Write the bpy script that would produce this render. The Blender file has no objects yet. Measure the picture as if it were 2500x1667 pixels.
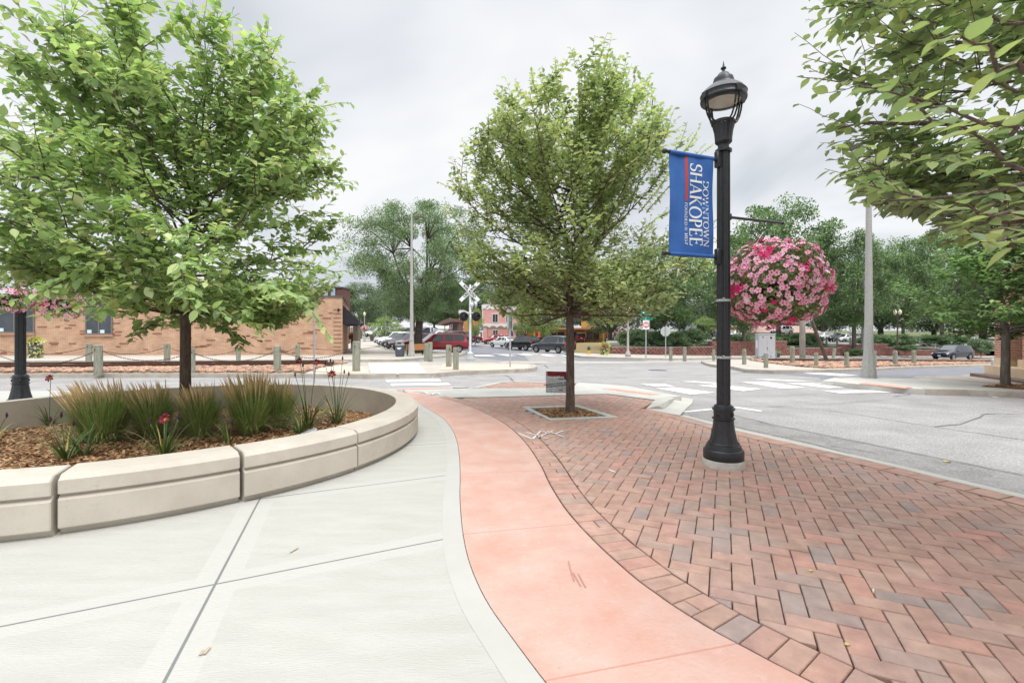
import bpy, bmesh, math, random
import numpy as np
from mathutils import Vector, Matrix
R = math.radians
# ---------------------------------------------------------------- camera, light, exposure
F, HC, HY, CX = 1150.0, 1.22, 814.0, 1250.0      # focal length and horizon of the 2500 px wide photograph, eye height in metres
scene = bpy.context.scene
cam = bpy.data.cameras.new("camera"); camo = bpy.data.objects.new("camera", cam)
scene.collection.objects.link(camo); scene.camera = camo
camo.location = (0, 0, HC); camo.rotation_euler = (R(90), 0, 0)
cam.sensor_width = 36; cam.lens = F / 2500 * 36; cam.shift_y = -(833.5 - HY) / 2500
cam.clip_start = .05; cam.clip_end = 5000
scene.view_settings.view_transform = 'Standard'; scene.view_settings.look = 'None'
scene.view_settings.exposure = 0.47; scene.view_settings.gamma = 1
SUN_EL, SUN_ROT = 58, 150
world = bpy.data.worlds.new("World"); scene.world = world; world.use_nodes = True
nt = world.node_tree; nt.nodes.clear()
def N(nt, t, **kw):
    n = nt.nodes.new(t)
    for k, v in kw.items(): setattr(n, k, v)
    return n
def ramp(n, stops):
    cr = n.color_ramp
    while len(cr.elements) > 1: cr.elements.remove(cr.elements[-1])
    cr.elements[0].position = stops[0][0]; c = stops[0][1]; cr.elements[0].color = (*c, 1) if len(c) == 3 else c
    for p, c in stops[1:]:
        e = cr.elements.new(p); e.color = (*c, 1) if len(c) == 3 else c
sky = N(nt, 'ShaderNodeTexSky'); sky.sky_type = 'NISHITA'; sky.sun_disc = False
sky.sun_elevation = R(SUN_EL); sky.sun_rotation = R(SUN_ROT); sky.air_density = 1; sky.dust_density = 2
tc = N(nt, 'ShaderNodeTexCoord'); sep = N(nt, 'ShaderNodeSeparateXYZ')
nt.links.new(tc.outputs['Generated'], sep.inputs[0])
# clouds lie on a plane overhead: direction / (height + .18) gives them their perspective
addz = N(nt, 'ShaderNodeMath', operation='ADD'); addz.inputs[1].default_value = .18
nt.links.new(sep.outputs[2], addz.inputs[0])
mx = N(nt, 'ShaderNodeMath', operation='MAXIMUM'); mx.inputs[1].default_value = .06; nt.links.new(addz.outputs[0], mx.inputs[0])
dv = N(nt, 'ShaderNodeVectorMath', operation='DIVIDE'); cb = N(nt, 'ShaderNodeCombineXYZ')
for i in range(3): nt.links.new(mx.outputs[0], cb.inputs[i])
nt.links.new(tc.outputs['Generated'], dv.inputs[0]); nt.links.new(cb.outputs[0], dv.inputs[1])
mp = N(nt, 'ShaderNodeMapping'); mp.inputs['Location'].default_value = (2.35, .6, 0); mp.inputs['Scale'].default_value = (.62, .5, 0)
nt.links.new(dv.outputs[0], mp.inputs[0])
n1 = N(nt, 'ShaderNodeTexNoise'); n1.inputs['Scale'].default_value = 1.5; n1.inputs['Detail'].default_value = 4; n1.inputs['Roughness'].default_value = .52
n1.inputs['Distortion'].default_value = .35
nt.links.new(mp.outputs[0], n1.inputs[0])
cr = N(nt, 'ShaderNodeValToRGB'); nt.links.new(n1.outputs[0], cr.inputs[0])
ramp(cr, [(.34, (4.9, 5.15, 5.5)), (.44, (6.0, 6.2, 6.5)), (.52, (6.7, 6.82, 7.0)), (.6, (7.3, 7.35, 7.4))])
# an overcast sky is brightest overhead
zr = N(nt, 'ShaderNodeMapRange'); zr.inputs[1].default_value = .58; zr.inputs[2].default_value = 1; zr.inputs[3].default_value = 1; zr.inputs[4].default_value = 3.9
nt.links.new(sep.outputs[2], zr.inputs[0])
vm = N(nt, 'ShaderNodeVectorMath', operation='SCALE'); nt.links.new(cr.outputs[0], vm.inputs[0]); nt.links.new(zr.outputs[0], vm.inputs['Scale'])
mix = N(nt, 'ShaderNodeMixRGB'); mix.inputs[0].default_value = .93
nt.links.new(sky.outputs[0], mix.inputs[1]); nt.links.new(vm.outputs[0], mix.inputs[2])
bg = N(nt, 'ShaderNodeBackground'); bg.inputs[1].default_value = .1
nt.links.new(mix.outputs[0], bg.inputs[0])
wo = N(nt, 'ShaderNodeOutputWorld'); nt.links.new(bg.outputs[0], wo.inputs[0])
sl = bpy.data.lights.new("sun", 'SUN'); sl.energy = 1.5; sl.angle = R(24); sl.color = (1, .96, .9)
so = bpy.data.objects.new("sun", sl); scene.collection.objects.link(so)
so.rotation_euler = (R(90 - SUN_EL), 0, R(180 - SUN_ROT)); so.location = (0, 0, 50)
scene.cycles.max_bounces = 8; scene.cycles.diffuse_bounces = 6; scene.cycles.transparent_max_bounces = 6; scene.cycles.use_denoising = True
# ---------------------------------------------------------------- ground height and photo-to-ground mapping
def clamp(v, a, b): return max(a, min(b, v))
def ss(v): v = clamp(v, 0, 1); return v * v * (3 - 2 * v)
def g(x, y):
    return (-.018 * clamp(y - 14, 0, 38) - .02 * clamp(x - 1, 0, 60) * ss((y - 10) / 15)
            + .02 * clamp(-x - 3, 0, 20) * ss((y - 30) / 20) + .0177 * max(0, min(y, 400) - 68))
KERB = .12
def W(px, py, lift=0.0):
    """point of the terrain (raised by lift) that the photograph shows at px, py"""
    dx, dz = (px - CX) / F, -(py - HY) / F
    lo, hi = .8, 600.0
    y = lo
    while y < hi:
        if HC + dz * y <= g(dx * y, y) + lift: break
        lo = y; y *= 1.03
    a, b = lo, y
    for _ in range(30):
        m = (a + b) / 2
        if HC + dz * m <= g(dx * m, m) + lift: b = m
        else: a = m
    return Vector((dx * b, b, g(dx * b, b) + lift))
def P(px, py, y): return Vector(((px - CX) / F * y, y, HC - (py - HY) / F * y))
# ---------------------------------------------------------------- objects
COL = scene.collection
def tag(o, label=None, cat=None, group=None, kind=None):
    if label: o['label'] = label
    if cat: o['category'] = cat
    if group: o['group'] = group
    if kind: o['kind'] = kind
    return o
def empty(name, loc=(0, 0, 0), rz=0, label=None, cat=None, group=None, parent=None):
    o = bpy.data.objects.new(name, None); COL.objects.link(o); o.location = loc; o.rotation_euler = (0, 0, rz); o.empty_display_size = .1
    if parent: o.parent = parent
    return tag(o, label, cat, group)
def copy_tree(o, parent=None):
    c = o.copy(); COL.objects.link(c); c.parent = parent
    for ch in [x for x in KIDS(o)]: copy_tree(ch, c)
    return c
def KIDS(o): return list(o.children)
def pydata(name, V, Fc, m, parent=None, smooth=False, mi=None):
    me = bpy.data.meshes.new(name); me.from_pydata([tuple(v) for v in V], [], Fc)
    for mm in (m if isinstance(m, (list, tuple)) else [m]): me.materials.append(mm)
    if mi: me.polygons.foreach_set('material_index', mi)
    if smooth: me.polygons.foreach_set('use_smooth', [True] * len(me.polygons))
    me.update()
    o = bpy.data.objects.new(name, me); COL.objects.link(o)
    if parent: o.parent = parent
    return o
class MB:
    """collects simple solids and builds them as one mesh object"""
    def __init__(s): s.V = []; s.F = []; s.M = []; s.m = 0
    def add(s, V, Fc):
        b = len(s.V); s.V += [Vector(v) for v in V]; s.F += [[b + i for i in f] for f in Fc]; s.M += [s.m] * len(Fc)
    def box(s, c, d, rz=0, bev=0, rx=0, ry=0):
        x, y, z = d[0] / 2, d[1] / 2, d[2] / 2
        M = Matrix.Translation(c) @ Matrix.Rotation(rz, 4, 'Z') @ Matrix.Rotation(ry, 4, 'Y') @ Matrix.Rotation(rx, 4, 'X')
        if bev:
            b = bev; V = []
            for (sz, ins) in ((-z, b), (-z + b, 0), (z - b, 0), (z, b)):
                X, Y = x - ins, y - ins; q = b if ins == 0 else 0
                for (u, v) in ((-X + q, -Y), (X - q, -Y), (X, -Y + q), (X, Y - q), (X - q, Y), (-X + q, Y), (-X, Y - q), (-X, -Y + q)): V.append(M @ Vector((u, v, sz)))
            Fc = [list(range(7, -1, -1)), list(range(24, 32))]
            for k in range(3):
                for i in range(8): Fc.append([k * 8 + i, k * 8 + (i + 1) % 8, k * 8 + 8 + (i + 1) % 8, k * 8 + 8 + i])
            s.add(V, Fc)
        else:
            s.add([M @ Vector((i * x, j * y, k * z)) for k in (-1, 1) for j in (-1, 1) for i in (-1, 1)],
                  [[0, 2, 3, 1], [4, 5, 7, 6], [0, 1, 5, 4], [2, 6, 7, 3], [0, 4, 6, 2], [1, 3, 7, 5]])
        return s
    def lathe(s, prof, c=(0, 0, 0), n=24, flute=0, M=None, caps=True, ph=0):
        c = Vector(c); V = []
        for (r, z) in prof:
            for i in range(n):
                a = 2 * math.pi * i / n + ph; rr = r * (1 - (flute if i % 2 else 0)); v = Vector((rr * math.cos(a), rr * math.sin(a), z))
                V.append(c + (M @ v if M else v))
        Fc = []
        for k in range(len(prof) - 1):
            for i in range(n): Fc.append([k * n + i, k * n + (i + 1) % n, (k + 1) * n + (i + 1) % n, (k + 1) * n + i])
        if caps:
            if prof[0][0] > 1e-4: Fc.append(list(range(n - 1, -1, -1)))
            if prof[-1][0] > 1e-4: Fc.append([(len(prof) - 1) * n + i for i in range(n)])
        s.add(V, Fc); return s
    def tube(s, pts, r, n=8, r2=None, caps=True):
        pts = [Vector(p) for p in pts]; V = []; m = len(pts)
        up = Vector((0, 0, 1))
        for k, p in enumerate(pts):
            t = (pts[min(k + 1, m - 1)] - pts[max(k - 1, 0)]).normalized()
            a = t.cross(up if abs(t.z) < .95 else Vector((1, 0, 0))).normalized(); b = t.cross(a)
            rr = r + ((r2 if r2 is not None else r) - r) * k / (m - 1)
            for i in range(n):
                q = 2 * math.pi * i / n; V.append(p + a * math.cos(q) * rr + b * math.sin(q) * rr)
        Fc = [[k * n + i, (k + 1) * n + i, (k + 1) * n + (i + 1) % n, k * n + (i + 1) % n] for k in range(m - 1) for i in range(n)]
        if caps: Fc += [list(range(n)), [(m - 1) * n + i for i in range(n - 1, -1, -1)]]
        s.add(V, Fc); return s
    def prism(s, pts, z0, z1, M=None):
        n = len(pts); V = [Vector((p[0], p[1], z0)) for p in pts] + [Vector((p[0], p[1], z1)) for p in pts]
        if M: V = [M @ v for v in V]
        s.add(V, [list(range(n - 1, -1, -1)), list(range(n, 2 * n))] + [[i, (i + 1) % n, n + (i + 1) % n, n + i] for i in range(n)]); return s
    def ball(s, c, r, n=12, sz=1):
        pr = [(max(r * math.sin(math.pi * k / (n // 2)), 1e-5 if k in (0, n // 2) else 0), -r * sz * math.cos(math.pi * k / (n // 2))) for k in range(n // 2 + 1)]
        return s.lathe(pr, c, n, caps=False)
    def build(s, name, m, parent=None, smooth=False, auto=None):
        o = pydata(name, s.V, s.F, m, parent, smooth or bool(auto), s.M if isinstance(m, (list, tuple)) else None)
        if auto:
            try: o.data.set_sharp_from_angle(angle=R(auto))
            except Exception: pass
        return o
# ---------------------------------------------------------------- materials
MATS = {}
DIM = dict(pale_concrete=.77, border_concrete=.625, ramp_concrete=.72, new_concrete=.72, weathered_concrete=.8, kerb_concrete=.9, asphalt=.95, dark_asphalt=1.1, road_paint=.85, coral_concrete=1)
def mat(name, col, rough=.7, col2=None, scale=8, metal=0, bump=0, bscale=60, spec=.3, detail=4, dist=0, lo=.35, hi=.65, stretch=None, coat=0, emit=0, island=None, alpha=1, trans=0, spots=None):
    if name in MATS: return MATS[name]
    dm = DIM.get(name, 1); col = tuple(c * dm for c in col); col2 = tuple(c * dm for c in col2) if col2 else None
    m = bpy.data.materials.new(name); m.use_nodes = True; nt = m.node_tree; b = nt.nodes['Principled BSDF']
    b.inputs['Roughness'].default_value = rough; b.inputs['Metallic'].default_value = metal; b.inputs['Specular IOR Level'].default_value = spec
    b.inputs['Base Color'].default_value = (*col, 1)
    if coat: b.inputs['Coat Weight'].default_value = coat; b.inputs['Coat Roughness'].default_value = .08
    if emit: b.inputs['Emission Color'].default_value = (*col, 1); b.inputs['Emission Strength'].default_value = emit
    if trans: b.inputs['Transmission Weight'].default_value = trans
    tc = N(nt, 'ShaderNodeTexCoord'); co = tc.outputs['Object']
    if stretch:
        mp = N(nt, 'ShaderNodeMapping'); mp.inputs['Scale'].default_value = stretch; nt.links.new(co, mp.inputs[0]); co = mp.outputs[0]
    last = None
    if col2 is not None:
        n = N(nt, 'ShaderNodeTexNoise'); n.inputs['Scale'].default_value = scale; n.inputs['Detail'].default_value = detail; n.inputs['Roughness'].default_value = .6; n.inputs['Distortion'].default_value = dist
        nt.links.new(co, n.inputs[0]); r_ = N(nt, 'ShaderNodeValToRGB'); ramp(r_, [(lo, col), (hi, col2)]); nt.links.new(n.outputs[0], r_.inputs[0]); last = r_.outputs[0]
    if island:
        gm = N(nt, 'ShaderNodeNewGeometry'); r_ = N(nt, 'ShaderNodeValToRGB'); ramp(r_, island); nt.links.new(gm.outputs['Random Per Island'], r_.inputs[0])
        if last:
            mr = N(nt, 'ShaderNodeMixRGB', blend_type='MULTIPLY'); mr.inputs[0].default_value = 1; nt.links.new(r_.outputs[0], mr.inputs[1]); nt.links.new(last, mr.inputs[2]); last = mr.outputs[0]
        else: last = r_.outputs[0]
    if spots:   # (scale, threshold, colour, strength)
        for (sc_, th, c_, st_) in spots:
            n = N(nt, 'ShaderNodeTexNoise'); n.inputs['Scale'].default_value = sc_; n.inputs['Detail'].default_value = 3; nt.links.new(tc.outputs['Object'], n.inputs[0])
            q = N(nt, 'ShaderNodeMapRange'); q.inputs[1].default_value = th; q.inputs[2].default_value = th + .1; q.inputs[4].default_value = st_; nt.links.new(n.outputs[0], q.inputs[0])
            mr = N(nt, 'ShaderNodeMixRGB'); nt.links.new(q.outputs[0], mr.inputs[0])
            if last: nt.links.new(last, mr.inputs[1])
            else: mr.inputs[1].default_value = (*col, 1)
            mr.inputs[2].default_value = (*c_, 1); last = mr.outputs[0]
    if last: nt.links.new(last, b.inputs['Base Color'])
    if bump:
        n = N(nt, 'ShaderNodeTexNoise'); n.inputs['Scale'].default_value = bscale; n.inputs['Detail'].default_value = 5; nt.links.new(co, n.inputs[0])
        bp = N(nt, 'ShaderNodeBump'); bp.inputs['Strength'].default_value = bump; bp.inputs['Distance'].default_value = .02; nt.links.new(n.outputs[0], bp.inputs['Height']); nt.links.new(bp.outputs[0], b.inputs['Normal'])
    m['last'] = 0; MATS[name] = m; return m
def line_joints(m, lines, groove=(.25, .25, .24), gw=.006, bandw=.11, band=None):
    """adds tooled joints (world-space lines: point, direction, from, to) to a flat ground material"""
    nt = m.node_tree; b = nt.nodes['Principled BSDF']; src = b.inputs['Base Color'].links[0].from_socket
    geo = N(nt, 'ShaderNodeNewGeometry'); acc = None
    for (p, d) in lines:
        d = Vector((d[0], d[1], 0)).normalized(); nn = Vector((-d.y, d.x, 0))
        s_ = N(nt, 'ShaderNodeVectorMath', operation='SUBTRACT'); s_.inputs[1].default_value = (p[0], p[1], 0); nt.links.new(geo.outputs['Position'], s_.inputs[0])
        dt = N(nt, 'ShaderNodeVectorMath', operation='DOT_PRODUCT'); dt.inputs[1].default_value = nn; nt.links.new(s_.outputs[0], dt.inputs[0])
        ab = N(nt, 'ShaderNodeMath', operation='ABSOLUTE'); nt.links.new(dt.outputs['Value'], ab.inputs[0])
        if acc is None: acc = ab.outputs[0]
        else:
            mn = N(nt, 'ShaderNodeMath', operation='MINIMUM'); nt.links.new(acc, mn.inputs[0]); nt.links.new(ab.outputs[0], mn.inputs[1]); acc = mn.outputs[0]
    cur = src
    for (w, c, f, soft) in ([(bandw, band, .75, .004)] if band else []) + [(gw, groove, .85, .003)]:
        q = N(nt, 'ShaderNodeMapRange'); q.inputs[1].default_value = w; q.inputs[2].default_value = w + soft; q.inputs[3].default_value = f; q.inputs[4].default_value = 0; nt.links.new(acc, q.inputs[0])
        mr = N(nt, 'ShaderNodeMixRGB'); nt.links.new(q.outputs[0], mr.inputs[0]); nt.links.new(cur, mr.inputs[1]); mr.inputs[2].default_value = (*c, 1); cur = mr.outputs[0]
    nt.links.new(cur, b.inputs['Base Color'])
def leafmat(name, stops, transl=.35, rough=.5, tint=None, nscale=1.2):
    if name in MATS: return MATS[name]
    m = bpy.data.materials.new(name); m.use_nodes = True; nt = m.node_tree; nt.nodes.clear()
    gn = .72 if ('far' in name or 'dark' in name or 'light' in name or 'maple' in name or 'shrub' in name) else 1; stops = [(a, tuple(min(.6, v * k_ * gn + .012) for v, k_ in zip(c, (2.95, 2.85, 2.9) if gn == 1 else (2.5, 2.45, 2.6)))) for a, c in stops]; gm = N(nt, 'ShaderNodeNewGeometry'); r_ = N(nt, 'ShaderNodeValToRGB'); ramp(r_, stops); nt.links.new(gm.outputs['Random Per Island'], r_.inputs[0])
    tc = N(nt, 'ShaderNodeTexCoord'); n = N(nt, 'ShaderNodeTexNoise'); n.inputs['Scale'].default_value = nscale; n.inputs['Detail'].default_value = 2; nt.links.new(tc.outputs['Object'], n.inputs[0])
    q = N(nt, 'ShaderNodeMapRange'); q.inputs[1].default_value = .3; q.inputs[2].default_value = .7; q.inputs[3].default_value = .72; q.inputs[4].default_value = 1.3; nt.links.new(n.outputs[0], q.inputs[0])
    hv = N(nt, 'ShaderNodeHueSaturation'); nt.links.new(q.outputs[0], hv.inputs['Value']); nt.links.new(r_.outputs[0], hv.inputs['Color'])
    bk = N(nt, 'ShaderNodeMixRGB'); bk.inputs[2].default_value = (.26, .31, .2, 1); bm = N(nt, 'ShaderNodeMath', operation='MULTIPLY'); bm.inputs[1].default_value = .35
    nt.links.new(gm.outputs['Backfacing'], bm.inputs[0]); nt.links.new(bm.outputs[0], bk.inputs[0]); nt.links.new(hv.outputs[0], bk.inputs[1])
    p = N(nt, 'ShaderNodeBsdfPrincipled'); p.inputs['Roughness'].default_value = rough; p.inputs['Specular IOR Level'].default_value = .6; nt.links.new(bk.outputs[0], p.inputs['Base Color'])
    t = N(nt, 'ShaderNodeBsdfTranslucent'); tm = N(nt, 'ShaderNodeMixRGB', blend_type='MULTIPLY'); tm.inputs[0].default_value = 1; tm.inputs[2].default_value = (1.18, 1.23, .8, 1)
    nt.links.new(hv.outputs[0], tm.inputs[1]); nt.links.new(tm.outputs[0], t.inputs[0])
    mx = N(nt, 'ShaderNodeMixShader'); mx.inputs[0].default_value = transl; nt.links.new(p.outputs[0], mx.inputs[1]); nt.links.new(t.outputs[0], mx.inputs[2])
    o = N(nt, 'ShaderNodeOutputMaterial'); nt.links.new(mx.outputs[0], o.inputs[0]); MATS[name] = m; return m
def brickmat(name, c1, c2, mortar, bw=.2, bh=.066, mw=.01, rough=.8, axis='XZ', vary=None, bias=0.0):
    """brick coursing from object coordinates; each face picks its horizontal axis from its own normal"""
    if name in MATS: return MATS[name]
    m = bpy.data.materials.new(name); m.use_nodes = True; nt = m.node_tree; b = nt.nodes['Principled BSDF']; b.inputs['Roughness'].default_value = rough
    tc = N(nt, 'ShaderNodeTexCoord'); sp = N(nt, 'ShaderNodeSeparateXYZ'); nt.links.new(tc.outputs['Object'], sp.inputs[0])
    ns = N(nt, 'ShaderNodeSeparateXYZ'); nt.links.new(tc.outputs['Normal'], ns.inputs[0])
    ab = N(nt, 'ShaderNodeMath', operation='ABSOLUTE'); nt.links.new(ns.outputs[0], ab.inputs[0])
    gt = N(nt, 'ShaderNodeMath', operation='GREATER_THAN'); gt.inputs[1].default_value = .7; nt.links.new(ab.outputs[0], gt.inputs[0])
    mu = N(nt, 'ShaderNodeMix'); mu.data_type = 'FLOAT'; nt.links.new(gt.outputs[0], mu.inputs[0]); nt.links.new(sp.outputs[0], mu.inputs[2]); nt.links.new(sp.outputs[1], mu.inputs[3])
    cb = N(nt, 'ShaderNodeCombineXYZ'); nt.links.new(mu.outputs[0], cb.inputs[0]); nt.links.new(sp.outputs[2], cb.inputs[1])
    bt = N(nt, 'ShaderNodeTexBrick'); nt.links.new(cb.outputs[0], bt.inputs[0])
    bt.inputs['Color1'].default_value = (*c1, 1); bt.inputs['Color2'].default_value = (*c2, 1); bt.inputs['Mortar'].default_value = (*mortar, 1)
    bt.inputs['Scale'].default_value = 1; bt.inputs['Mortar Size'].default_value = mw; bt.inputs['Mortar Smooth'].default_value = .2; bt.inputs['Bias'].default_value = bias
    bt.inputs['Brick Width'].default_value = bw; bt.inputs['Row Height'].default_value = bh
    n = N(nt, 'ShaderNodeTexNoise'); n.inputs['Scale'].default_value = 1.4; n.inputs['Detail'].default_value = 6; nt.links.new(tc.outputs['Object'], n.inputs[0])
    q = N(nt, 'ShaderNodeMapRange'); q.inputs[1].default_value = .3; q.inputs[2].default_value = .7; q.inputs[3].default_value = .82; q.inputs[4].default_value = 1.12; nt.links.new(n.outputs[0], q.inputs[0])
    hv = N(nt, 'ShaderNodeHueSaturation'); nt.links.new(q.outputs[0], hv.inputs['Value']); nt.links.new(bt.outputs[0], hv.inputs['Color'])
    nt.links.new(hv.outputs[0], b.inputs['Base Color'])
    bp = N(nt, 'ShaderNodeBump'); bp.inputs['Strength'].default_value = .6; bp.inputs['Distance'].default_value = .01; bp.invert = True
    nt.links.new(bt.outputs['Fac'], bp.inputs['Height']); nt.links.new(bp.outputs[0], b.inputs['Normal']); MATS[name] = m; return m
# ================================================================ SETTING
M_asph = mat('asphalt', (.26, .255, .25), .9, (.36, .35, .345), 1.3, bump=.5, bscale=55, lo=.3, hi=.7, spots=[(42, .55, (.6, .58, .57), .55), (48, .57, (.08, .08, .08), .45), (.45, .56, (.2, .2, .2), .35), (2.6, .64, (.17, .17, .17), .3), (.9, .6, (.42, .41, .4), .3)])
M_asph2 = mat('dark_asphalt', (.15, .155, .175), .88, (.2, .2, .22), 2, bump=.3, bscale=90, spots=[(160, .6, (.32, .32, .34), .3)])
M_conc = mat('pale_concrete', (.52, .515, .475), .85, (.57, .565, .525), 4.5, bump=.35, bscale=60, detail=9, stretch=(.5, 2.2, 1), spots=[(33, .68, (.33, .31, .28), .3), (70, .66, (.3, .28, .25), .3), (14, .67, (.4, .37, .33), .3), (1.3, .6, (.48, .46, .42), .25)])
M_band = mat('border_concrete', (.66, .655, .615), .8, (.7, .69, .65), 3, bump=.06, bscale=90)
M_oldc = mat('weathered_concrete', (.48, .44, .385), .9, (.6, .555, .49), 2.5, bump=.3, bscale=60, detail=6, spots=[(40, .66, (.3, .27, .24), .4)])
M_kerb = mat('kerb_concrete', (.4, .36, .31), .9, (.52, .48, .42), 3, bump=.4, bscale=45, spots=[(9, .58, (.26, .23, .2), .5)])
M_white = mat('new_concrete', (.68, .66, .6), .85, (.76, .74, .69), 2.2, bump=.1, bscale=100)
M_pink = mat('coral_concrete', (.5, .285, .228), .8, (.52, .37, .322), 3.2, bump=.35, bscale=45, detail=14, dist=.05, lo=.32, hi=.7, spots=[(3.5, .58, (.43, .24, .2), .3), (23, .62, (.56, .46, .42), .25), (2.1, .58, (.4, .25, .22), .25), (38, .66, (.3, .17, .14), .3), (90, .68, (.42, .27, .23), .35)])
M_sand = mat('joint_sand', (.06, .045, .035), 1, (.13, .1, .08), 90, bump=.5, bscale=200)
PAV = [(0, (0.430, 0.252, 0.204)), (.14, (0.395, 0.256, 0.204)), (.28, (0.464, 0.281, 0.229)), (.42, (0.404, 0.272, 0.220)), (.55, (0.473, 0.260, 0.212)), (.68, (0.386, 0.252, 0.212)), (.8, (0.438, 0.288, 0.236)), (.92, (0.370, 0.264, 0.229)), (.98, (0.317, 0.246, 0.229)), (1, (0.395, 0.276, 0.216))]
M_pav = mat('clay_paver', (.76, .775, .785), .85, (1.13, 1.15, 1.14), 9, bump=.3, bscale=160, detail=6, island=PAV, lo=.3, hi=.7, spots=[(210, .66, (.75, .68, .6), .5), (1.1, .56, (.4, .33, .31), .3), (26, .64, (.34, .26, .24), .3)])
M_paint = mat('road_paint', (.78, .78, .77), .7, (.86, .86, .85), 6, spots=[(18, .63, (.5, .49, .48), .6)])
M_faint = mat('worn_paint', (.45, .45, .445), .8, (.7, .7, .69), 9, lo=.4, hi=.6)
M_tact = mat('tactile_red', (.62, .27, .2), .8, (.7, .36, .29), 8)
M_balast = mat('ballast_stone', (.5, .38, .3), .95, (.68, .55, .46), 9, bump=1, bscale=9, island=[(0, (.62, .5, .42)), (.25, (.78, .6, .5)), (.5, (.9, .74, .64)), (.7, (.5, .42, .4)), (.85, (.28, .27, .3)), (1, (.85, .68, .55))])
M_soil = mat('grassy_earth', (.09, .12, .05), 1, (.16, .16, .08), 1.2, bump=.4, bscale=20)
M_mulch = mat('bark_mulch', (.17, .09, .045), 1, (.3, .17, .09), 30, bump=1, bscale=70)
M_chip = mat('wood_chip', (.3, .17, .09), .95, island=[(0, (.13, .06, .03)), (.3, (.34, .18, .08)), (.6, (.48, .28, .14)), (.85, (.6, .42, .26)), (1, (.22, .12, .07))])

def slab(name, pts, m, thick=.16, lift=0.0, grid=6, kind='structure', zf=None, border=None):
    """closed raised sheet that follows the ground: pts are world x, y"""
    bm = bmesh.new(); f = bm.faces.new([bm.verts.new((p[0], p[1], 0)) for p in pts])
    if f.normal.z < 0: f.normal_flip()
    xs = [p[0] for p in pts]; ys = [p[1] for p in pts]
    def cuts(a, b, st): 
        k = math.ceil(a / st) * st
        while k < b: yield k; k += st
    for ax, (a, b) in ((0, (min(xs), max(xs))), (1, (min(ys), max(ys)))):
        for k in cuts(a, b, grid if b - a < 150 else grid * 2):
            co = (k, 0, 0) if ax == 0 else (0, k, 0); no = (1, 0, 0) if ax == 0 else (0, 1, 0)
            bmesh.ops.bisect_plane(bm, geom=bm.verts[:] + bm.edges[:] + bm.faces[:], plane_co=co, plane_no=no)
    bmesh.ops.triangulate(bm, faces=bm.faces[:])
    for v in bm.verts: v.co.z = (zf or g)(v.co.x, v.co.y) + lift
    bd = [e for e in bm.edges if len(e.link_faces) == 1]
    r = bmesh.ops.extrude_edge_only(bm, edges=bd)
    for v in [e for e in r['geom'] if isinstance(e, bmesh.types.BMVert)]: v.co.z -= thick
    bmesh.ops.recalc_face_normals(bm, faces=bm.faces[:])
    me = bpy.data.meshes.new(name); bm.to_mesh(me); bm.free(); me.materials.append(m)
    o = bpy.data.objects.new(name, me); COL.objects.link(o)
    if kind: o['kind'] = kind
    return o
def px(pts, lift=0.0): return [W(a, b, lift).xy for a, b in pts]
def sheet(name, pts, m, lift, kind='structure', thick=.003, **k): return slab(name, pts, m, thick, lift, kind=kind, **k)

# ground to the horizon, then the streets
def gridmesh(name, xs, ys, zf, m):
    V = [(x, y, zf(x, y)) for y in ys for x in xs]; n = len(xs)
    Fc = [[j * n + i, j * n + i + 1, (j + 1) * n + i + 1, (j + 1) * n + i] for j in range(len(ys) - 1) for i in range(n - 1)]
    o = pydata(name, V, Fc, m, smooth=True); o['kind'] = 'structure'; return o
def lin(a, b, st): return list(np.arange(a, b + st / 2, st))
gridmesh('ground', [-2500, -900, -400] + lin(-200, 200, 10) + [400, 900, 2500], [-2500, -300, -60] + lin(-20, 420, 10) + [900, 2500], lambda x, y: g(x, y) - .45, M_soil)
gridmesh('road', lin(-90, 130, 2.5), lin(-12, 120, 2), lambda x, y: g(x, y) - KERB, M_asph)
AL = -KERB
# ---- the near plaza
pinkL_px = [(972, 956.5), (1006, 972), (1040, 995), (1083, 1020), (1104, 1046), (1117, 1076), (1123, 1118), (1124.5, 1167), (1123, 1208), (1126, 1256), (1131, 1304), (1142, 1358), (1159, 1406), (1181.5, 1454), (1207, 1495.5), (1242, 1543), (1287, 1604), (1335, 1667)]
pinkR_px = [(1002, 958), (1038, 963), (1074, 970.6), (1112.6, 980), (1155, 995), (1197.6, 1014), (1240, 1039.5), (1274, 1071), (1300, 1105), (1325, 1148), (1332, 1167), (1351, 1202), (1376.5, 1242), (1407, 1278.6), (1459, 1333), (1501, 1371), (1555, 1419), (1596.5, 1447.5), (1638, 1478), (1689, 1510), (1746, 1545), (1810, 1578), (1874, 1613), (1900, 1626), (1980, 1667)]
def smooth(pts, it=2):
    pts = [Vector((p[0], p[1])) for p in pts]
    for _ in range(it):
        q = [pts[0]]
        for a, b in zip(pts, pts[1:]): q += [a * .75 + b * .25, a * .25 + b * .75]
        pts = q + [pts[-1]]
    return pts
def simplify(pts, d):
    o = [pts[0]]
    for p in pts[1:-1]:
        if (p - o[-1]).length > d: o.append(p)
    return o + [pts[-1]]
pinkL = simplify(smooth(px(pinkL_px) + [Vector((.62, .7)), Vector((1.43, -1)), Vector((2.2, -2.6))]), .05)
pinkR = simplify(smooth(px(pinkR_px) + [Vector((1.75, .72)), Vector((2.9, -.9)), Vector((3.9, -2.6))]), .05)
def offset(line, d):
    o = []
    for i, p in enumerate(line):
        t = (line[min(i + 1, len(line) - 1)] - line[max(i - 1, 0)]).normalized(); o.append(p + Vector((-t.y, t.x)) * d)
    return o
north = px([(985, 948.5), (967, 949), (700, 951), (0, 954), (-700, 958)])
conc = [p for p in pinkL]
conc_poly = list(reversed(offset(pinkL, -.004))) + [north[1], north[2], north[3], north[4], Vector((-16, 2)), Vector((-16, -2.6))]
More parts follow.
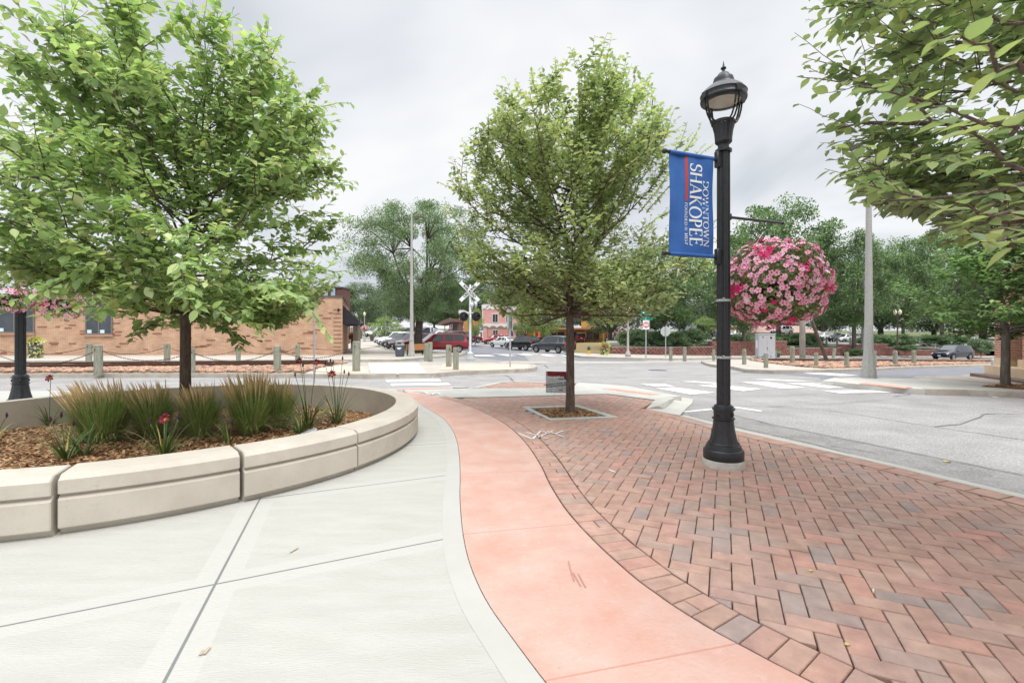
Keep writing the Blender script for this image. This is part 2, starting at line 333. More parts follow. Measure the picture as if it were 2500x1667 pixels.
JA = (W(0, 1529), W(1127, 1307)); JB = (W(399, 1667), W(632, 1222)); J2 = (W(900, 1184), W(1123, 1156)); J3 = (W(985, 1088), W(1117, 1080)); J4 = (W(1006, 1039), W(1093, 1032))
line_joints(M_conc, [(a, b - a) for a, b in (JA, JB, J2, J3)] + [(W(0, 953.5) + Vector((0, -1.2, 0)), Vector((1, .05, 0)))], (.13, .135, .14), .005, .1, (.45, .447, .42))
slab('plaza_bed', [Vector((-16, -2.6)), Vector((7, -2.6)), Vector((5.42, -1)), *[p for p in reversed(px([(1700, 1031), (1800, 1051.8), (2124, 1126), (2500, 1217)]))], *px([(1577, 998), (1483, 963), (1200, 962), (1000, 958), (0, 966), (-700, 968)])], M_sand, .2, -.03)
slab('concrete_paving', conc_poly, M_conc, .1, 0, grid=3)
bo = offset(pinkL, -.008); bi = offset(pinkL, -.125)
sheet('concrete_border', bo[3:] + list(reversed(bi[3:])), M_band, .0018, grid=3, thick=.0012)
line_joints(M_pink, [(W(*a), W(*b) - W(*a)) for a, b in (((1131, 1304), (1400, 1279)), ((1123, 1156), (1325, 1148)), ((1119, 1078), (1261, 1073)), ((1100, 1035), (1223, 1027)), ((1066, 995), (1155, 991)), ((1131, 1700), (1700, 1590)))], (.45, .22, .17), .003, 0)
slab('coral_walkway', pinkL + list(reversed(offset(pinkR, .004))), M_pink, .1, .001, grid=3)
# concrete strip north of the brick field, kerb ramp and the flush kerb beside the street
C2 = px([(988, 956), (985, 948.5), (1130, 944), (1155, 948), (1399, 946), (1409, 935), (1424, 934), (1531, 942), (1608, 956.6), (1664, 967), (1631, 969), (1599, 976), (1483, 961), (1200, 969), (1074, 970)])
M_conc2 = mat('ramp_concrete', (.58, .575, .53), .85, (.68, .67, .625), 2, bump=.12, bscale=100, spots=[(6, .62, (.48, .46, .42), .4)])
line_joints(M_conc2, [(W(1265, 946), W(1300, 968) - W(1265, 946)), (W(1120, 945), W(1180, 969) - W(1120, 945)), (W(1409, 935), W(1483, 961) - W(1409, 935)), (W(1450, 950), W(1631, 967) - W(1450, 950))], (.36, .35, .33), .006, .07, (.5, .49, .46))
slab('concrete_strip', C2, M_conc2, .14, .002, grid=3)
sheet('tactile_paving', px([(1470, 948.8), (1501, 948.5), (1612, 962.6), (1590, 963.6)], .006), M_tact, .008)
sheet('tactile_paving', px([(969, 949.6), (1100, 946), (1100, 947.6), (969, 951.2)], .006), M_tact, .008)
# flared kerb ramp with its gutter
q = [(1577, 998, 0), (1599, 976, 0), (1631, 969, 0), (1655, 967.5, -.04), (1692, 974, -.1), (1690, 984, -.11), (1675, 997, -.11), (1660, 1014, -.03), (1606, 990, .01), (1632, 977, .01), (1637, 986, -.09), (1622, 998, -.09), (1648, 1001, -.06)]
V = [W(a, b, l) for a, b, l in q]
pydata('kerb_ramp', V, [[0, 8, 1], [1, 8, 9], [1, 9, 2], [2, 9, 3], [3, 9, 10, 4], [4, 10, 5], [5, 10, 6], [9, 8, 11, 10], [8, 0, 11], [0, 7, 12, 11], [11, 12, 6, 10], [12, 7, 6]], M_conc2)['kind'] = 'structure'
kin = px([(1577, 998), (1658, 1015), (1800, 1051.8), (2124, 1126), (2500, 1217)]) + [Vector((5.42, -1)), Vector((6, -2.6))]
kout = offset(kin, .11)
slab('kerb', kin[1:] + list(reversed(kout[1:])), M_conc2, .16, .003, grid=3)
# ---- brick pavers
def inside(p, poly):
    c = False; n = len(poly)
    for i in range(n):
        a, b = poly[i], poly[(i + 1) % n]
        if (a[1] > p[1]) != (b[1] > p[1]) and p[0] < (b[0] - a[0]) * (p[1] - a[1]) / (b[1] - a[1]) + a[0]: c = not c
    return c
def clip(poly, a, n):
    """keep the side of the line through a with normal n where (p-a).n > 0"""
    o = []
    for i in range(len(poly)):
        p, q_ = poly[i], poly[(i + 1) % len(poly)]; dp, dq = (p - a).dot(n), (q_ - a).dot(n)
        if dp >= 0: o.append(p)
        if dp * dq < 0: o.append(p + (q_ - p) * (dp / (dp - dq)))
    return o
def area(p): return abs(sum(p[i].x * p[(i + 1) % len(p)].y - p[(i + 1) % len(p)].x * p[i].y for i in range(len(p)))) / 2
class Bricks:
    def __init__(s): s.V = []; s.F = []
    def add(s, poly, rng, lift=0.0, th=.035, gap=.0032):
        if area(poly) < .0012: return
        if sum((poly[(i + 1) % len(poly)].x - poly[i].x) * (poly[(i + 1) % len(poly)].y + poly[i].y) for i in range(len(poly))) > 0: poly = poly[::-1]
        c = sum(poly, Vector((0, 0))) / len(poly); n = len(poly)
        def ins(d):
            r = []
            for p in poly:
                v = p - c; L = v.length; r.append(c + v * max(.3, (L - d * 1.35) / L))
            return r
        z = g(c.x, c.y) + lift + rng.uniform(-.0015, .0015); tx, ty = rng.uniform(-.008, .008), rng.uniform(-.008, .008)
        b = len(s.V)
        for ring, dz in ((ins(gap), -th), (ins(gap), -.004), (ins(gap + .004), 0)):
            for p in ring: s.V.append((p.x, p.y, z + dz + (p.x - c.x) * tx + (p.y - c.y) * ty))
        s.F.append([b + 2 * n + i for i in range(n)])
        for k in (0, 1):
            for i in range(n): s.F.append([b + k * n + i, b + k * n + (i + 1) % n, b + (k + 1) * n + (i + 1) % n, b + (k + 1) * n + i])
def field(B, region, hole, rng):
    al, x0, y0, u = .4282, 1.506, 3.247, .10045
    ca, sa = math.cos(al), math.sin(al)
    def L(i, j): return Vector((x0 + u * (i * ca + j * sa), y0 + u * (-i * sa + j * ca)))
    xs = [p[0] for p in region]; ys = [p[1] for p in region]
    ed = [(region[i], region[(i + 1) % len(region)], 1) for i in range(len(region))]
    he = [(hole[i], hole[(i + 1) % len(hole)]) for i in range(len(hole))] if hole else []
    hc = sum(hole, Vector((0, 0))) / len(hole) if hole else None
    for i in range(-95, 95):
        for j in range(-95, 95):
            c0 = L(i, j)
            if not (min(xs) - .3 < c0.x < max(xs) + .3 and min(ys) - .3 < c0.y < max(ys) + .3): continue
            polys = []
            if (j - i) % 4 == 0: polys.append([L(i - 1, j), L(i + 1, j), L(i + 1, j + 1), L(i - 1, j + 1)])
            if (j - i) % 4 == 2: polys.append([L(i, j), L(i + 1, j), L(i + 1, j + 2), L(i, j + 2)])
            for p in polys:
                c = sum(p, Vector((0, 0))) / 4
                near = []
                for a, b, _ in ed:
                    t = clamp((c - a).dot(b - a) / max((b - a).length_squared, 1e-9), 0, 1); d = (a + (b - a) * t - c).length
                    if d < .13: near.append((d, a, b))
                ins_ = [inside(v, region) for v in p]
                if not any(ins_) and not inside(c, region): continue
                if near and not all(ins_):
                    for d, a, b in sorted(near, key=lambda e: e[0])[:3]:
                        t = (b - a).normalized(); n = Vector((-t.y, t.x))
                        if not inside((a + b) / 2 + n * .01, region): n = -n
                        q2 = clip(p, a, n)
                        if len(q2) > 2: p = q2
                        else: p = []; break
                if not p: continue
                if hole:
                    if inside(c, hole): continue
                    if any(inside(v, hole) for v in p):
                        best = None
                        for a, b in he:
                            t = (b - a).normalized(); n = Vector((-t.y, t.x))
                            if (hc - a).dot(n) > 0: n = -n
                            q2 = clip(p, a, n)
                            if len(q2) > 2 and (best is None or area(q2) > area(best)): best = q2
                        if not best: continue
                        p = best
                B.add(p, rng)
pit_out = px([(1274, 994), (1411.7, 989), (1508.7, 1018.6), (1343, 1026)]); pit_in = px([(1293, 996.5), (1407, 992.5), (1482, 1016.6), (1344, 1021.5)])
rng = random.Random(4); B = Bricks()
solO = offset(pinkR, .215)
k_in2 = offset(kin, -.21)
BF = solO[2:] + [Vector((5.7, -2.6))] + list(reversed(k_in2[1:])) + px([(1560, 1000), (1599, 978), (1483, 962.5), (1200, 970.4), (1076, 972)])
field(B, BF, pit_out, rng)
# soldier courses along the coral walkway and along the kerb
def soldiers(line, w0, w1, step, split=.28):
    acc = 0; last = line[0]; k = 0; P_ = [line[0]]
    L = [0]
    for a, b in zip(line, line[1:]): L.append(L[-1] + (b - a).length)
    def at(s):
        for i in range(len(line) - 1):
            if L[i + 1] >= s: 
                t = (s - L[i]) / max(1e-6, L[i + 1] - L[i]); p = line[i].lerp(line[i + 1], t)
                a, b = line[max(i - 1, 0)], line[min(i + 2, len(line) - 1)]; d = (b - a).normalized(); return p, Vector((-d.y, d.x))
        return None
    s = 0
    while s + step < L[-1]:
        (p, n), (q2, m2) = at(s), at(s + step * .985)
        if rng.random() < split:
            wm = (w0 + w1) / 2 + rng.uniform(-.03, .03)
            B.add([p + n * w0, q2 + m2 * w0, q2 + m2 * wm, p + n * wm], rng, .003); B.add([p + n * wm, q2 + m2 * wm, q2 + m2 * w1, p + n * w1], rng, .003)
        else: B.add([p + n * w0, q2 + m2 * w0, q2 + m2 * w1, p + n * w1], rng, .003)
        s += step
soldiers(pinkR, .012, .21, .108)
soldiers(kin, -.205, -.004, .2, .1)
field(B, px([(1160, 947.5), (1216, 935.6), (1255, 933.2), (1402, 935.8), (1396, 945.5)]), None, rng)
o = pydata('brick_paving', B.V, B.F, M_pav); o['kind'] = 'structure'
slab('brick_bed', px([(1155, 948), (1214, 934), (1255, 931.5), (1406, 934.3), (1399, 946)]), M_sand, .14, -.03)
kk = px([(1105, 946.5), (1155, 945.5), (1214, 933), (1255, 930.6), (1407, 933.6)]); slab('kerb', kk + list(reversed(offset(kk, -.13))), M_conc2, .16, .002)
# tree pit
M_frame = mat('pit_concrete', (.42, .45, .43), .85, (.52, .54, .51), 6, bump=.2, bscale=80)
fr = empty('tree_pit', (0, 0, 0), 0, 'pale concrete frame set in the brick paving around the mulched tree pit', 'tree pit')
mb = MB()
for i in range(4):
    a, b, c, d = pit_out[i], pit_out[(i + 1) % 4], pit_in[(i + 1) % 4], pit_in[i]
    mb.add([(p.x, p.y, z) for z in (-.1, .006) for p in (a, b, c, d)], [[0, 3, 2, 1], [4, 5, 6, 7], [0, 1, 5, 4], [1, 2, 6, 5], [2, 3, 7, 6], [3, 0, 4, 7]])
mb.build('frame', M_frame, fr)
def chips(name, test, box, n, zf, size=.035, label=None, seed=1, parent=None):
    r = random.Random(seed); V = []; Fc = []; k = 0
    while k < n:
        x, y = r.uniform(box[0], box[2]), r.uniform(box[1], box[3])
        if not test(Vector((x, y))): continue
        k += 1; a = r.uniform(0, 6.28); L = size * r.uniform(.5, 1.5); w = L * r.uniform(.18, .4); t = r.uniform(-.5, .5)
        u = Vector((math.cos(a), math.sin(a), t)) * L / 2; v = Vector((-math.sin(a), math.cos(a), r.uniform(-.5, .5))) * w / 2; c = Vector((x, y, zf(x, y) + r.uniform(.002, .02)))
        b = len(V); V += [c - u - v, c + u - v * .6, c + u * .9 + v, c - u + v * .8, c - u * .2 + Vector((0, 0, -w * .3))]; Fc += [[b, b + 1, b + 2, b + 3]]
        V.pop()
    o = pydata(name, V, Fc, M_chip, parent); o['kind'] = 'stuff'; return o
def mulch(name, poly, zc, n, label, size=.035, seed=1, top=.03):
    c = sum(poly, Vector((0, 0))) / len(poly); R_ = max((p - c).length for p in poly)
    zf = lambda x, y: g(x, y) + zc + top * (1 - ((x - c.x) ** 2 + (y - c.y) ** 2) / R_ ** 2)
    o = slab(name, poly, M_mulch, .05, 0, grid=.5, kind='stuff', zf=zf); tag(o, label, 'mulch')
    xs = [p.x for p in poly]; ys = [p.y for p in poly]
    ch = chips('wood_chips', lambda p: inside(p, poly), (min(xs), min(ys), max(xs), max(ys)), n, zf, size, seed=seed, parent=o)
    return zf
mulch('bark_mulch', [p for p in pit_in], -.045, 7000, 'brown bark mulch filling the square pit around the middle tree', .032, 2, .05)
# ---- far islands, kerbs
def island(name, poly_px, m, kerb_idx, lift=0.0, kw=.16):
    pl = px(poly_px); slab(name, pl, m, .2, lift)
    for (a, b) in kerb_idx:
        ln = pl[a:b + 1]; inn = offset(ln, kw)
        c = sum(pl, Vector((0, 0))) / len(pl)
        kl = [p + Vector((0, 0)) for p in ln]
        slab('kerb', offset(ln, -.02) + list(reversed(inn)), M_kerb, .2, lift + .008)
I1 = [(-700, 917), (-300, 915), (0, 912.8), (500, 912), (760, 913), (900, 914.5), (1050, 912.5), (1120, 906.5), (1280, 901), (1303, 898), (1310, 894.5), (1304, 890), (1285, 887), (1240, 885.5), (1100, 882.8), (860, 884.5), (0, 891.5), (-700, 893.5)]
island('track_verge', I1, M_oldc, [(0, 5), (6, 13)])
I2 = [(-700, 887), (-300, 883.5), (0, 881.5), (780, 878), (900, 878), (968, 877.5), (1010, 874.5), (1100, 867.5), (1132, 865), (1128, 861), (1075, 860.5), (1000, 859), (955, 855), (922, 840), (908, 832), (900, 826), (760, 824), (-700, 845)]
island('sidewalk', I2, M_oldc, [(0, 14)])
I3 = [(1381, 863.5), (1419, 869.8), (1457, 871.2), (1564, 874), (1640, 875), (1760, 873.5), (1900, 872), (2200, 870.8), (2500, 870.5), (3000, 872), (3000, 862), (2500, 861), (2000, 858), (1500, 857), (1370, 852), (1300, 846), (1215, 836), (1100, 832), (1080, 828), (1280, 826), (1400, 838), (1420, 850)]
island('sidewalk', I3[:19] + [(1100, 826), (1900, 826), (3000, 833)][:0] + [(1250, 827), (1330, 833), (1395, 845)], M_oldc, [(0, 9), (14, 17)])
I4 = [(1722, 886), (1740, 890), (1762, 892.5), (1792, 895.5), (1822, 902), (1890, 904), (1960, 903.5), (2040, 902), (2210, 895.5), (2417, 890), (2700, 884), (3000, 879), (3000, 875.5), (2500, 877.4), (2100, 877.8), (1800, 877.6), (1730, 878), (1712, 881)]
island('track_verge', I4, M_oldc, [(0, 11)])
I5 = [(2006, 929), (2037, 931), (2098, 938), (2200, 947), (2260, 950), (2295, 951), (2353, 952), (2500, 957.5), (3000, 978), (3000, 893), (2500, 911), (2380, 914.5), (2337, 916.5), (2244, 919), (2222, 923), (2130, 920.5), (2064, 920.5), (2036, 922)]
island('sidewalk', I5[:9] + [(3000, 900)] + I5[10:], M_white, [(4, 8), (12, 17)])
sheet('tactile_paving', px([(2096, 936.3), (2113, 934), (2228, 945.7), (2209, 947.8)], .01), M_tact, .012)
I5b = px([(2380, 914.5), (2500, 911), (2700, 905), (2900, 940), (2500, 943), (2417, 935.5), (2250, 922.5), (2300, 918)])
sheet('sidewalk', I5b, M_oldc, .006)
mulch('bark_mulch', px([(2395, 943.5), (2440, 940.5), (2520, 941), (2720, 955), (2560, 955)]), .002, 1500, 'brown bark mulch around the young tree by the red brick building', .06, 5, .02)
# dark side streets
sheet('road', px([(1790, 909.6), (1900, 913.5), (2000, 921.5), (2006, 929), (2036, 923), (2230, 924), (2244, 920), (2337, 918), (2500, 913), (2900, 903), (2900, 890), (2700, 889), (2417, 895), (2210, 900), (2040, 907), (1960, 908), (1860, 908)], AL), M_asph2, AL + .004, grid=4)
sheet('road', px([(1740, 878.4), (1900, 877.6), (2300, 877.4), (2700, 877.2), (2700, 872), (2300, 873), (1900, 874), (1760, 875.8)], AL), M_asph2, AL + .004, grid=6)
sheet('road', px([(1140, 870.5), (1225, 881), (1580, 881.5), (1562, 876.5), (1457, 873.8), (1419, 872.6), (1385, 866), (1352, 860), (1240, 848), (1170, 841), (1130, 840), (1110, 848), (1135, 858)], AL), M_asph2, AL + .004, grid=5)
sheet('road', px([(-700, 893.5), (0, 890), (860, 882.8), (1060, 881), (1000, 877.5), (860, 880.3), (0, 885), (-700, 889)], AL), M_asph2, AL + .004, grid=5)
# rail crossing slabs across the street
sheet('track_crossing', px([(1238, 888.5), (1480, 887), (1735, 884), (1722, 880.5), (1500, 882.5), (1215, 882.8)], AL), M_oldc, AL + .006, grid=4)
# markings
def mark(pts, m=M_paint, lift=AL + .009, name='road_marking'): sheet(name, px(pts, AL), m, lift, grid=8)
for q in ([(936, 920), (1056, 919), (1060, 922.4), (938, 924)], [(941, 927.6), (1071, 925.6), (1077, 931), (944, 933)], [(952, 937), (1093, 935), (1101, 940), (955.5, 942.5)],
          [(1810, 933), (1872, 932.7), (1967, 946.7), (1908, 949)], [(1703.6, 941), (1746, 939.5), (1861, 950), (1814, 955.3)],
          [(1601.5, 948), (1644, 946), (1746, 958.6), (1686.6, 963.8)], [(1919, 935.7), (1978.6, 935), (2062, 946.5), (2020, 948)], [(1990, 935.7), (2032, 936.4), (2140, 947), (2112, 948.3)],
          [(2008, 954), (2300, 951.8), (2300, 957), (2047, 960.4)], [(1958, 911), (2022, 910.6), (2096, 916.6), (2052, 918)], [(1156, 866), (1195, 866.4), (1210, 869.6), (1160, 869.4)], [(1213, 865.4), (1236, 865.6), (1262, 868.6), (1238, 869)],
          [(1262, 864.6), (1284, 864.8), (1304, 867.6), (1282, 868)], [(1318, 866.6), (1332, 866.4), (1360, 869), (1340, 869.6)], [(1365, 867.6), (1375, 867.6), (1390, 869.6), (1380, 870)],
          [(1665, 1005), (1740, 998), (1740, 1001), (1668, 1007)], [(1796, 993.6), (1861, 1003.4), (1856, 1006), (1792, 996)], [(1180, 863.6), (1380, 865.4), (1380, 866), (1180, 864.2)]): mark(q)
for q in ([(1559, 937.4), (1623, 937.4), (1648, 943.8), (1601.5, 944.6)], [(1660, 931.5), (1700, 931), (1780, 937.5), (1745, 938.5)], [(1830, 926), (1880, 925.6), (1990, 931.4), (1940, 932)], [(2370, 958), (2392, 958.4), (2440, 971), (2430, 971.5)]): mark(q, M_faint)
# cracks sealed with tar
M_tar = mat('crack_tar', (.13, .13, .15), .6, (.18, .18, .2), 10)
def crack(pts, w=.012, name='road_crack', seed=0, jit=1.0):
    r = random.Random(seed + int(pts[0][0])); ps = []
    for a, b in zip(pts, pts[1:]):
        n = max(2, int(abs(b[0] - a[0]) / 22))
        for k in range(n): ps.append((a[0] + (b[0] - a[0]) * k / n + r.uniform(-1.5, 1.5), a[1] + (b[1] - a[1]) * k / n + r.uniform(-.5, .5) * jit))
    ps.append(pts[-1]); L = px(ps, AL); n = len(L); ws = [w * r.uniform(.3, 1) for _ in L]; V = []
    for i, p in enumerate(L):
        t = (L[min(i + 1, n - 1)] - L[max(i - 1, 0)]).normalized(); nn = Vector((-t.y, t.x)) * ws[i]
        for s_ in (1, -1): q2 = p + nn * s_; V.append((q2.x, q2.y, g(q2.x, q2.y) + AL + .007))
    pydata(name, V, [[2 * i, 2 * i + 1, 2 * i + 3, 2 * i + 2] for i in range(n - 1)], M_tar)['kind'] = 'structure'
for pts, w in (([(1800, 991), (1870, 993), (1990, 998), (2110, 1015), (2200, 1030), (2284, 1043), (2360, 1054), (2500, 1074)], .012), ([(1870, 993), (1985, 989), (2120, 980), (2172, 975)], .01),
               ([(1790, 967), (1880, 968), (2010, 960.5), (2100, 962), (2118, 960)], .01), ([(2182, 968), (2216, 964.5), (2223, 961), (2217, 959)], .025), ([(2283, 1042), (2343, 1036), (2392, 1019), (2400, 1011), (2440, 1010), (2500, 1012)], .018),
               ([(1756, 1005), (1870, 1033), (2010, 1062), (2130, 1087), (2280, 1118), (2400, 1142), (2500, 1162)], .022), ([(2180, 972), (2330, 985), (2420, 997), (2500, 1009)], .008),
               ([(1420, 933), (1500, 936), (1560, 942), (1640, 946)], .015), ([(1233, 916), (1246, 922), (1254, 931)], .04), ([(1304, 887), (1330, 891), (1338, 898)], .03), ([(1570, 901), (1660, 900), (1700, 902), (1800, 912)], .015), ([(1500, 911), (1600, 905)], .012),
               ([(2030, 1090), (2100, 1100), (2140, 1108)], .02), ([(-100, 935), (200, 931), (470, 929), (560, 925)], .015), ([(1120, 905), (1180, 930)], .012)): crack(pts, w)
sheet('road_patch', px([(1690, 1021), (1675, 1000), (1740, 1003), (1850, 1030), (2100, 1078), (2300, 1118), (2500, 1158), (2500, 1210), (2300, 1164), (2130, 1123), (1985, 1084), (1810, 1045)], AL), mat('worn_asphalt', (.2, .195, .19), .9, (.3, .29, .285), 3, bump=.5, bscale=55, spots=[(42, .55, (.45, .44, .43), .5), (48, .57, (.06, .06, .06), .45), (3, .58, (.12, .12, .12), .4)]), AL + .005, grid=4)
mh = MB().lathe([(.36, 0), (.36, .006)], n=28); p = W(1605, 904, AL); o = mh.build('manhole_cover', mat('iron', (.14, .14, .16), .6, metal=.5)); o.location = (p.x, p.y, p.z + .006); tag(o, 'dark round manhole cover in the asphalt of the intersection', 'manhole cover')
# white spray marks on the ground
M_spray = mat('spray_paint', (.6, .57, .55), .8, (.8, .78, .77), 40)
def spray(strokes, lift=.006, w=.018, m=M_spray):
    mb_ = MB()
    for st in strokes:
        L = px(st)
        for a, b in zip(L, L[1:]):
            t = (b - a).normalized(); n = Vector((-t.y, t.x)) * w; z = lambda q2: g(q2.x, q2.y) + lift
            mb_.add([(*(a - n), z(a)), (*(b - n), z(b)), (*(b + n), z(b)), (*(a + n), z(a))], [[0, 1, 2, 3]])
    o = mb_.build('utility_marking', m); o['kind'] = 'structure'
spray([[(1265, 1058), (1300, 1073)], [(1300, 1073), (1320, 1053), (1345, 1060)], [(1285, 1056), (1325, 1068)], [(1315, 1068), (1350, 1052)], [(1335, 1053), (1378, 1068)], [(1355, 1060), (1375, 1052)], [(1487, 1148), (1503, 1154)], [(1340, 1070), (1325, 1070)]], .0075, .011)
spray([[(1038, 958), (1052, 965)], [(1052, 965), (1066, 957)], [(1066, 957), (1076, 963)], [(1040, 963), (1058, 960)]], .0075, .02)
spray([[(962, 911), (972, 914)], [(972, 914), (970, 911)], [(978, 912), (986, 912)]], .012, .03)
# joints, stains
M_stain = mat('rust_stain', (.42, .34, .26), .9)
spray([[(512, 1581), (498, 1599)], [(497, 1588), (488, 1601)], [(708, 1350), (728, 1338)]], .006, .006, M_stain)
M_scuff = mat('tyre_scuff', (.46, .23, .19), .9)
spray([[(1392, 1388), (1402, 1420)], [(1400, 1400), (1418, 1432)], [(1412, 1402), (1430, 1435)], [(1388, 1370), (1392, 1388)]], .006, .003, M_scuff)
# brick insets on the track verge
M_bk2 = brickmat('pale_brick', (.56, .42, .34), (.6, .46, .37), (.42, .33, .27), .4, .4, .012)
for q in ([(760, 905), (850, 911), (905, 911.5), (880, 893), (790, 893)], [(1075, 903), (1160, 904), (1290, 899), (1290, 892), (1240, 888.6), (1080, 889)]): sheet('sidewalk', px(q, .01), mat('verge_brick', (.55, .42, .34), .9, (.64, .5, .41), 6, bump=.5, bscale=14), .012)
sheet('concrete_paving', px([(898, 886), (1022, 886), (1040, 911.5), (945, 912.8), (905, 911)], .01), mat('path_slab', (.55, .49, .43), .85, (.64, .585, .52), 3), .016)
# ballast and rails
def rock(cx, cy, cz, r, rg, V, Fc):
    b = len(V); a0 = rg.uniform(0, 6.28)
    for k, (zz, rr) in enumerate(((-.3, .8), (.25, 1), (.55, .55))):
        for i in range(5):
            a = a0 + i * 1.2566 + k * .5 + rg.uniform(-.3, .3); q2 = rr * r * rg.uniform(.75, 1.2); V.append((cx + math.cos(a) * q2 * 1.25, cy + math.sin(a) * q2, cz + zz * r))
    for k in (0, 1):
        for i in range(5): Fc.append([b + k * 5 + i, b + k * 5 + (i + 1) % 5, b + k * 5 + 5 + (i + 1) % 5, b + k * 5 + 5 + i])
    Fc.append([b + 10 + i for i in range(5)])
def ballast(poly_px, n, seed, size=.06):
    poly = px(poly_px); rg = random.Random(seed); V = []; Fc = []; xs = [p.x for p in poly]; ys = [p.y for p in poly]
    bed = slab('ballast', poly, mat('ballast_bed', (.3, .24, .2), 1, (.5, .4, .33), 12, bump=1, bscale=12), .05, .02, kind='stuff'); tag(bed, None, 'gravel')
    k = 0
    while k < n:
        x, y = rg.uniform(min(xs), max(xs)), rg.uniform(min(ys), max(ys))
        if not inside((x, y), poly): continue
        k += 1; rock(x, y, g(x, y) + .03 + rg.uniform(0, .04), size * rg.uniform(.6, 1.5), rg, V, Fc)
    pydata('stones', V, Fc, M_balast, bed)['kind'] = 'stuff'; return bed
b1 = ballast([(-500, 914), (0, 911.2), (500, 910.5), (740, 911), (800, 893.5), (850, 886.5), (0, 893), (-500, 895)], 14000, 3)
b1['label'] = 'pinkish rail ballast beside the track left of the timber posts at the crossing'
b2 = ballast([(1880, 887), (2010, 900), (2210, 893.8), (2417, 888), (2700, 883), (2900, 879), (2900, 877.5), (2417, 879.5), (2000, 880), (1830, 880)], 12000, 4, .08)
b2['label'] = 'pinkish rail ballast behind the kerb of the right-hand side street'
M_rail = mat('rail_steel', (.09, .055, .045), .6, (.16, .1, .08), 20, metal=.6)
def rail(p0, p1, label, n=40, lift=.02):
    a, b = W(*p0, lift), W(*p1, lift); t = (b - a).normalized(); nn = Vector((-t.y, t.x, 0))
    prof = [(-.07, 0), (.07, 0), (.07, .015), (.015, .035), (.015, .12), (.036, .13), (.036, .165), (-.036, .165), (-.036, .13), (-.015, .12), (-.015, .035), (-.07, .015)]
    V = []; Fc = []; m_ = len(prof)
    for k in range(n + 1):
        c = a.lerp(b, k / n); z = g(c.x, c.y) + lift
        for (u, w) in prof: V.append((c.x + nn.x * u, c.y + nn.y * u, z + w))
    for k in range(n):
        for i in range(m_): Fc.append([k * m_ + i, (k + 1) * m_ + i, (k + 1) * m_ + (i + 1) % m_, k * m_ + (i + 1) % m_])
    Fc += [list(range(m_)), [n * m_ + i for i in range(m_ - 1, -1, -1)]]
    o = pydata('rail', V, Fc, M_rail); tag(o, label, 'rail', 'rails of the railway track'); return o
rail((-450, 907.5), (812, 893.5), 'near steel rail in the ballast left of the crossing'); rail((-450, 899.5), (800, 888.5), 'far steel rail in the ballast left of the crossing')
rail((1870, 883.6), (2800, 880.6), 'near steel rail in the ballast right of the crossing'); rail((1860, 881), (2800, 879.2), 'far steel rail in the ballast right of the crossing')
for q in ([(812, 893.2), (1300, 887.5), (1500, 886.4), (1870, 883.6)], [(800, 888.5), (1215, 884.4), (1500, 883.5), (1860, 881)]):
    L = []
    for a, b in zip(q, q[1:]): L += [(a[0] + (b[0] - a[0]) * t, a[1] + (b[1] - a[1]) * t) for t in (0, .25, .5, .75)]
    L = px(L, -.01); sheet('rail_groove', offset(L, .05) + list(reversed(offset(L, -.05))), M_tar, .02 if False else .021, grid=9)
# ================================================================ LEAVES AND TREES
T8 = np.array([(0, 0, 0), (.28, .27, .05), (.62, .29, .05), (1, 0, -.09), (.62, -.29, .05), (.28, -.27, .05), (.33, 0, 0), (.68, 0, -.03)], float)
F8 = [[0, 6, 1], [6, 7, 2, 1], [7, 3, 2], [0, 5, 6], [5, 4, 7, 6], [4, 3, 7]]
_o = [(0, .0), (.1, .13), (.26, .25), (.45, .3), (.64, .26), (.82, .15), (.93, .05), (1.06, 0)]
T15 = np.array([(u, 0, -.035 * math.sin(u * 3) - .16 * u * u) for u in (0, .3, .6, .85, 1.06)] + [(u, v, .2 * v - .16 * u * u - .05 * math.sin(9 * u) * v) for u, v in _o[1:-1]] + [(u, -v, .2 * v - .16 * u * u + .04 * math.sin(11 * u) * v) for u, v in _o[1:-1]], float)
F15 = [[0, 1, 6, 5], [1, 2, 8, 7, 6], [2, 3, 9, 8], [3, 4, 10, 9], [0, 11, 12, 1], [1, 12, 13, 14, 2], [2, 14, 15, 3], [3, 15, 16, 4]]
T4 = np.array([(0, 0, 0), (.5, .3, .05), (1, 0, -.06), (.5, -.3, .05)], float); F4 = [[0, 1, 2], [0, 2, 3]]
T4Q = T4; F4Q = [[0, 3, 2, 1]]
def unit(a): return a / np.maximum(np.linalg.norm(a, axis=1, keepdims=True), 1e-9)
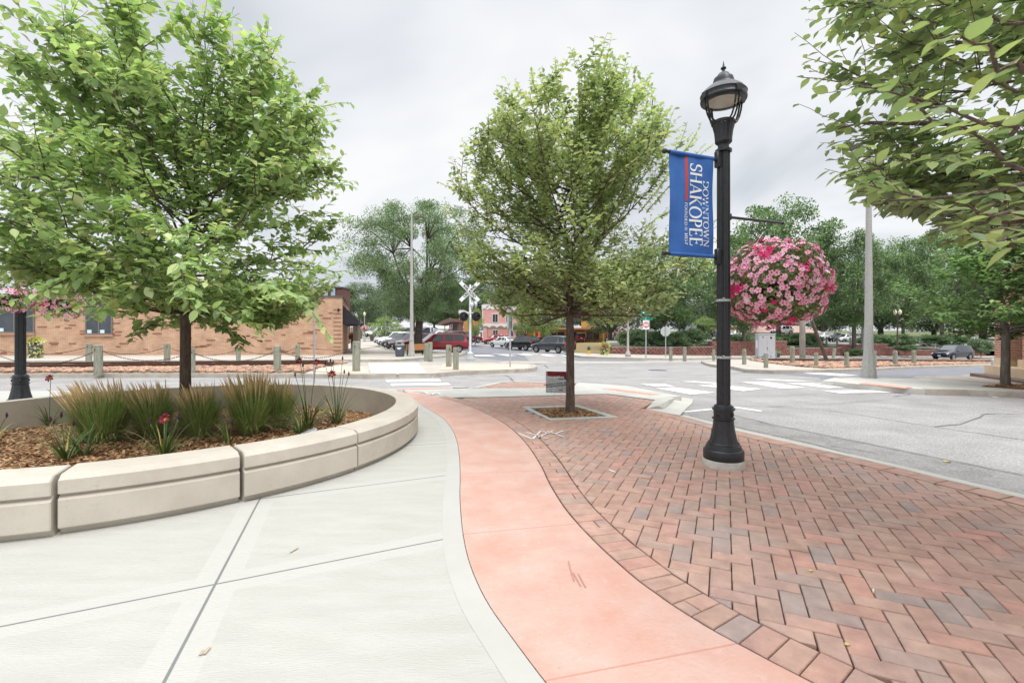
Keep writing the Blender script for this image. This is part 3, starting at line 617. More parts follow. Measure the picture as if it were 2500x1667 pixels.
def scatter_mesh(name, pos, ax, nr, ln, m, parent=None, T=T8, Fc=F8, wide=1.0, smooth=False):
    """one mesh of many small templates: pos, axis, normal, length per piece"""
    pos = np.asarray(pos, float); ax = unit(np.asarray(ax, float)); nr = np.asarray(nr, float); ln = np.asarray(ln, float)
    sd = unit(np.cross(nr, ax)); nr = np.cross(ax, sd); n = len(pos); k = len(T)
    V = pos[:, None] + ln[:, None, None] * (T[None, :, 0:1] * ax[:, None] + T[None, :, 1:2] * wide * sd[:, None] + T[None, :, 2:3] * nr[:, None])
    V = V.reshape(-1, 3)
    tot = np.array([len(f) for f in Fc]); base = np.concatenate([np.array(f) for f in Fc])
    loops = (base[None, :] + (np.arange(n) * k)[:, None]).ravel().astype(np.int32)
    st = np.concatenate([[0], np.cumsum(np.tile(tot, n))[:-1]]).astype(np.int32)
    me = bpy.data.meshes.new(name); me.vertices.add(len(V)); me.vertices.foreach_set('co', V.astype(np.float32).ravel())
    me.loops.add(len(loops)); me.loops.foreach_set('vertex_index', loops); me.polygons.add(len(st)); me.polygons.foreach_set('loop_start', st)
    me.materials.append(m); me.update(calc_edges=True)
    if smooth: me.polygons.foreach_set('use_smooth', [True] * len(me.polygons))
    o = bpy.data.objects.new(name, me); COL.objects.link(o)
    if parent: o.parent = parent
    return o
class Tree:
    def __init__(s, seed): s.r = random.Random(seed); s.w = MB(); s.p = []; s.a = []; s.n = []; s.l = []
    def shoot(s, p, d, L, up=.1, wob=.25, n=6):
        p = Vector(p); d = Vector(d).normalized(); o = [p.copy()]
        for k in range(n):
            d = (d + Vector((s.r.gauss(0, wob), s.r.gauss(0, wob), s.r.gauss(0, wob) + up)) * (1 / n) * 1.6).normalized()
            p = p + d * L / n; o.append(p.copy())
        return o
    def leaves(s, path, sp, size, t0=.1, jit=.35, flat=.75, cup=0):
        L = [0]
        for a, b in zip(path, path[1:]): L.append(L[-1] + (b - a).length)
        x = L[-1] * t0; side = 1; i = 0
        while x < L[-1]:
            while i < len(path) - 2 and L[i + 1] < x: i += 1
            t = (path[i + 1] - path[i]).normalized(); p = path[i].lerp(path[i + 1], clamp((x - L[i]) / max(1e-6, L[i + 1] - L[i]), 0, 1))
            sd = t.cross(Vector((0, 0, 1)))
            if sd.length < .3: sd = t.cross(Vector((math.cos(i), math.sin(i), 0)))
            sd.normalize(); g_ = s.r.gauss
            ax = t * .55 + sd * side * .85 + Vector((g_(0, jit), g_(0, jit), g_(0, jit) - .18 + cup))
            s.p.append(p); s.a.append(ax); s.n.append(Vector((g_(0, 1 - flat), g_(0, 1 - flat), 1)) + t * .25 + Vector((0, 0, cup)) - sd * side * cup); s.l.append(size * s.r.uniform(.65, 1.2) * (1 - .35 * (x / L[-1]) ** 3))
            side = -side; x += sp * s.r.uniform(.7, 1.3)
    def build(s, parent, bark, leaf, T=T15, Fc=F15, wide=1, names=('branches', 'leaves')):
        a = s.w.build(names[0], bark, parent, smooth=True)
        b = scatter_mesh(names[1], np.array([tuple(v) for v in s.p]), np.array([tuple(v) for v in s.a]), np.array([tuple(v) for v in s.n]), s.l, leaf, parent, T, Fc, wide)
        return a, b
def envr(env, z):
    if z <= env[0][0]: return env[0][1]
    for (a, ra), (b, rb) in zip(env, env[1:]):
        if z <= b: return ra + (rb - ra) * (z - a) / (b - a)
    return env[-1][1]
def near_tree(loc, seed, trunk_h, tr, env, nl, nsub, ntw, sp, size, bark, leaf, label, spikes=(), up=.35, z0=None, rise=.9, trunk_lean=(0, 0), keep=None, jit=.35, twl=.42):
    """street tree: trunk and limbs > twigs with two ranks of leaves; env = list of (height, radius)"""
    T = Tree(seed); r = T.r; root = empty('tree', loc, 0, label, 'tree')
    zt = env[-1][0]; zb = z0 or trunk_h
    pts = [Vector((0, 0, 0)), Vector((.005, 0, .1)), Vector((trunk_lean[0] * .5, trunk_lean[1] * .5, trunk_h * .55)), Vector((trunk_lean[0], trunk_lean[1], trunk_h))]
    tk = MB(); n = 14
    prof = [(0, 1.22), (.06, 1.08), (.2, 1.0), (.5, .95), (1, .88)]
    ptz = [Vector((trunk_lean[0] * t * t, trunk_lean[1] * t * t, trunk_h * t)) for t, _ in prof]
    V = []
    for (t, k), c in zip(prof, ptz):
        for i in range(n):
            a = 6.283 * i / n; rr = tr * k * (1 + .06 * math.sin(3 * a + t * 5) + r.uniform(-.03, .03)); V.append(c + Vector((math.cos(a) * rr, math.sin(a) * rr, -.02 if t == 0 else 0)))
    tk.add(V, [[k * n + i, k * n + (i + 1) % n, (k + 1) * n + (i + 1) % n, (k + 1) * n + i] for k in range(len(prof) - 1) for i in range(n)])
    tk.build('trunk', bark, root, smooth=True)
    top = ptz[-1]; lead = [top]; 
    for k in range(1, 7): lead.append(top + Vector((r.gauss(0, .05) * k * .5, r.gauss(0, .05) * k * .5, (zt * .86 - trunk_h) * k / 6)))
    T.w.tube(lead, tr * .86, 8, .012)
    def leadp(z):
        for a, b in zip(lead, lead[1:]):
            if z <= b.z: return a.lerp(b, clamp((z - a.z) / (b.z - a.z), 0, 1))
        return lead[-1]
    for k in range(nl):
        f = (k + .5) / nl; zs = trunk_h * .93 + (zt * .8 - trunk_h) * f ** 1.5 + r.uniform(-.05, .05); az = k * 2.39996 + r.uniform(-.3, .3)
        ze = min(zt * .97, zs + (zt - zs) * (r.uniform(.15, .95) * rise if f > .4 else r.uniform(-.08, .22)))
        R_ = envr(env, ze) * r.uniform(.72, 1.0); s0 = leadp(zs); e = Vector((math.cos(az) * R_, math.sin(az) * R_, ze))
        c = s0.lerp(e, .5) + Vector((math.cos(az) * R_ * .16, math.sin(az) * R_ * .16, -.1 * (ze - zs) - .02))
        path = [s0 * (1 - t) ** 2 + c * 2 * t * (1 - t) + e * t * t + Vector((r.gauss(0, .015), r.gauss(0, .015), r.gauss(0, .015))) for t in (0, .12, .25, .4, .55, .7, .85, 1)]
        if keep and not keep(path[-1]):
            kp = [i for i, q_ in enumerate(path) if i < 2 or keep(q_)]; m_ = 0
            while m_ < len(path) and m_ in kp: m_ += 1
            path = path[:max(m_, 2)]; path += [path[-1] + (path[-1] - path[-2]) * .02 * (k_ + 1) for k_ in range(8 - len(path))]
        T.w.tube(path, tr * (.34 - .18 * f), 6, .003); T.leaves(path, sp, size, .5, jit)
        for q in range(nsub):
            t = .1 + .9 * (q + r.random()) / nsub; i = min(int(t * 7), 6); p = path[i].lerp(path[i + 1], t * 7 - i if t < 1 else 1)
            d = (path[i + 1] - path[i]).normalized(); sd = d.cross(Vector((0, 0, 1))).normalized() * r.choice((-1, 1))
            dd = d * .7 + sd * r.uniform(.3, 1.1) + Vector((0, 0, r.uniform(-.25, .6))); L = r.uniform(.35, .9) * (.5 + .5 * R_ / 2) * (1.15 - .4 * t)
            sub = T.shoot(p, dd, L, up, .3)
            e_ = sub[-1]; lim = envr(env, e_.z) * 1.06
            if e_.xy.length > lim or e_.z > zt or e_.z < zb - .1: sub = T.shoot(p, dd - Vector((e_.x, e_.y, 0)) * .5 + Vector((0, 0, .3 if e_.z < zb else -.4)), L * .6, up, .3)
            if keep and not keep(sub[-1]): continue
            T.w.tube(sub, .007, 4, .002, caps=False); T.leaves(sub, sp, size, .25, jit)
            for w_ in range(ntw):
                j = r.randrange(1, len(sub) - 1); d2 = (sub[j + 1] - sub[j]).normalized(); s2 = d2.cross(Vector((0, 0, 1))).normalized() * r.choice((-1, 1))
                tw = T.shoot(sub[j], d2 * .6 + s2 * r.uniform(.5, 1) + Vector((0, 0, r.uniform(-.5, .5))), r.uniform(.5, 1) * twl, up * .5, .3, 4)
                if tw[-1].z < zb - .15 or (keep and not keep(tw[-1])): continue
                T.w.tube(tw, .003, 3, .0015, caps=False); T.leaves(tw, sp, size, .1, jit)
    if keep:
        idx = [i for i, p in enumerate(T.p) if keep(p)]
        T.p = [T.p[i] for i in idx]; T.a = [T.a[i] for i in idx]; T.n = [T.n[i] for i in idx]; T.l = [T.l[i] for i in idx]
    for sps in spikes:   # long leading shoots that break the outline: points in local metres
        pp = [Vector(v) for v in sps]; q = []
        for a, b in zip(pp, pp[1:]): q += [a.lerp(b, t) for t in (0, .25, .5, .75)]
        q.append(pp[-1]); q = [v + Vector((r.gauss(0, .01), r.gauss(0, .01), r.gauss(0, .01))) for v in q]
        T.w.tube(q, .008, 4, .002, caps=False); T.leaves(q, sp * .7, size, .05, .22)
        for w_ in range(7):
            j = r.randrange(0, max(2, int(len(q) * .75))); d2 = (q[j + 1] - q[j]).normalized(); s2 = d2.cross(Vector((0, 0, 1))).normalized() * r.choice((-1, 1))
            tw = T.shoot(q[j], d2 * .8 + s2 * r.uniform(.3, 1) + Vector((0, 0, r.uniform(-.3, .5))), r.uniform(.2, .45), up * .5, .3, 4)
            if keep and not keep(tw[-1]): continue
            T.w.tube(tw, .003, 3, .0015, caps=False); T.leaves(tw, sp, size, .1, jit)
    nk = len(T.p)
    if False:
        idx = []
        T.p = [T.p[i] for i in idx]; T.a = [T.a[i] for i in idx]; T.n = [T.n[i] for i in idx]; T.l = [T.l[i] for i in idx]
    w, l = T.build(root, bark, leaf, names=('branches', 'crown'))
    return root
M_bark = mat('bark', (.075, .055, .045), .95, (.2, .155, .13), 14, bump=1, bscale=30, stretch=(3, 3, .6), detail=8, lo=.3, hi=.7)
M_bark2 = mat('far_bark', (.1, .085, .075), .95, (.19, .165, .15), 6, bump=.6, bscale=10, stretch=(2, 2, .5))
L_left = leafmat('linden_leaf', [(0, (.065, .105, .042)), (.35, (.095, .145, .055)), (.7, (.135, .19, .075)), (.94, (.175, .235, .095)), (1, (.25, .25, .1))], .45)
L_mid = leafmat('elm_leaf', [(0, (.08, .112, .05)), (.4, (.113, .148, .066)), (.8, (.155, .188, .09)), (.965, (.19, .215, .1)), (1, (.3, .24, .07))], .4, rough=.42)
L_right = leafmat('near_leaf', [(0, (.045, .075, .032)), (.4, (.07, .103, .04)), (.8, (.1, .13, .052)), (.985, (.12, .15, .06)), (1, (.33, .27, .05))], .42, rough=.42)
L_far = leafmat('far_leaf', [(0, (.04, .085, .03)), (.5, (.065, .125, .04)), (.9, (.1, .17, .055)), (1, (.14, .19, .06))], .3, nscale=.5)
L_fara = leafmat('dark_leaf', [(0, (.03, .06, .028)), (.5, (.05, .09, .04)), (1, (.085, .13, .05))], .25, nscale=.5)
L_farb = leafmat('light_leaf', [(0, (.08, .13, .035)), (.5, (.13, .2, .05)), (1, (.2, .27, .07))], .35, nscale=.5)
def okeep(base, tab, bottom=None):
    def f(p):
        q = p + base; a, b = CX + F * q.x / q.y, HY - F * (q.z - HC) / q.y
        for (ya, la, ra), (yb, lb, rb) in zip(tab, tab[1:]):
            if ya <= b < yb: t = (b - ya) / (yb - ya); return la + (lb - la) * t < a < ra + (rb - ra) * t
        return b < tab[0][0] and tab[0][1] < a < tab[0][2]
    return f
# left tree in the planter
PX, PY, PR_O, PR_I, PZ = -3.86, 5.33, 2.74, 2.47, .38
lt = Vector(((453 - 1250) / F * 5.55, 5.55, .02)); s_l = F / 5.55
def loc_px(x, y, dy, base): p = P(x, y, base.y + dy); return (p.x - base.x, dy, p.z - base.z)
LS = [[(200, 520, .3), (120, 470, .4), (40, 420, .5), (-20, 415, .5)], [(220, 430, .2), (130, 400, .3), (60, 385, .4), (0, 425, .5)], [(200, 400, .6), (110, 360, .7), (40, 385, .8)], [(220, 560, .5), (120, 530, .6), (30, 520, .7)], [(230, 600, .4), (110, 600, .5), (20, 600, .5)], [(280, 450, .5), (140, 380, .7), (10, 330, .9)], [(300, 500, .9), (120, 430, 1.2), (-20, 380, 1.3)], [(260, 560, .8), (120, 560, 1.1), (0, 560, 1.2)], [(200, 480, 0), (100, 410, .1), (20, 360, .2)], [(180, 600, 0), (90, 620, 0), (10, 660, 0)], [(240, 650, .1), (140, 710, .1), (60, 730, .1)], [(620, 560, .4), (720, 540, .5), (790, 545, .6)], [(300, 260, 0), (200, 160, 0), (120, 110, 0)], [(250, 330, -.3), (120, 240, -.4), (0, 190, -.5)], [(300, 380, .8), (180, 300, 1), (60, 250, 1.1)], [(560, 320, -.5), (620, 220, -.6), (660, 160, -.6)],
      [(380, 300, .2), (300, 150, .3), (228, 20, .4)], [(330, 330, -.4), (200, 130, -.5), (130, 35, -.5)], [(500, 220, 0), (470, 130, 0), (420, 47, 0)], [(560, 380, .3), (645, 200, .4), (649, 45, .4)],
      [(420, 250, .5), (360, 160, .5), (308, 100, .5)], [(640, 400, 0), (720, 290, .1), (803, 205, .1)], [(640, 430, -.2), (740, 262, -.2), (857, 252, -.2)], [(640, 360, .5), (740, 310, .6), (832, 292, .6)],
      [(660, 400, -.3), (740, 355, -.3), (812, 380, -.3)], [(680, 480, .2), (780, 445, .2), (875, 457, .2)], [(650, 560, 0), (740, 530, 0), (788, 515, 0)], [(650, 600, .3), (760, 610, .3), (850, 618, .3)],
      [(600, 660, -.2), (760, 655, -.2), (878, 668, -.2)], [(650, 690, -1.2), (730, 730, -1.3), (812, 835, -1.35)], [(560, 740, -.9), (600, 775, -.9), (645, 822, -.9)], [(520, 790, -.3), (570, 815, -.3), (612, 842, -.3)],
      [(380, 790, -.6), (345, 810, -.6), (318, 828, -.6)], [(300, 640, -1.6), (200, 600, -1.8), (90, 560, -1.9)], [(200, 250, -.8), (100, 160, -.9), (10, 110, -1)], [(440, 640, -1.7), (450, 700, -1.8), (470, 770, -1.85)], [(250, 640, -1.5), (170, 680, -1.6), (60, 740, -1.7)],
      [(300, 480, 0), (150, 440, .4), (20, 400, .6)], [(280, 520, .3), (140, 500, .5), (0, 470, .6)], [(300, 560, -.3), (150, 560, -.4), (-10, 520, -.5)], [(300, 600, .2), (160, 640, .3), (20, 620, .4)], [(300, 660, -.5), (180, 690, -.7), (40, 700, -.8)], [(280, 560, -1), (120, 520, -1.3), (-20, 500, -1.4)], [(260, 430, -.6), (120, 380, -.9), (-20, 340, -1)], [(300, 640, .8), (200, 660, 1), (90, 660, 1.1)], [(560, 680, -.5), (640, 700, -.7), (700, 735, -.8)], [(480, 700, -.8), (520, 740, -1), (560, 770, -1.1)],
      [(420, 560, -1.4), (300, 500, -1.7), (150, 450, -1.8)], [(600, 640, .6), (720, 640, .8), (800, 660, .9)], [(560, 260, .3), (590, 170, .3), (600, 120, .3)], [(180, 330, .2), (90, 220, .2), (40, 100, .2)]]
near_tree(lt, 11, 1.45, .062, [(1.2, 1.1), (1.5, 1.7), (2.1, 1.95), (3.0, 1.95), (3.6, 1.75), (4.2, 1.4), (4.75, .7)], 60, 9, 5, .047, .11, M_bark, L_left,
          'leafy green tree growing out of the round stone planter at left', [[loc_px(*p, lt) for p in s_] for s_ in LS], up=.3, jit=.5, keep=okeep(lt, [(-400, -900, 700), (20, -900, 665), (140, -900, 720), (200, -900, 810), (300, -900, 862), (460, -900, 878), (560, -900, 855), (690, -900, 880), (735, -900, 800), (765, -60, 770), (790, 190, 690), (835, 300, 650), (850, 560, 640), (870, 600, 600)]))
# middle tree in the brick pit
mt = W(1392, 1007)
MS = [[(1300, 560, 0), (1210, 520, 0), (1120, 520, 0)], [(1300, 520, -.4), (1200, 450, -.5), (1140, 400, -.5)], [(1310, 640, .3), (1220, 610, .4), (1150, 600, .4)], [(1300, 480, .4), (1210, 400, .5), (1160, 350, .5)], [(1290, 660, -.5), (1220, 660, -.7), (1170, 650, -.8)], [(1330, 600, -.9), (1250, 560, -1.1), (1180, 540, -1.2)], [(1560, 560, .7), (1660, 500, .8), (1730, 470, .9)], [(1560, 620, .3), (1660, 600, .4), (1750, 590, .4)],
      [(1400, 350, 0), (1440, 220, .1), (1472, 114, .1)], [(1450, 330, -.3), (1480, 220, -.3), (1494, 128, -.3)], [(1390, 350, .2), (1365, 240, .2), (1353, 140, .2)], [(1340, 330, -.1), (1310, 240, -.1), (1296, 170, -.1)], [(1300, 300, 0), (1250, 240, 0), (1212, 207, 0)],
      [(1230, 480, .3), (1130, 470, .3), (1066, 444, .3)], [(1270, 460, -.2), (1180, 390, -.2), (1128, 342, -.2)], [(1330, 420, .4), (1250, 340, .4), (1218, 302, .4)], [(1500, 330, .2), (1540, 230, .2), (1552, 162, .2)], [(1530, 300, 0), (1570, 220, 0), (1586, 182, 0)], [(1560, 360, -.2), (1610, 290, -.2), (1640, 264, -.2)],
      [(1560, 420, .3), (1610, 340, .3), (1638, 306, .3)], [(1560, 520, .5), (1660, 390, .6), (1712, 302, .6)], [(1580, 520, .8), (1680, 400, .9), (1740, 354, .9)], [(1580, 600, 0), (1660, 560, 0), (1740, 640, 0)], [(1580, 650, -.4), (1660, 650, -.4), (1730, 690, -.4)], [(1250, 620, -.3), (1190, 620, -.3), (1125, 630, -.3)],
      [(1290, 700, -.4), (1240, 720, -.4), (1180, 735, -.4)], [(1500, 720, -.3), (1580, 740, -.3), (1640, 775, -.3)], [(1250, 560, .2), (1150, 570, .2), (1105, 560, .2)], [(1430, 400, -.5), (1420, 290, -.5), (1415, 205, -.5)]]
near_tree(mt, 23, 1.5, .066, [(1.2, 1.0), (1.5, 1.75), (2.1, 1.95), (2.9, 2.15), (3.5, 2.05), (4.2, 1.7), (4.8, 1.1), (5.15, .5)], 76, 9, 5, .045, .092, M_bark, L_mid,
          'upright olive green tree in the square mulched pit of the brick paving', [[loc_px(*p, mt) for p in s_] for s_ in MS], up=.75, rise=1.0, keep=okeep(mt, [(105, 1400, 1500), (130, 1330, 1530), (200, 1200, 1610), (260, 1205, 1650), (340, 1122, 1720), (440, 1062, 1745), (560, 1095, 1752), (640, 1120, 1762), (680, 1145, 1762), (700, 1152, 1700), (740, 1180, 1660), (770, 1230, 1620), (790, 1290, 1540), (812, 1370, 1440), (830, 1400, 1401)]))
# near tree at the right, trunk outside the picture
rt = Vector((3.3, 1.75, 0))
RS = [[(2300, 260, .9), (2120, 190, 1.15), (1966, 140, 1.3)], [(2280, 60, .9), (2120, 20, 1.1), (1958, 22, 1.3)], [(2300, 260, .6), (2120, 200, .6), (1962, 190, .7)], [(2280, 330, 1.0), (2150, 330, 1.2), (2015, 365, 1.4)], [(2330, 420, .6), (2200, 400, .7), (2058, 420, .9)], [(2330, 500, .5), (2200, 460, .6), (2085, 470, .7)],
      [(2460, 560, .2), (2380, 580, .2), (2320, 585, .2)], [(2500, 420, -.4), (2330, 300, -.45), (2080, 205, -.55)], [(2500, 320, -.55), (2350, 280, -.6), (2200, 240, -.65)], [(2500, 520, -.3), (2400, 520, -.3), (2290, 500, -.3)], [(2500, 180, -.3), (2400, 120, -.35), (2260, 60, -.4)], [(2480, 500, .1), (2400, 540, .1), (2330, 575, .15)],
      [(2480, 560, 0), (2400, 565, 0), (2330, 560, 0)], [(2450, 480, .3), (2330, 490, .4), (2200, 485, .5)], [(2400, 520, .6), (2300, 510, .7), (2190, 505, .8)], [(2350, 380, .9), (2200, 370, 1.1), (2040, 385, 1.2)], [(2500, 590, -.2), (2430, 590, -.2), (2380, 600, -.2)], [(2500, 560, .5), (2440, 575, .5), (2370, 575, .5)], [(2400, 440, .8), (2280, 440, .9), (2140, 455, 1)],
      [(2500, 230, .3), (2300, 130, .4), (2130, 80, .5)], [(2500, 460, .7), (2350, 430, .8), (2230, 420, .9)], [(2500, 60, .2), (2350, 20, .3), (2200, -20, .3)], [(2500, 380, .3), (2360, 370, .3), (2250, 400, .3)], [(2500, 500, .9), (2400, 490, 1.0), (2300, 520, 1.1)], [(2400, 160, 1.3), (2250, 120, 1.5), (2120, 110, 1.6)]]
def rkeep(p):
    q = p + rt
    if q.y < .75: return q.x > 1.6 * max(q.y, .3) + .6
    a, b = CX + F * q.x / q.y, HY - F * (q.z - HC) / q.y; lim = 1955
    for y_, l_ in ((-200, 1955), (200, 1955), (260, 1985), (340, 1995), (380, 2010), (420, 2045), (475, 2075), (505, 2150), (531, 2250), (590, 2300), (604, 2600), (900, 2900)):
        if b >= y_: lim = l_
    return a > lim + 25 * math.sin(b * .07) and q.y > 1.75
near_tree(rt, 5, 1.7, .1, [(1.45, 1.3), (1.8, 1.9), (2.4, 2.15), (3.3, 2.25), (4.0, 1.9), (4.8, 1.2)], 54, 8, 7, .05, .088, M_bark, L_right,
          'nearest tree whose large leaves hang in from the right edge', [[loc_px(*p, rt) for p in s_] for s_ in RS], up=.1, rise=.55, keep=rkeep)
# young tree beside the red brick building
yt = W(2455, 944)
near_tree(yt, 31, 1.25, .085, [(1.1, .7), (1.4, 1.4), (1.9, 1.95), (2.6, 1.9), (3.2, 1.35), (3.75, .6), (4.0, .2)], 36, 8, 6, .06, .13, M_bark2, leafmat('maple_leaf', [(0, (.045, .1, .03)), (.5, (.08, .155, .04)), (1, (.14, .22, .06))], .35),
          'young green tree in front of the red brick building', up=.25)
# ---------------- farther trees
def clump_tree(name, seed, H, R_, trunk, leafm, n_cl, per, size, z0=.3, shape='round', bark=None, sub=1.0, fine=False, lean=0, tr=None, T=T4, Fc=F4):
    """far tree: trunk, crown made of leaf clumps at the ends of its limbs"""
    r = random.Random(seed); npr = np.random.RandomState(seed); root = empty(name, (0, 0, 0)); w = MB()
    tr = tr or H * .022; fk = H * z0
    base = [Vector((0, 0, -.3)), Vector((lean * .3, 0, fk * .5)), Vector((lean, 0, fk))]; w.tube(base, tr * 1.1, 9, tr * .8)
    ap, aa, an, al = [], [], [], []; cz = (fk * .85 + H) / 2; hz = (H - fk * .85) / 2; cs = []
    k = 0
    while len(cs) < n_cl:
        v = Vector((r.uniform(-1, 1), r.uniform(-1, 1), r.uniform(-1, 1)))
        if v.length > 1 or v.length < .3: continue
        v = v * (v.length ** -.45)
        if v.length > 1: v.normalize()
        wz = 1 if shape == 'round' else (1.0 - .45 * max(0, v.z) if shape == 'cone' else 1 - .35 * max(0, -v.z))
        if shape == 'vase': wz = .62 + .38 * (v.z + 1) / 2 + .1
        if shape == 'column': wz = (1 - (v.z + 1) / 2) ** .5 * 1.15
        c = Vector((v.x * R_ * wz * r.uniform(.8, 1.08), v.y * R_ * wz * r.uniform(.8, 1.08), cz + v.z * hz * r.uniform(.88, 1.05))); cs.append(c)
    for i, c in enumerate(cs):
        if i == 0:
            hubs = []
            for k_ in range(9):
                az = k_ * 2.4; hb_ = Vector((math.cos(az) * R_ * r.uniform(.3, .5), math.sin(az) * R_ * r.uniform(.3, .5), cz + hz * r.uniform(-.35, .3))); hubs.append(hb_); s0 = base[-1] + Vector((0, 0, -fk * .12 * (k_ % 3)))
                if shape != 'column': w.tube([s0, s0.lerp(hb_, .35) + Vector((r.gauss(0, R_ * .04), r.gauss(0, R_ * .04), hz * .04)), s0.lerp(hb_, .7) + Vector((r.gauss(0, R_ * .05), r.gauss(0, R_ * .05), 0)), hb_], tr * r.uniform(.4, .6), 6, tr * .2, caps=False)
        if i % 2 == 0 and shape != 'column':
            hb_ = min(hubs, key=lambda q_: (q_ - c).length); w.tube([hb_, hb_.lerp(c, .5) + Vector((0, 0, hz * .05)), c], tr * .18, 4, tr * .03, caps=False)
        rad = R_ * r.uniform(.16, .3) * sub; m = int(per * r.uniform(.7, 1.3))
        q = npr.normal(size=(m, 3)); q = q / np.linalg.norm(q, axis=1, keepdims=True) * (npr.rand(m, 1) ** .5); q[:, 2] *= .62
        q *= rad; d = npr.normal(size=(m, 3)) * .7 + q / rad; d[:, 2] -= .15
        ap.append(np.array(c)[None] + q); aa.append(d); an.append(npr.normal(size=(m, 3)) * .6 + np.array([0, 0, 1])); al.append(size * npr.uniform(.6, 1.4, m))
    w.build('trunk', bark or M_bark2, root, smooth=True)
    scatter_mesh('crown', np.concatenate(ap), np.concatenate(aa), np.concatenate(an), np.concatenate(al), leafm, root, T, Fc)
    return root
def place(o, x, y, z=None, s=1, sz=None, rz=0, label=None, group=None, cat='tree'):
    o.location = (x, y, g(x, y) if z is None else z); o.scale = (s, s, sz or s); o.rotation_euler = (0, 0, rz); return tag(o, label, cat, group)
hl = clump_tree('tree', 7, 12, 6.3, 1, leafmat('locust_leaf', [(0, (.032, .06, .028)), (.5, (.055, .09, .038)), (1, (.08, .125, .05))], .25, nscale=.6), 170, 560, .12, .27, 'vase', mat('locust_bark', (.05, .04, .035), .95, (.1, .08, .07), 8, bump=.8, bscale=12), .66, tr=.36, lean=.2)
p = W(1027, 861); place(hl, p.x, 39, None, .98, 1.04, .4, 'feathery honey locust with a dark forked trunk behind the wooden bench')
protoA = clump_tree('tree', 1, 10, 4.2, 1, L_far, 150, 170, .2, .28, 'round', sub=.8); protoB = clump_tree('tree', 2, 10, 4.4, 1, L_far, 155, 170, .19, .22, 'vase', tr=.2, sub=.8)
protoC = clump_tree('tree', 3, 10, 4.6, 1, L_fara, 130, 200, .21, .18, 'round'); protoD = clump_tree('tree', 8, 6, 2.6, 1, L_farb, 70, 130, .14, .2, 'vase')
used = set()
def bg(proto, pxc, Y, wpx, ytop, ybase, rz, label, group=None, z=None):
    s = F / Y; zb = HC - (ybase - HY) / s if z is None else z; h = HC - (ytop - HY) / s - zb; pr = {protoA: (10, 4.6), protoB: (10, 4.8), protoC: (10, 5.0), protoD: (6, 2.9)}[proto]
    o = proto if proto not in used else copy_tree(proto); used.add(proto)
    place(o, (pxc - CX) / s, Y, zb, wpx / s / 2 / pr[1], h / pr[0], rz, label, group)
GB = 'trees beyond the railway on the right'
bg(protoB, 1900, 62, 290, 493, 846, .3, 'tallest broad tree showing above the pink flower basket', GB)
bg(protoB, 1815, 50, 210, 600, 858, 1.3, 'tree with a pale forked trunk left of the grey electrical cabinet', GB)
bg(protoA, 1618, 48, 270, 600, 850, 2.0, 'tree rising from the hedge behind the no entry sign', GB)
bg(protoA, 2085, 57, 210, 572, 862, 4.0, 'tree with a dark leaning trunk left of the tall concrete lamp pole', GB)
bg(protoB, 2205, 66, 190, 584, 845, 5.0, 'slim trunked tree right of the twin globe lamp', GB)
bg(protoA, 2300, 72, 190, 560, 842, .9, 'tree behind the parked dark blue car', GB)
bg(protoB, 2010, 92, 200, 610, 838, 2.2, 'pale green tree behind the parked white pickup', GB)
bg(protoC, 1490, 76, 260, 640, 842, .2, 'dark tree in front of the yellow restaurant front', GB)
GF = 'distant trees closing the view'
for i, (a, Y, wd, t, b, pr) in enumerate([(1700, 130, 300, 680, 830, protoC), (1850, 150, 260, 690, 830, protoA), (2150, 140, 300, 650, 830, protoC), (2400, 120, 330, 640, 835, protoA), (2560, 110, 300, 620, 835, protoB), (1560, 150, 260, 700, 830, protoC), (2280, 160, 260, 690, 830, protoC),
        (1330, 140, 240, 700, 830, protoC), (1450, 165, 200, 690, 828, protoA), (2000, 170, 260, 690, 828, protoC), (2700, 100, 380, 600, 838, protoC), (1235, 150, 200, 705, 830, protoA)]):
    bg(pr, a, Y, wd, t, b, i * 1.1, 'dark and light green tree tops massed behind the shops and car park', GF)
GL = 'trees lining the avenue beyond the bench'
for i, (a, Y, wd, t, b, pr, lb) in enumerate([(880, 95, 130, 690, 822, protoC, 'dark tree right behind the corner of the left brick building'), (945, 120, 120, 705, 815, protoC, 'dark tree behind the round white sign back'), (1100, 130, 150, 690, 812, protoA, 'tree above the brown flat shelter roof'),
        (1180, 170, 190, 670, 812, protoC, 'dark tree mass left of the pink building'), (1010, 200, 130, 700, 806, protoA, 'far tree at the end of the avenue'), (830, 130, 110, 700, 815, protoA, 'far tree seen over the dark awning'), (1060, 240, 130, 720, 806, protoC, 'farthest dark tree behind the white rail fence'), (915, 180, 100, 720, 806, protoA, 'far light tree above the far street lamp')]):
    bg(pr, a, Y, wd, t, b, i * 1.7, lb, GL)
bg(protoD, 942, 62, 92, 775, 838, .4, 'yellow green sapling standing behind the row of parked cars')
bg(protoD, 1160, 66, 50, 755, 838, 2.4, 'thin sapling in front of the pink building corner')
bg(protoD, 1282, 58, 90, 735, 845, 1.4, 'small dark leaved tree in front of the yellow restaurant')
bg(protoD, 1332, 60, 110, 735, 846, 2.9, 'small tree left of the middle tree trunk before the yellow wall')
bg(protoD, 1720, 62, 80, 775, 826, 3.4, 'bright yellow green shrub tree left of the white car roof')
con = clump_tree('conifer', 12, 7, 1.5, 1, L_fara, 120, 60, .16, .02, 'column')
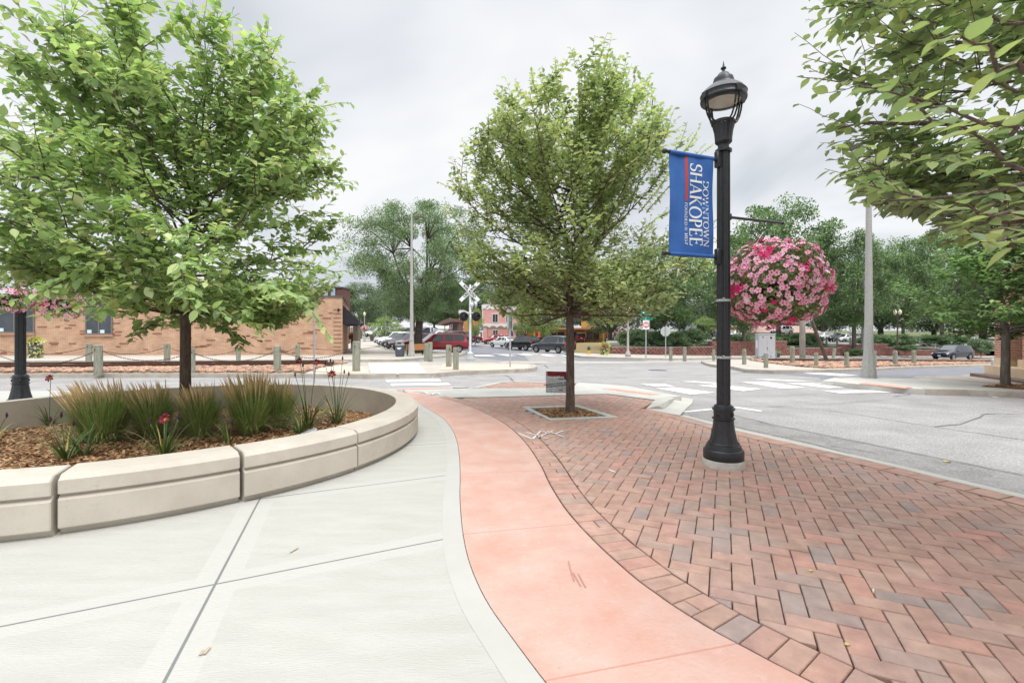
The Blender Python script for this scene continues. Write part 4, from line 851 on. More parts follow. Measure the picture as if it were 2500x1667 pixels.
for i, (a, t, w_) in enumerate([(1704, 742, 30), (1717, 746, 24), (1690, 752, 24), (1540, 742, 26)]):
    o = con if i == 0 else copy_tree(con); Y = 100; s = F / Y; place(o, (a - CX) / s, Y, -.2, w_ / s / 2 / 1.6, (HC + .2 + (HY - t) / s) / 7, i, ['tallest dark conifer beside the grey house', 'right-hand dark conifer beside the grey house', 'left conifer in the dark group by the grey house', 'dark conifer behind the pink restaurant'][i], 'dark conifers', 'conifer')
# hedges and shrubs
shr = clump_tree('shrub', 21, 1.6, 1.15, 1, leafmat('shrub_leaf', [(0, (.035, .075, .03)), (.5, (.055, .11, .04)), (1, (.09, .155, .055))], .3, nscale=1.5), 60, 150, .1, .05, 'round', tr=.03, sub=1.3)
for i, (a, Y, w_, t, b, lb) in enumerate([(1545, 47, 84, 802, 846, 'large dark shrub above the left end of the block wall'), (1590, 48.5, 70, 806, 846, 'shrub behind the no entry sign post'), (1648, 47, 60, 808, 848, 'shrub beside the stop sign back'), (1690, 48, 76, 800, 846, 'tall shrub at the car park corner left of the pole'), (1560, 46.3, 44, 828, 850, 'low green shrub on the wall ledge at left'), (1620, 46.3, 40, 830, 850, 'low shrub next to the pale tree trunk'), (1668, 46.5, 40, 832, 850, 'low shrub right of the stop sign'),
        (1790, 55, 90, 812, 850, 'clipped hedge shrub behind the cabinet'), (1925, 60, 84, 812, 848, 'dense hedge shrub behind the utility pole'), (1965, 61, 76, 812, 848, 'dense hedge shrub right of the utility pole'), (2140, 62, 84, 814, 850, 'hedge shrub left of the tall lamp pole'), (2185, 63, 84, 814, 850, 'hedge shrub behind the twin globe lamp'), (2270, 70, 90, 816, 846, 'hedge shrub above the steps'), (2320, 72, 80, 816, 846, 'hedge shrub behind the parked dark car'), (1995, 58, 44, 834, 856, 'small shrub above the leaning pole'), (1870, 57, 70, 816, 848, 'hedge shrub above the grey cabinet'),
        (2395, 60, 50, 826, 866, 'shrub between the dark car and the brick building'), (2210, 58, 50, 842, 858, 'low shrub on the wall right of the globe lamp'), (2090, 55.5, 50, 850, 869, 'shrub at the foot of the leaning trunk'), (1740, 50, 70, 838, 852, 'low ground cover shrub behind the black lamp post')]):
    o = shr if i == 0 else copy_tree(shr); s = F / Y; zb = HC - (b - HY) / s
    place(o, (a - CX) / s, Y, zb, w_ / s / 2 / 1.25, ((b - t) / s) / 1.6, i * 2.1, lb, 'shrubs and hedges above the block wall', 'shrub')
# ================================================================ PLANTER
M_cast = mat('cast_stone', (.44, .4, .345), .85, (.52, .48, .42), 2.2, bump=.1, bscale=150, detail=8, spots=[(60, .62, (.36, .31, .26), .4), (3, .6, (.4, .345, .29), .4), (14, .68, (.62, .58, .5), .4), (26, .66, (.33, .29, .24), .35)])
pw = empty('planter_wall', (PX, PY, 0), 0, 'round beige cast stone planter wall of curved grooved segments', 'planter')
prof = [(PR_O - .045, 0), (PR_O - .035, .03), (PR_O - .005, .042), (PR_O, .05), (PR_O, .215), (PR_O - .03, .238), (PR_O - .03, .248), (PR_O, .254), (PR_O, .335), (PR_O - .045, .365), (PR_I, .372), (PR_I, 0)]
angs = [-87.5, -66, -45.3, -24.8, -3.5, 19, 42, 64.5, 86, 107.5, 129, 150.5, 172, 193.5, 215, 236, 254, 272.5]
r0_ = random.Random(2)
for a0, a1 in zip(angs, angs[1:]):
    V = []; Fc = []; m_ = len(prof); n = 10; gp = .011 / PR_O; dr = r0_.uniform(-.012, .012); dt = r0_.uniform(-.006, .006)
    for k in range(n + 1):
        tk_ = (0, .006, .12, .25, .38, .5, .62, .75, .88, .994, 1)[k]; a = R(a0) + gp + (R(a1 - a0) - 2 * gp) * tk_; cut = .007 if k in (0, n) else 0
        for (r_, z) in prof: q_ = r_ + dr + dt * (tk_ - .5) * 4 - (cut if r_ > PR_I + .05 else 0); V.append((math.cos(a) * q_, math.sin(a) * q_, z - (cut if z > .3 else 0)))
    for k in range(n):
        for i in range(m_): Fc.append([k * m_ + i, (k + 1) * m_ + i, (k + 1) * m_ + (i + 1) % m_, k * m_ + (i + 1) % m_])
    Fc += [list(range(m_ - 1, -1, -1)), [n * m_ + i for i in range(m_)]]
    pydata('wall_segment', V, Fc, M_cast, pw)
ring = [Vector((PX + (PR_I - .004) * math.cos(R(a)), PY + (PR_I - .004) * math.sin(R(a)))) for a in range(0, 360, 6)]
zm = mulch('bark_mulch', ring, .004, 26000, 'brown shredded bark mulch filling the round planter', .045, 6, .05)
# ================================================================ ORNAMENTAL GRASSES AND DAYLILIES
M_blade = leafmat('grass_blade', [(0, (.05, .085, .028)), (.5, (.085, .13, .04)), (.85, (.13, .17, .055)), (1, (.26, .22, .1))], .3, nscale=3)
M_plume = mat('grass_plume', (.5, .3, .13), .9, island=[(0, (.55, .37, .18)), (.5, (.72, .52, .28)), (1, (.8, .63, .4))])
M_dry = mat('dry_blade', (.45, .36, .2), .9, island=[(0, (.35, .27, .13)), (1, (.56, .46, .26))])
def ribbon(V, Fc, p, d, L, w, bend, r, n=5, lean=(0, 0)):
    side = Vector((-d.y, d.x, 0)).normalized(); q = p.copy(); t = d.copy(); b = len(V)
    for k in range(n + 1):
        ww = w * (1 - (k / n) ** 2) + .0004; V += [q - side * ww, q + side * ww]
        t = (t + Vector((d.x * bend + lean[0], d.y * bend + lean[1], -bend * .9 * k / n)) * (1.6 / n)).normalized(); q = q + t * L / n
    for k in range(n): Fc.append([b + 2 * k, b + 2 * k + 1, b + 2 * k + 3, b + 2 * k + 2])
    return q, t
def grass(loc, seed, h, rad, nb, npl, lean, label):
    r = random.Random(seed); root = empty('ornamental_grass', loc, 0, label, 'ornamental grass', 'tufts of feather reed grass in the planter')
    V, Fc, V2, F2, V3, F3 = [], [], [], [], [], []
    for i in range(nb):
        a = r.uniform(0, 6.283); q = rad * .55 * r.random() ** .5; p = Vector((math.cos(a) * q, math.sin(a) * q, 0)); out = r.uniform(.05, .5) * (1 if i % 3 else 2.0)
        d = Vector((math.cos(a + r.gauss(0, .5)) * out, math.sin(a + r.gauss(0, .5)) * out, 1)).normalized()
        tgt = (V3, F3) if r.random() < .06 or (i % 9 == 0 and out > .5) else (V, Fc)
        ribbon(*tgt, p, d, h * r.uniform(.45, .82), .0032, r.uniform(.1, 1.0) * (1.7 if out > .5 else .7), r, 6)
    for i in range(npl):
        a = r.uniform(0, 6.283); q = rad * .5 * r.random() ** .5; p = Vector((math.cos(a) * q, math.sin(a) * q, 0)); out = r.uniform(.02, .34)
        d = Vector((math.cos(a) * out + lean[0] * r.uniform(.1, .5), math.sin(a) * out + lean[1] * .3, 1)).normalized(); tip = []
        q2 = p.copy(); t = d.copy(); Ht = h * r.choice((r.uniform(.7, 1.05), r.uniform(.9, 1.2))); n = 10; pts = [q2.copy()]
        for k in range(n):
            t = (t + Vector((lean[0], lean[1], -.02)) * .3 * k / n * r.uniform(.3, 1.5)).normalized(); q2 = q2 + t * Ht / n; pts.append(q2.copy())
        b = len(V3); sd = Vector((1, .2, 0)).normalized() * .0012
        for k in range(6): V3.extend([pts[k] - sd, pts[k] + sd])
        for k in range(5): F3.append([b + 2 * k, b + 2 * k + 1, b + 2 * k + 3, b + 2 * k + 2])
        # plume: tapering spindle
        pr = [(.0015, 5.2), (.0055, 5.8), (.0068, 6.5), (.0042, 7.3), (.0008, 8)]; b = len(V2)
        for (rr, kk) in pr:
            i0 = min(int(kk), n - 1); c = pts[i0].lerp(pts[i0 + 1], kk - i0)
            for j in range(4): an = j * 1.5708 + kk; V2.append(c + Vector((math.cos(an) * rr * r.uniform(.7, 1.3), math.sin(an) * rr * r.uniform(.7, 1.3), 0)))
        for k in range(4):
            for j in range(4): F2.append([b + k * 4 + j, b + k * 4 + (j + 1) % 4, b + k * 4 + 4 + (j + 1) % 4, b + k * 4 + 4 + j])
    pydata('blades', V, Fc, M_blade, root); pydata('plumes', V2, F2, M_plume, root); pydata('stalks', V3, F3, M_dry, root); return root
GR = [((250, 1078), .8, .27, 900, 150, (-.55, .1), 'leftmost tuft of reed grass with tan plumes leaning left'), ((372, 1068), .74, .17, 700, 100, (-.35, 0), 'second tuft of reed grass with fine tan plumes left of the tree trunk'),
      ((488, 1066), .72, .17, 650, 95, (-.3, 0), 'tuft of reed grass right in front of the planter tree trunk'), ((612, 1060), .84, .18, 750, 140, (-.16, 0), 'upright tuft of reed grass right of the planter tree'), ((680, 1044), .74, .15, 520, 80, (-.12, 0), 'darker tuft of reed grass closest to the daylilies')]
for i, (q, h, rad, nb, npl, ln, lb) in enumerate(GR):
    p = W(*q, .04); grass((p.x, p.y, zm(p.x, p.y)), 40 + i, h * .95, rad * .98, int(nb * 2.5), int(npl * 1.45), ln, lb)
M_lily = mat('daylily_leaf', (.09, .17, .05), .5, island=[(0, (.055, .12, .035)), (.6, (.11, .2, .06)), (.9, (.2, .28, .09)), (1, (.5, .42, .12))])
M_petal = mat('daylily_petal', (.15, .008, .04), .5, (.22, .012, .045), 30); M_throat = mat('daylily_throat', (.6, .38, .03), .5); M_wilt = mat('wilted_petal', (.06, .015, .05), .7, (.1, .03, .06), 20); M_stem = mat('daylily_stem', (.1, .16, .06), .6)
def daylily(loc, seed, h, nl, blooms, label):
    """blooms: (dx, dy, height, open?)"""
    r = random.Random(seed); root = empty('daylily', loc, 0, label, 'daylily', 'daylilies in the planter'); V, Fc = [], []
    for i in range(nl):
        a = r.uniform(0, 6.283); out = r.uniform(.15, .9); d = Vector((math.cos(a) * out, math.sin(a) * out, 1)).normalized()
        ribbon(V, Fc, Vector((math.cos(a) * .03, math.sin(a) * .03, 0)), d, h * r.uniform(.6, 1.05), .0075, r.uniform(.5, 1.3), r, 7)
    pydata('leaves', V, Fc, M_lily, root)
    for (dx, dy, bh, op) in blooms:
        top = Vector((dx, dy, bh)); st = MB().tube([Vector((dx * .1, dy * .1, 0)), Vector((dx * .45, dy * .45, bh * .5)), Vector((dx * .8, dy * .8, bh * .85)), top], .0035, 5); s_ = st.build('stem', M_stem, root, smooth=True)
        if op:
            V, Fc, Mi = [], [], []; fd = Vector((r.uniform(-.4, .4), -.9, .45)).normalized(); u = fd.cross(Vector((0, 0, 1))).normalized(); v = u.cross(fd); R0 = op
            for k in range(6):
                a = k * 1.0472 + .3; e = u * math.cos(a) + v * math.sin(a); s2 = fd.cross(e); wd = R0 * (.42 if k % 2 else .27); b = len(V)
                for (t, w_, f) in ((0, .25, -.9), (.3, .5, -.45), (.65, 1, -.05), (.9, .8, -.05), (1.1, .05, -.3)): V += [top + fd * R0 * f + fd * R0 * .6 + e * R0 * t - s2 * wd * w_, top + fd * R0 * f + fd * R0 * .6 + e * R0 * t + s2 * wd * w_]
                for q in range(4): Fc.append([b + 2 * q, b + 2 * q + 1, b + 2 * q + 3, b + 2 * q + 2]); Mi.append(1 if q == 0 else 0)
            pydata('bloom', V, Fc, [M_petal, M_throat], root, True, Mi)
        else:
            MB().lathe([(.002, -.02), (.009, 0), (.013, .012), (.004, .03), (.011, .04)], top, 7).build('spent_bloom', M_wilt, root, smooth=True)
def zl(p): return zm(p.x, p.y)
LL = [((752, 1048), .62, 34, [(-.1, 0, .84, .042), (.1, .02, .82, .042), (-.16, .0, .66, 0), (-.05, -.03, .78, 0)], 'daylily with two red and yellow blooms over the planter rim'),
      ((822, 1035), .6, 38, [(-.17, .05, .78, 0), (-.1, .05, .82, 0), (-.07, .06, .8, 0), (-.02, -.1, .66, .05), (.06, .05, .85, 0), (.1, 0, .68, 0), (.16, 0, .65, 0)], 'daylily at the right end of the planter with dark red blooms'),
      ((400, 1120), .5, 40, [(-.12, -.02, .33, 0), (.02, 0, .36, .052), (.12, .03, .37, 0)], 'daylily with one large magenta bloom before the reed grass'),
      ((160, 1125), .45, 26, [(-.14, 0, .36, 0), (-.04, 0, .4, 0)], 'daylily with dark wilted buds at the left of the planter'), ((-20, 1090), .42, 26, [(.05, .1, .3, 0)], 'daylily cut by the left edge of the picture'),
      ((735, 1062), .4, 26, [(.02, .02, .3, 0)], 'low daylily clump without blooms beside the floodlight'), ((560, 1085), .36, 20, [(.03, 0, .2, 0)], 'low daylily clump between the two nearest grass tufts'), ((205, 1118), .42, 22, [(-.1, 0, .3, 0)], 'yellowing daylily leaves at the foot of the left grass tuft')]
for i, (q, h, nl, bl, lb) in enumerate(LL):
    p = W(*q, .03); daylily((p.x, p.y, zl(p)), 70 + i, h, nl, bl, lb)
p = W(120, 1035, .03); daylily((p.x, p.y, zl(p)), 90, .4, 16, [(.02, 0, .62, .05)], 'daylily with a red and yellow bloom behind the leftmost grass tuft')
M_ltgrey = mat('fixture_grey', (.42, .46, .5), .5, metal=.3)
fl = empty('garden_floodlight', (0, 0, 0), 0, 'small grey floodlight fixture lying low behind the planter rim', 'floodlight'); p = W(752, 1058, .3)
fl.location = p; MB().box((0, 0, 0), (.16, .1, .03), .3, .008, ry=-.35).build('housing', M_ltgrey, fl); MB().box((.02, 0, -.15), (.02, .02, .28)).build('stake', M_ltgrey, fl); MB().box((0, 0, .02), (.13, .075, .006), .3, ry=-.35).build('glass', mat('lens', (.3, .36, .42), .1, spec=.8), fl)
# ================================================================ LAMP POSTS
M_blk = mat('black_cast_iron', (.013, .014, .018), .38, (.022, .024, .03), 30, bump=.12, bscale=120, spec=.5)
M_lens = mat('lamp_lens', (.62, .58, .5), .5, (.5, .46, .4), 12)
def acorn_lamp(loc, rz, label, s=1.0, banner=False, group='black cast iron lamp posts'):
    root = empty('lamp_post', loc, rz, label, 'street lamp', group)
    MB().lathe([(.186, -.05), (.186, .055), (.18, .064)], n=40).build('footing', mat('footing_concrete', (.42, .41, .37), .9, (.52, .51, .47), 14, bump=.3, bscale=60), root, auto=40)
    b = MB(); b.lathe([(.174, .064), (.176, .07), (.176, .142), (.172, .15), (.158, .158), (.158, .168), (.15, .182), (.148, .195), (.138, .2), (.138, .208), (.131, .214)], n=40, caps=False)
    b.lathe([(.129, .21), (.121, .232), (.1085, .28), (.098, .335), (.091, .385), (.088, .42)], n=32, flute=.045, caps=False)
    b.lathe([(.088, .418), (.09, .424), (.099, .43), (.099, .441), (.086, .447), (.086, .512), (.1, .516), (.1, .53), (.086, .536), (.082, .552), (.07, .56), (.06, .566)], n=40, caps=False)
    for k in range(4):
        a = k * 1.5708 + .35; b.lathe([(.02, 0), (.02, .006), (.014, .009), (.012, .004), (.006, .01), (0.001, .011)], (math.cos(a) * .086, math.sin(a) * .086, .479), 12, M=Matrix.Rotation(a, 4, 'Z') @ Matrix.Rotation(R(90), 4, 'Y'))
    b.build('base', M_blk, root, auto=35)
    MB().lathe([(.0605, .56), (.059, 1.4), (.057, 2.9)], n=32, flute=.1, caps=False).build('pole', M_blk, root)
    c = MB(); c.lathe([(.06, 2.895), (.073, 2.9), (.073, 2.92), (.05, 2.932), (.048, 2.965), (.06, 2.975), (.074, 2.99)], n=32, caps=False); c.lathe([(.074, 2.99), (.076, 3.03), (.083, 3.09), (.098, 3.15)], n=36, flute=.05, caps=False)
    c.lathe([(.096, 3.15), (.106, 3.16), (.107, 3.172), (.095, 3.186), (.02, 3.19)], n=36, caps=False); c.build('fitter', M_blk, root, auto=35)
    d = MB()
    for k in range(4):
        a = k * 1.5708; ca, sa = math.cos(a), math.sin(a)
        for off in (-.016, .016):
            pts = []
            for (r_, z) in ((.095, 3.165), (.13, 3.19), (.158, 3.24), (.176, 3.3), (.186, 3.36), (.19, 3.4)): pts.append((ca * r_ - sa * off, sa * r_ + ca * off, z))
            d.tube(pts, .0085, 6, .0095)
        d.box((ca * .205, sa * .205, 3.405), (.02, .056, .062), a, .003)
    d.build('cage', M_blk, root, auto=40)
    MB().lathe([(.186, 3.365), (.199, 3.37), (.203, 3.385), (.2, 3.392), (.2, 3.428), (.204, 3.434), (.196, 3.444), (.172, 3.475), (.14, 3.502), (.108, 3.52), (.104, 3.532), (.092, 3.536), (.09, 3.56), (.083, 3.585), (.06, 3.598), (.056, 3.606), (.048, 3.624), (.024, 3.643), (.012, 3.65), (.012, 3.662), (.024, 3.672), (.024, 3.682), (.01, 3.69), (.008, 3.705), (.0015, 3.745)], n=40, caps=False).build('hood', M_blk, root, auto=35)
    MB().lathe([(.186, 3.366), (.15, 3.362), (.149, 3.372)], n=40, caps=False).build('rim', M_blk, root, auto=35)
    MB().lathe([(.151, 3.37), (.1, 3.378), (.0001, 3.385)], n=32, caps=False).build('lens', M_lens, root, smooth=True)
    root.scale = (s, s, s); return root
LX, LY = 1.962, 4.37
ang = math.atan2(-.22, -.585)       # direction of the banner arm; the basket arm is opposite
lp = acorn_lamp((LX, LY, 0), R(-76), 'black fluted lamp post with the blue banner and pink flower basket')
def arm_pt(t, z): return Vector((LX + math.cos(ang) * t, LY + math.sin(ang) * t, z))
inv = lp.matrix_basis.inverted()
def tolp(pts): return [inv @ Vector(p) for p in pts]
rot_l = ang - R(-76)
for z in (2.822, 1.925):
    b = MB(); b.tube(tolp([arm_pt(.05, z), arm_pt(.655, z)]), .015, 10); b.ball(inv @ arm_pt(.665, z), .024); b.box(inv @ arm_pt(.068, z), (.05, .05, .15), rot_l, .008); b.tube(tolp([arm_pt(.062, z - .06), arm_pt(.11, z - .01)]), .006, 6); b.build('banner_arm', M_blk, lp, auto=40)
b = MB(); zA = 1.22 + (HY - 529) / 263.0; b.tube(tolp([arm_pt(-.05, zA), arm_pt(-.74, zA)]), .013, 10); b.ball(inv @ arm_pt(-.745, zA), .019); b.box(inv @ arm_pt(-.066, zA), (.03, .05, .06), rot_l, .006); b.build('basket_arm', M_blk, lp, auto=40)
M_tape = mat('clear_tape', (.25, .27, .28), .15, (.5, .52, .54), 60, spec=.8)
for z in (1.525, 1.0):
    b = MB(); b.lathe([(.0625, z - .012), (.0635, z), (.0625, z + .012)], n=24, caps=False); b.tube([(.05, -.045, z), (.07, -.06, z + .02), (.09, -.055, z + .012)], .003, 4); b.tube([(-.03, -.06, z), (-.06, -.07, z - .02), (-.09, -.06, z - .016)], .003, 4); b.build('tape_band', M_tape, lp)
# banner
def glyph_strokes(ch):
    e = lambda cx, cy, rx, ry, a0, a1, n=14: [(cx + rx * math.cos(R(a0 + (a1 - a0) * k / n)), cy + ry * math.sin(R(a0 + (a1 - a0) * k / n))) for k in range(n + 1)]
    sf = lambda x, y, w=.2: ('s', [(x - w / 2, y), (x + w / 2, y)])
    G = {'S': (.56, [e(.29, .75, .21, .23, 35, 260)[:-1] + e(.27, .26, .22, .25, 75, -145), ('s', [(.47, .98), (.47, .74)]), ('s', [(.05, .02), (.05, .28)])]),
         'H': (.84, [[(.17, 0), (.17, 1)], [(.67, 0), (.67, 1)], [(.17, .52), (.67, .52)], sf(.17, .02), sf(.17, .98), sf(.67, .02), sf(.67, .98)]),
         'A': (.76, [('t', [(.1, 0), (.37, 1)]), [(.37, 1), (.66, 0)], [(.2, .34), (.54, .34)], sf(.1, .02, .18), sf(.66, .02, .2)]),
         'K': (.78, [[(.17, 0), (.17, 1)], ('t', [(.17, .45), (.6, 1)]), [(.32, .6), (.68, 0)], sf(.17, .02), sf(.17, .98), sf(.6, .98), sf(.69, .02)]),
         'O': (.86, [e(.43, .5, .35, .49, 0, 360, 30)]), 'P': (.64, [[(.17, 0), (.17, 1)], [(.17, .97)] + e(.3, .735, .24, .235, 90, -90) + [(.17, .5)], sf(.17, .02), ('s', [(.07, .98), (.2, .98)])]),
         'E': (.66, [[(.17, 0), (.17, 1)], [(.17, .98), (.55, .98)], [(.17, .53), (.45, .53)], [(.17, .02), (.58, .02)], ('s', [(.55, .98), (.55, .8)]), ('s', [(.58, .02), (.6, .22)]), ('s', [(.45, .62), (.45, .44)]), sf(.15, .02, .14), sf(.15, .98, .14)]),
         'D': (.84, [[(.17, 0), (.17, 1)], [(.17, .98)] + e(.33, .5, .42, .48, 90, -90, 20) + [(.17, .02)], ('s', [(.06, .98), (.2, .98)]), ('s', [(.06, .02), (.2, .02)])]),
         'W': (1.08, [[(.1, 1), (.34, 0)], ('t', [(.34, 0), (.54, .95)]), [(.54, .95), (.76, 0)], ('t', [(.76, 0), (.98, 1)]), sf(.1, .98), sf(.54, .96, .16), sf(.98, .98, .18)]),
         'N': (.86, [('t', [(.16, 0), (.16, 1)]), [(.16, 1), (.7, 0)], ('t', [(.7, 0), (.7, 1)]), sf(.16, .02, .18), sf(.13, .98, .16), sf(.7, .98, .18)]),
         'T': (.7, [[(.35, 0), (.35, 1)], [(.05, .97), (.65, .97)], ('s', [(.05, .97), (.04, .76)]), ('s', [(.65, .97), (.66, .76)]), sf(.35, .02)]),
         'F': (.6, [[(.17, 0), (.17, 1)], [(.17, .98), (.55, .98)], [(.17, .53), (.42, .53)], ('s', [(.55, .98), (.55, .8)]), sf(.17, .02), sf(.15, .98, .14)]),
         'U': (.82, [[(.16, 1), (.16, .35)] + e(.42, .3, .26, .28, 180, 360, 12) + [(.68, .35), (.68, 1)], sf(.16, .98), sf(.68, .98)]), 'I': (.36, [[(.18, 0), (.18, 1)], sf(.18, .02), sf(.18, .98)]),
         '1': (.42, [[(.22, 0), (.22, .98)], ('t', [(.22, .97), (.06, .84)]), sf(.22, .02)]), '8': (.56, [e(.28, .74, .18, .23, 0, 360, 20), e(.28, .26, .22, .25, 0, 360, 20)]),
         '5': (.52, [[(.45, .96), (.14, .96)], ('t', [(.14, .96), (.11, .56)]), e(.23, .3, .22, .3, 110, -150)]), '7': (.5, [[(.06, .96), (.46, .96)], [(.46, .96), (.2, 0)]]), ' ': (.4, [])}
    return G[ch]
def serif_text(text, height, length, thick=.14):
    """letters drawn with thick verticals and thin horizontals; returns quads in (u, v)"""
    Q = []; x = 0
    for ch in text:
        w, st = glyph_strokes(ch)
        for s_ in st:
            kind = None
            if isinstance(s_, tuple) and isinstance(s_[0], str): kind, s_ = s_
            pts = [Vector((a, b)) for a, b in s_]; V = []
            for i, p_ in enumerate(pts):
                t = (pts[min(i + 1, len(pts) - 1)] - pts[max(i - 1, 0)]).normalized(); k = abs(t.y)
                hw = (.028 if kind else .03 + (thick / 2 - .03) * k ** 1.5); n = Vector((-t.y, t.x)) * hw; V.append((p_ + n, p_ - n))
            for a, b in zip(V, V[1:]): Q.append([(x + a[0].x, a[0].y), (x + b[0].x, b[0].y), (x + b[1].x, b[1].y), (x + a[1].x, a[1].y)])
        x += w
    sx = length / x
    return [[(u * sx, v * height) for u, v in q] for q in Q]
M_blue = mat('banner_blue', (.03, .108, .36), .65, (.042, .138, .42), 5, bump=.1, bscale=200); M_wht = mat('print_white', (.75, .77, .8), .6); M_red = mat('print_red', (.45, .06, .05), .6)
bn = empty('street_banner', arm_pt(.36, 1.93), ang, 'blue DOWNTOWN SHAKOPEE cloth banner hanging beside the black lamp post', 'banner')
def bwave(t, z): return .006 * math.sin(z * 9 + t * 8) + .004 * math.sin(t * 31 + z * 3)
def bpt(t, z, off=0): return Vector((t - .36, bwave(t, z) + off, z - 1.93))
nu, nv = 16, 30; V = []; 
for side in (.0015, -.0015):
    for j in range(nv + 1):
        for i in range(nu + 1): V.append(bpt(.122 + .493 * i / nu, 1.93 + .895 * j / nv, side))
Fc = [[s_ * (nu + 1) * (nv + 1) + j * (nu + 1) + i + k for k in ((0, 1, nu + 2, nu + 1) if s_ else (0, nu + 1, nu + 2, 1))] for s_ in (0, 1) for j in range(nv) for i in range(nu)]
pydata('cloth', V, Fc, M_blue, bn, True)
for z in (2.822, 1.925): MB().tube([(.122 - .36, 0, z - 1.93), (.615 - .36, 0, z - 1.93)], .0185, 12, caps=False).build('sleeve', M_blue, bn, smooth=True)
face = .0028 if math.sin(ang + math.pi / 2) < 0 else -.0028   # side of the cloth that faces the camera
def bprint(name, quads, m):
    V, Fc = [], []
    for q in quads:
        b = len(V); V += [bpt(t, z, face) for t, z in q]; Fc.append([b, b + 1, b + 2, b + 3])
    pydata(name, V, Fc, m, bn)
bprint('lettering', [[(.392 - v, 2.748 - u) for u, v in q] for q in serif_text('SHAKOPEE', .135, .742, .15)], M_wht)
bprint('lettering', [[(.243 - v, 2.61 - u) for u, v in q] for q in serif_text('DOWNTOWN', .066, .608, .13)], M_wht)
for word, u0, ln_ in (('FOUNDED', 0, .205), ('IN', .218, .034), ('1857', .268, .107)): bprint('lettering', [[(.448 - v, 2.39 - u0 - u) for u, v in q] for q in serif_text(word, .031, ln_, .15)], M_wht)
bprint('red_bar', [[(.447, 2.806 - .04 * k), (.418, 2.806 - .04 * k), (.418, 2.806 - .04 * k - .04), (.447, 2.806 - .04 * k - .04)] for k in range(10)], M_red)
# ================================================================ HANGING FLOWER BASKETS
M_pk = mat('petunia_pink', (.85, .22, .42), .6, island=[(0, (.88, .3, .5)), (.5, (.92, .44, .61)), (1, (.93, .62, .74))]); M_hot = mat('petunia_magenta', (.7, .02, .16), .6); M_pw = mat('petunia_pale', (.88, .74, .8), .6)
M_dk = mat('petunia_throat', (.55, .05, .2), .6)
L_pet = leafmat('petunia_leaf', [(0, (.045, .07, .022)), (.5, (.075, .105, .035)), (1, (.13, .15, .06))], .3, nscale=6)
def flower_mesh(name, m):
    V = [(0, 0, -.35)]; Fc = []; Mi = []
    for k in range(5):
        a = k * 1.2566
        V += [(.3 * math.cos(a - .63), .3 * math.sin(a - .63), -.08), (.86 * math.cos(a - .5), .86 * math.sin(a - .5), .06), (1.04 * math.cos(a), 1.04 * math.sin(a), .0), (.86 * math.cos(a + .5), .86 * math.sin(a + .5), .06)]
    for k in range(5):
        b = 1 + 4 * k; nx = 1 + 4 * ((k + 1) % 5); Fc += [[0, b, nx], [b, b + 1, b + 2, b + 3], [b, b + 3, nx]]; Mi += [1, 0, 0]
    me = bpy.data.meshes.new(name); me.from_pydata(V, [], Fc); me.materials.append(m); me.materials.append(M_dk if m is not M_pw else M_pw); me.polygons.foreach_set('material_index', Mi); me.update(); return me, V, Fc, Mi
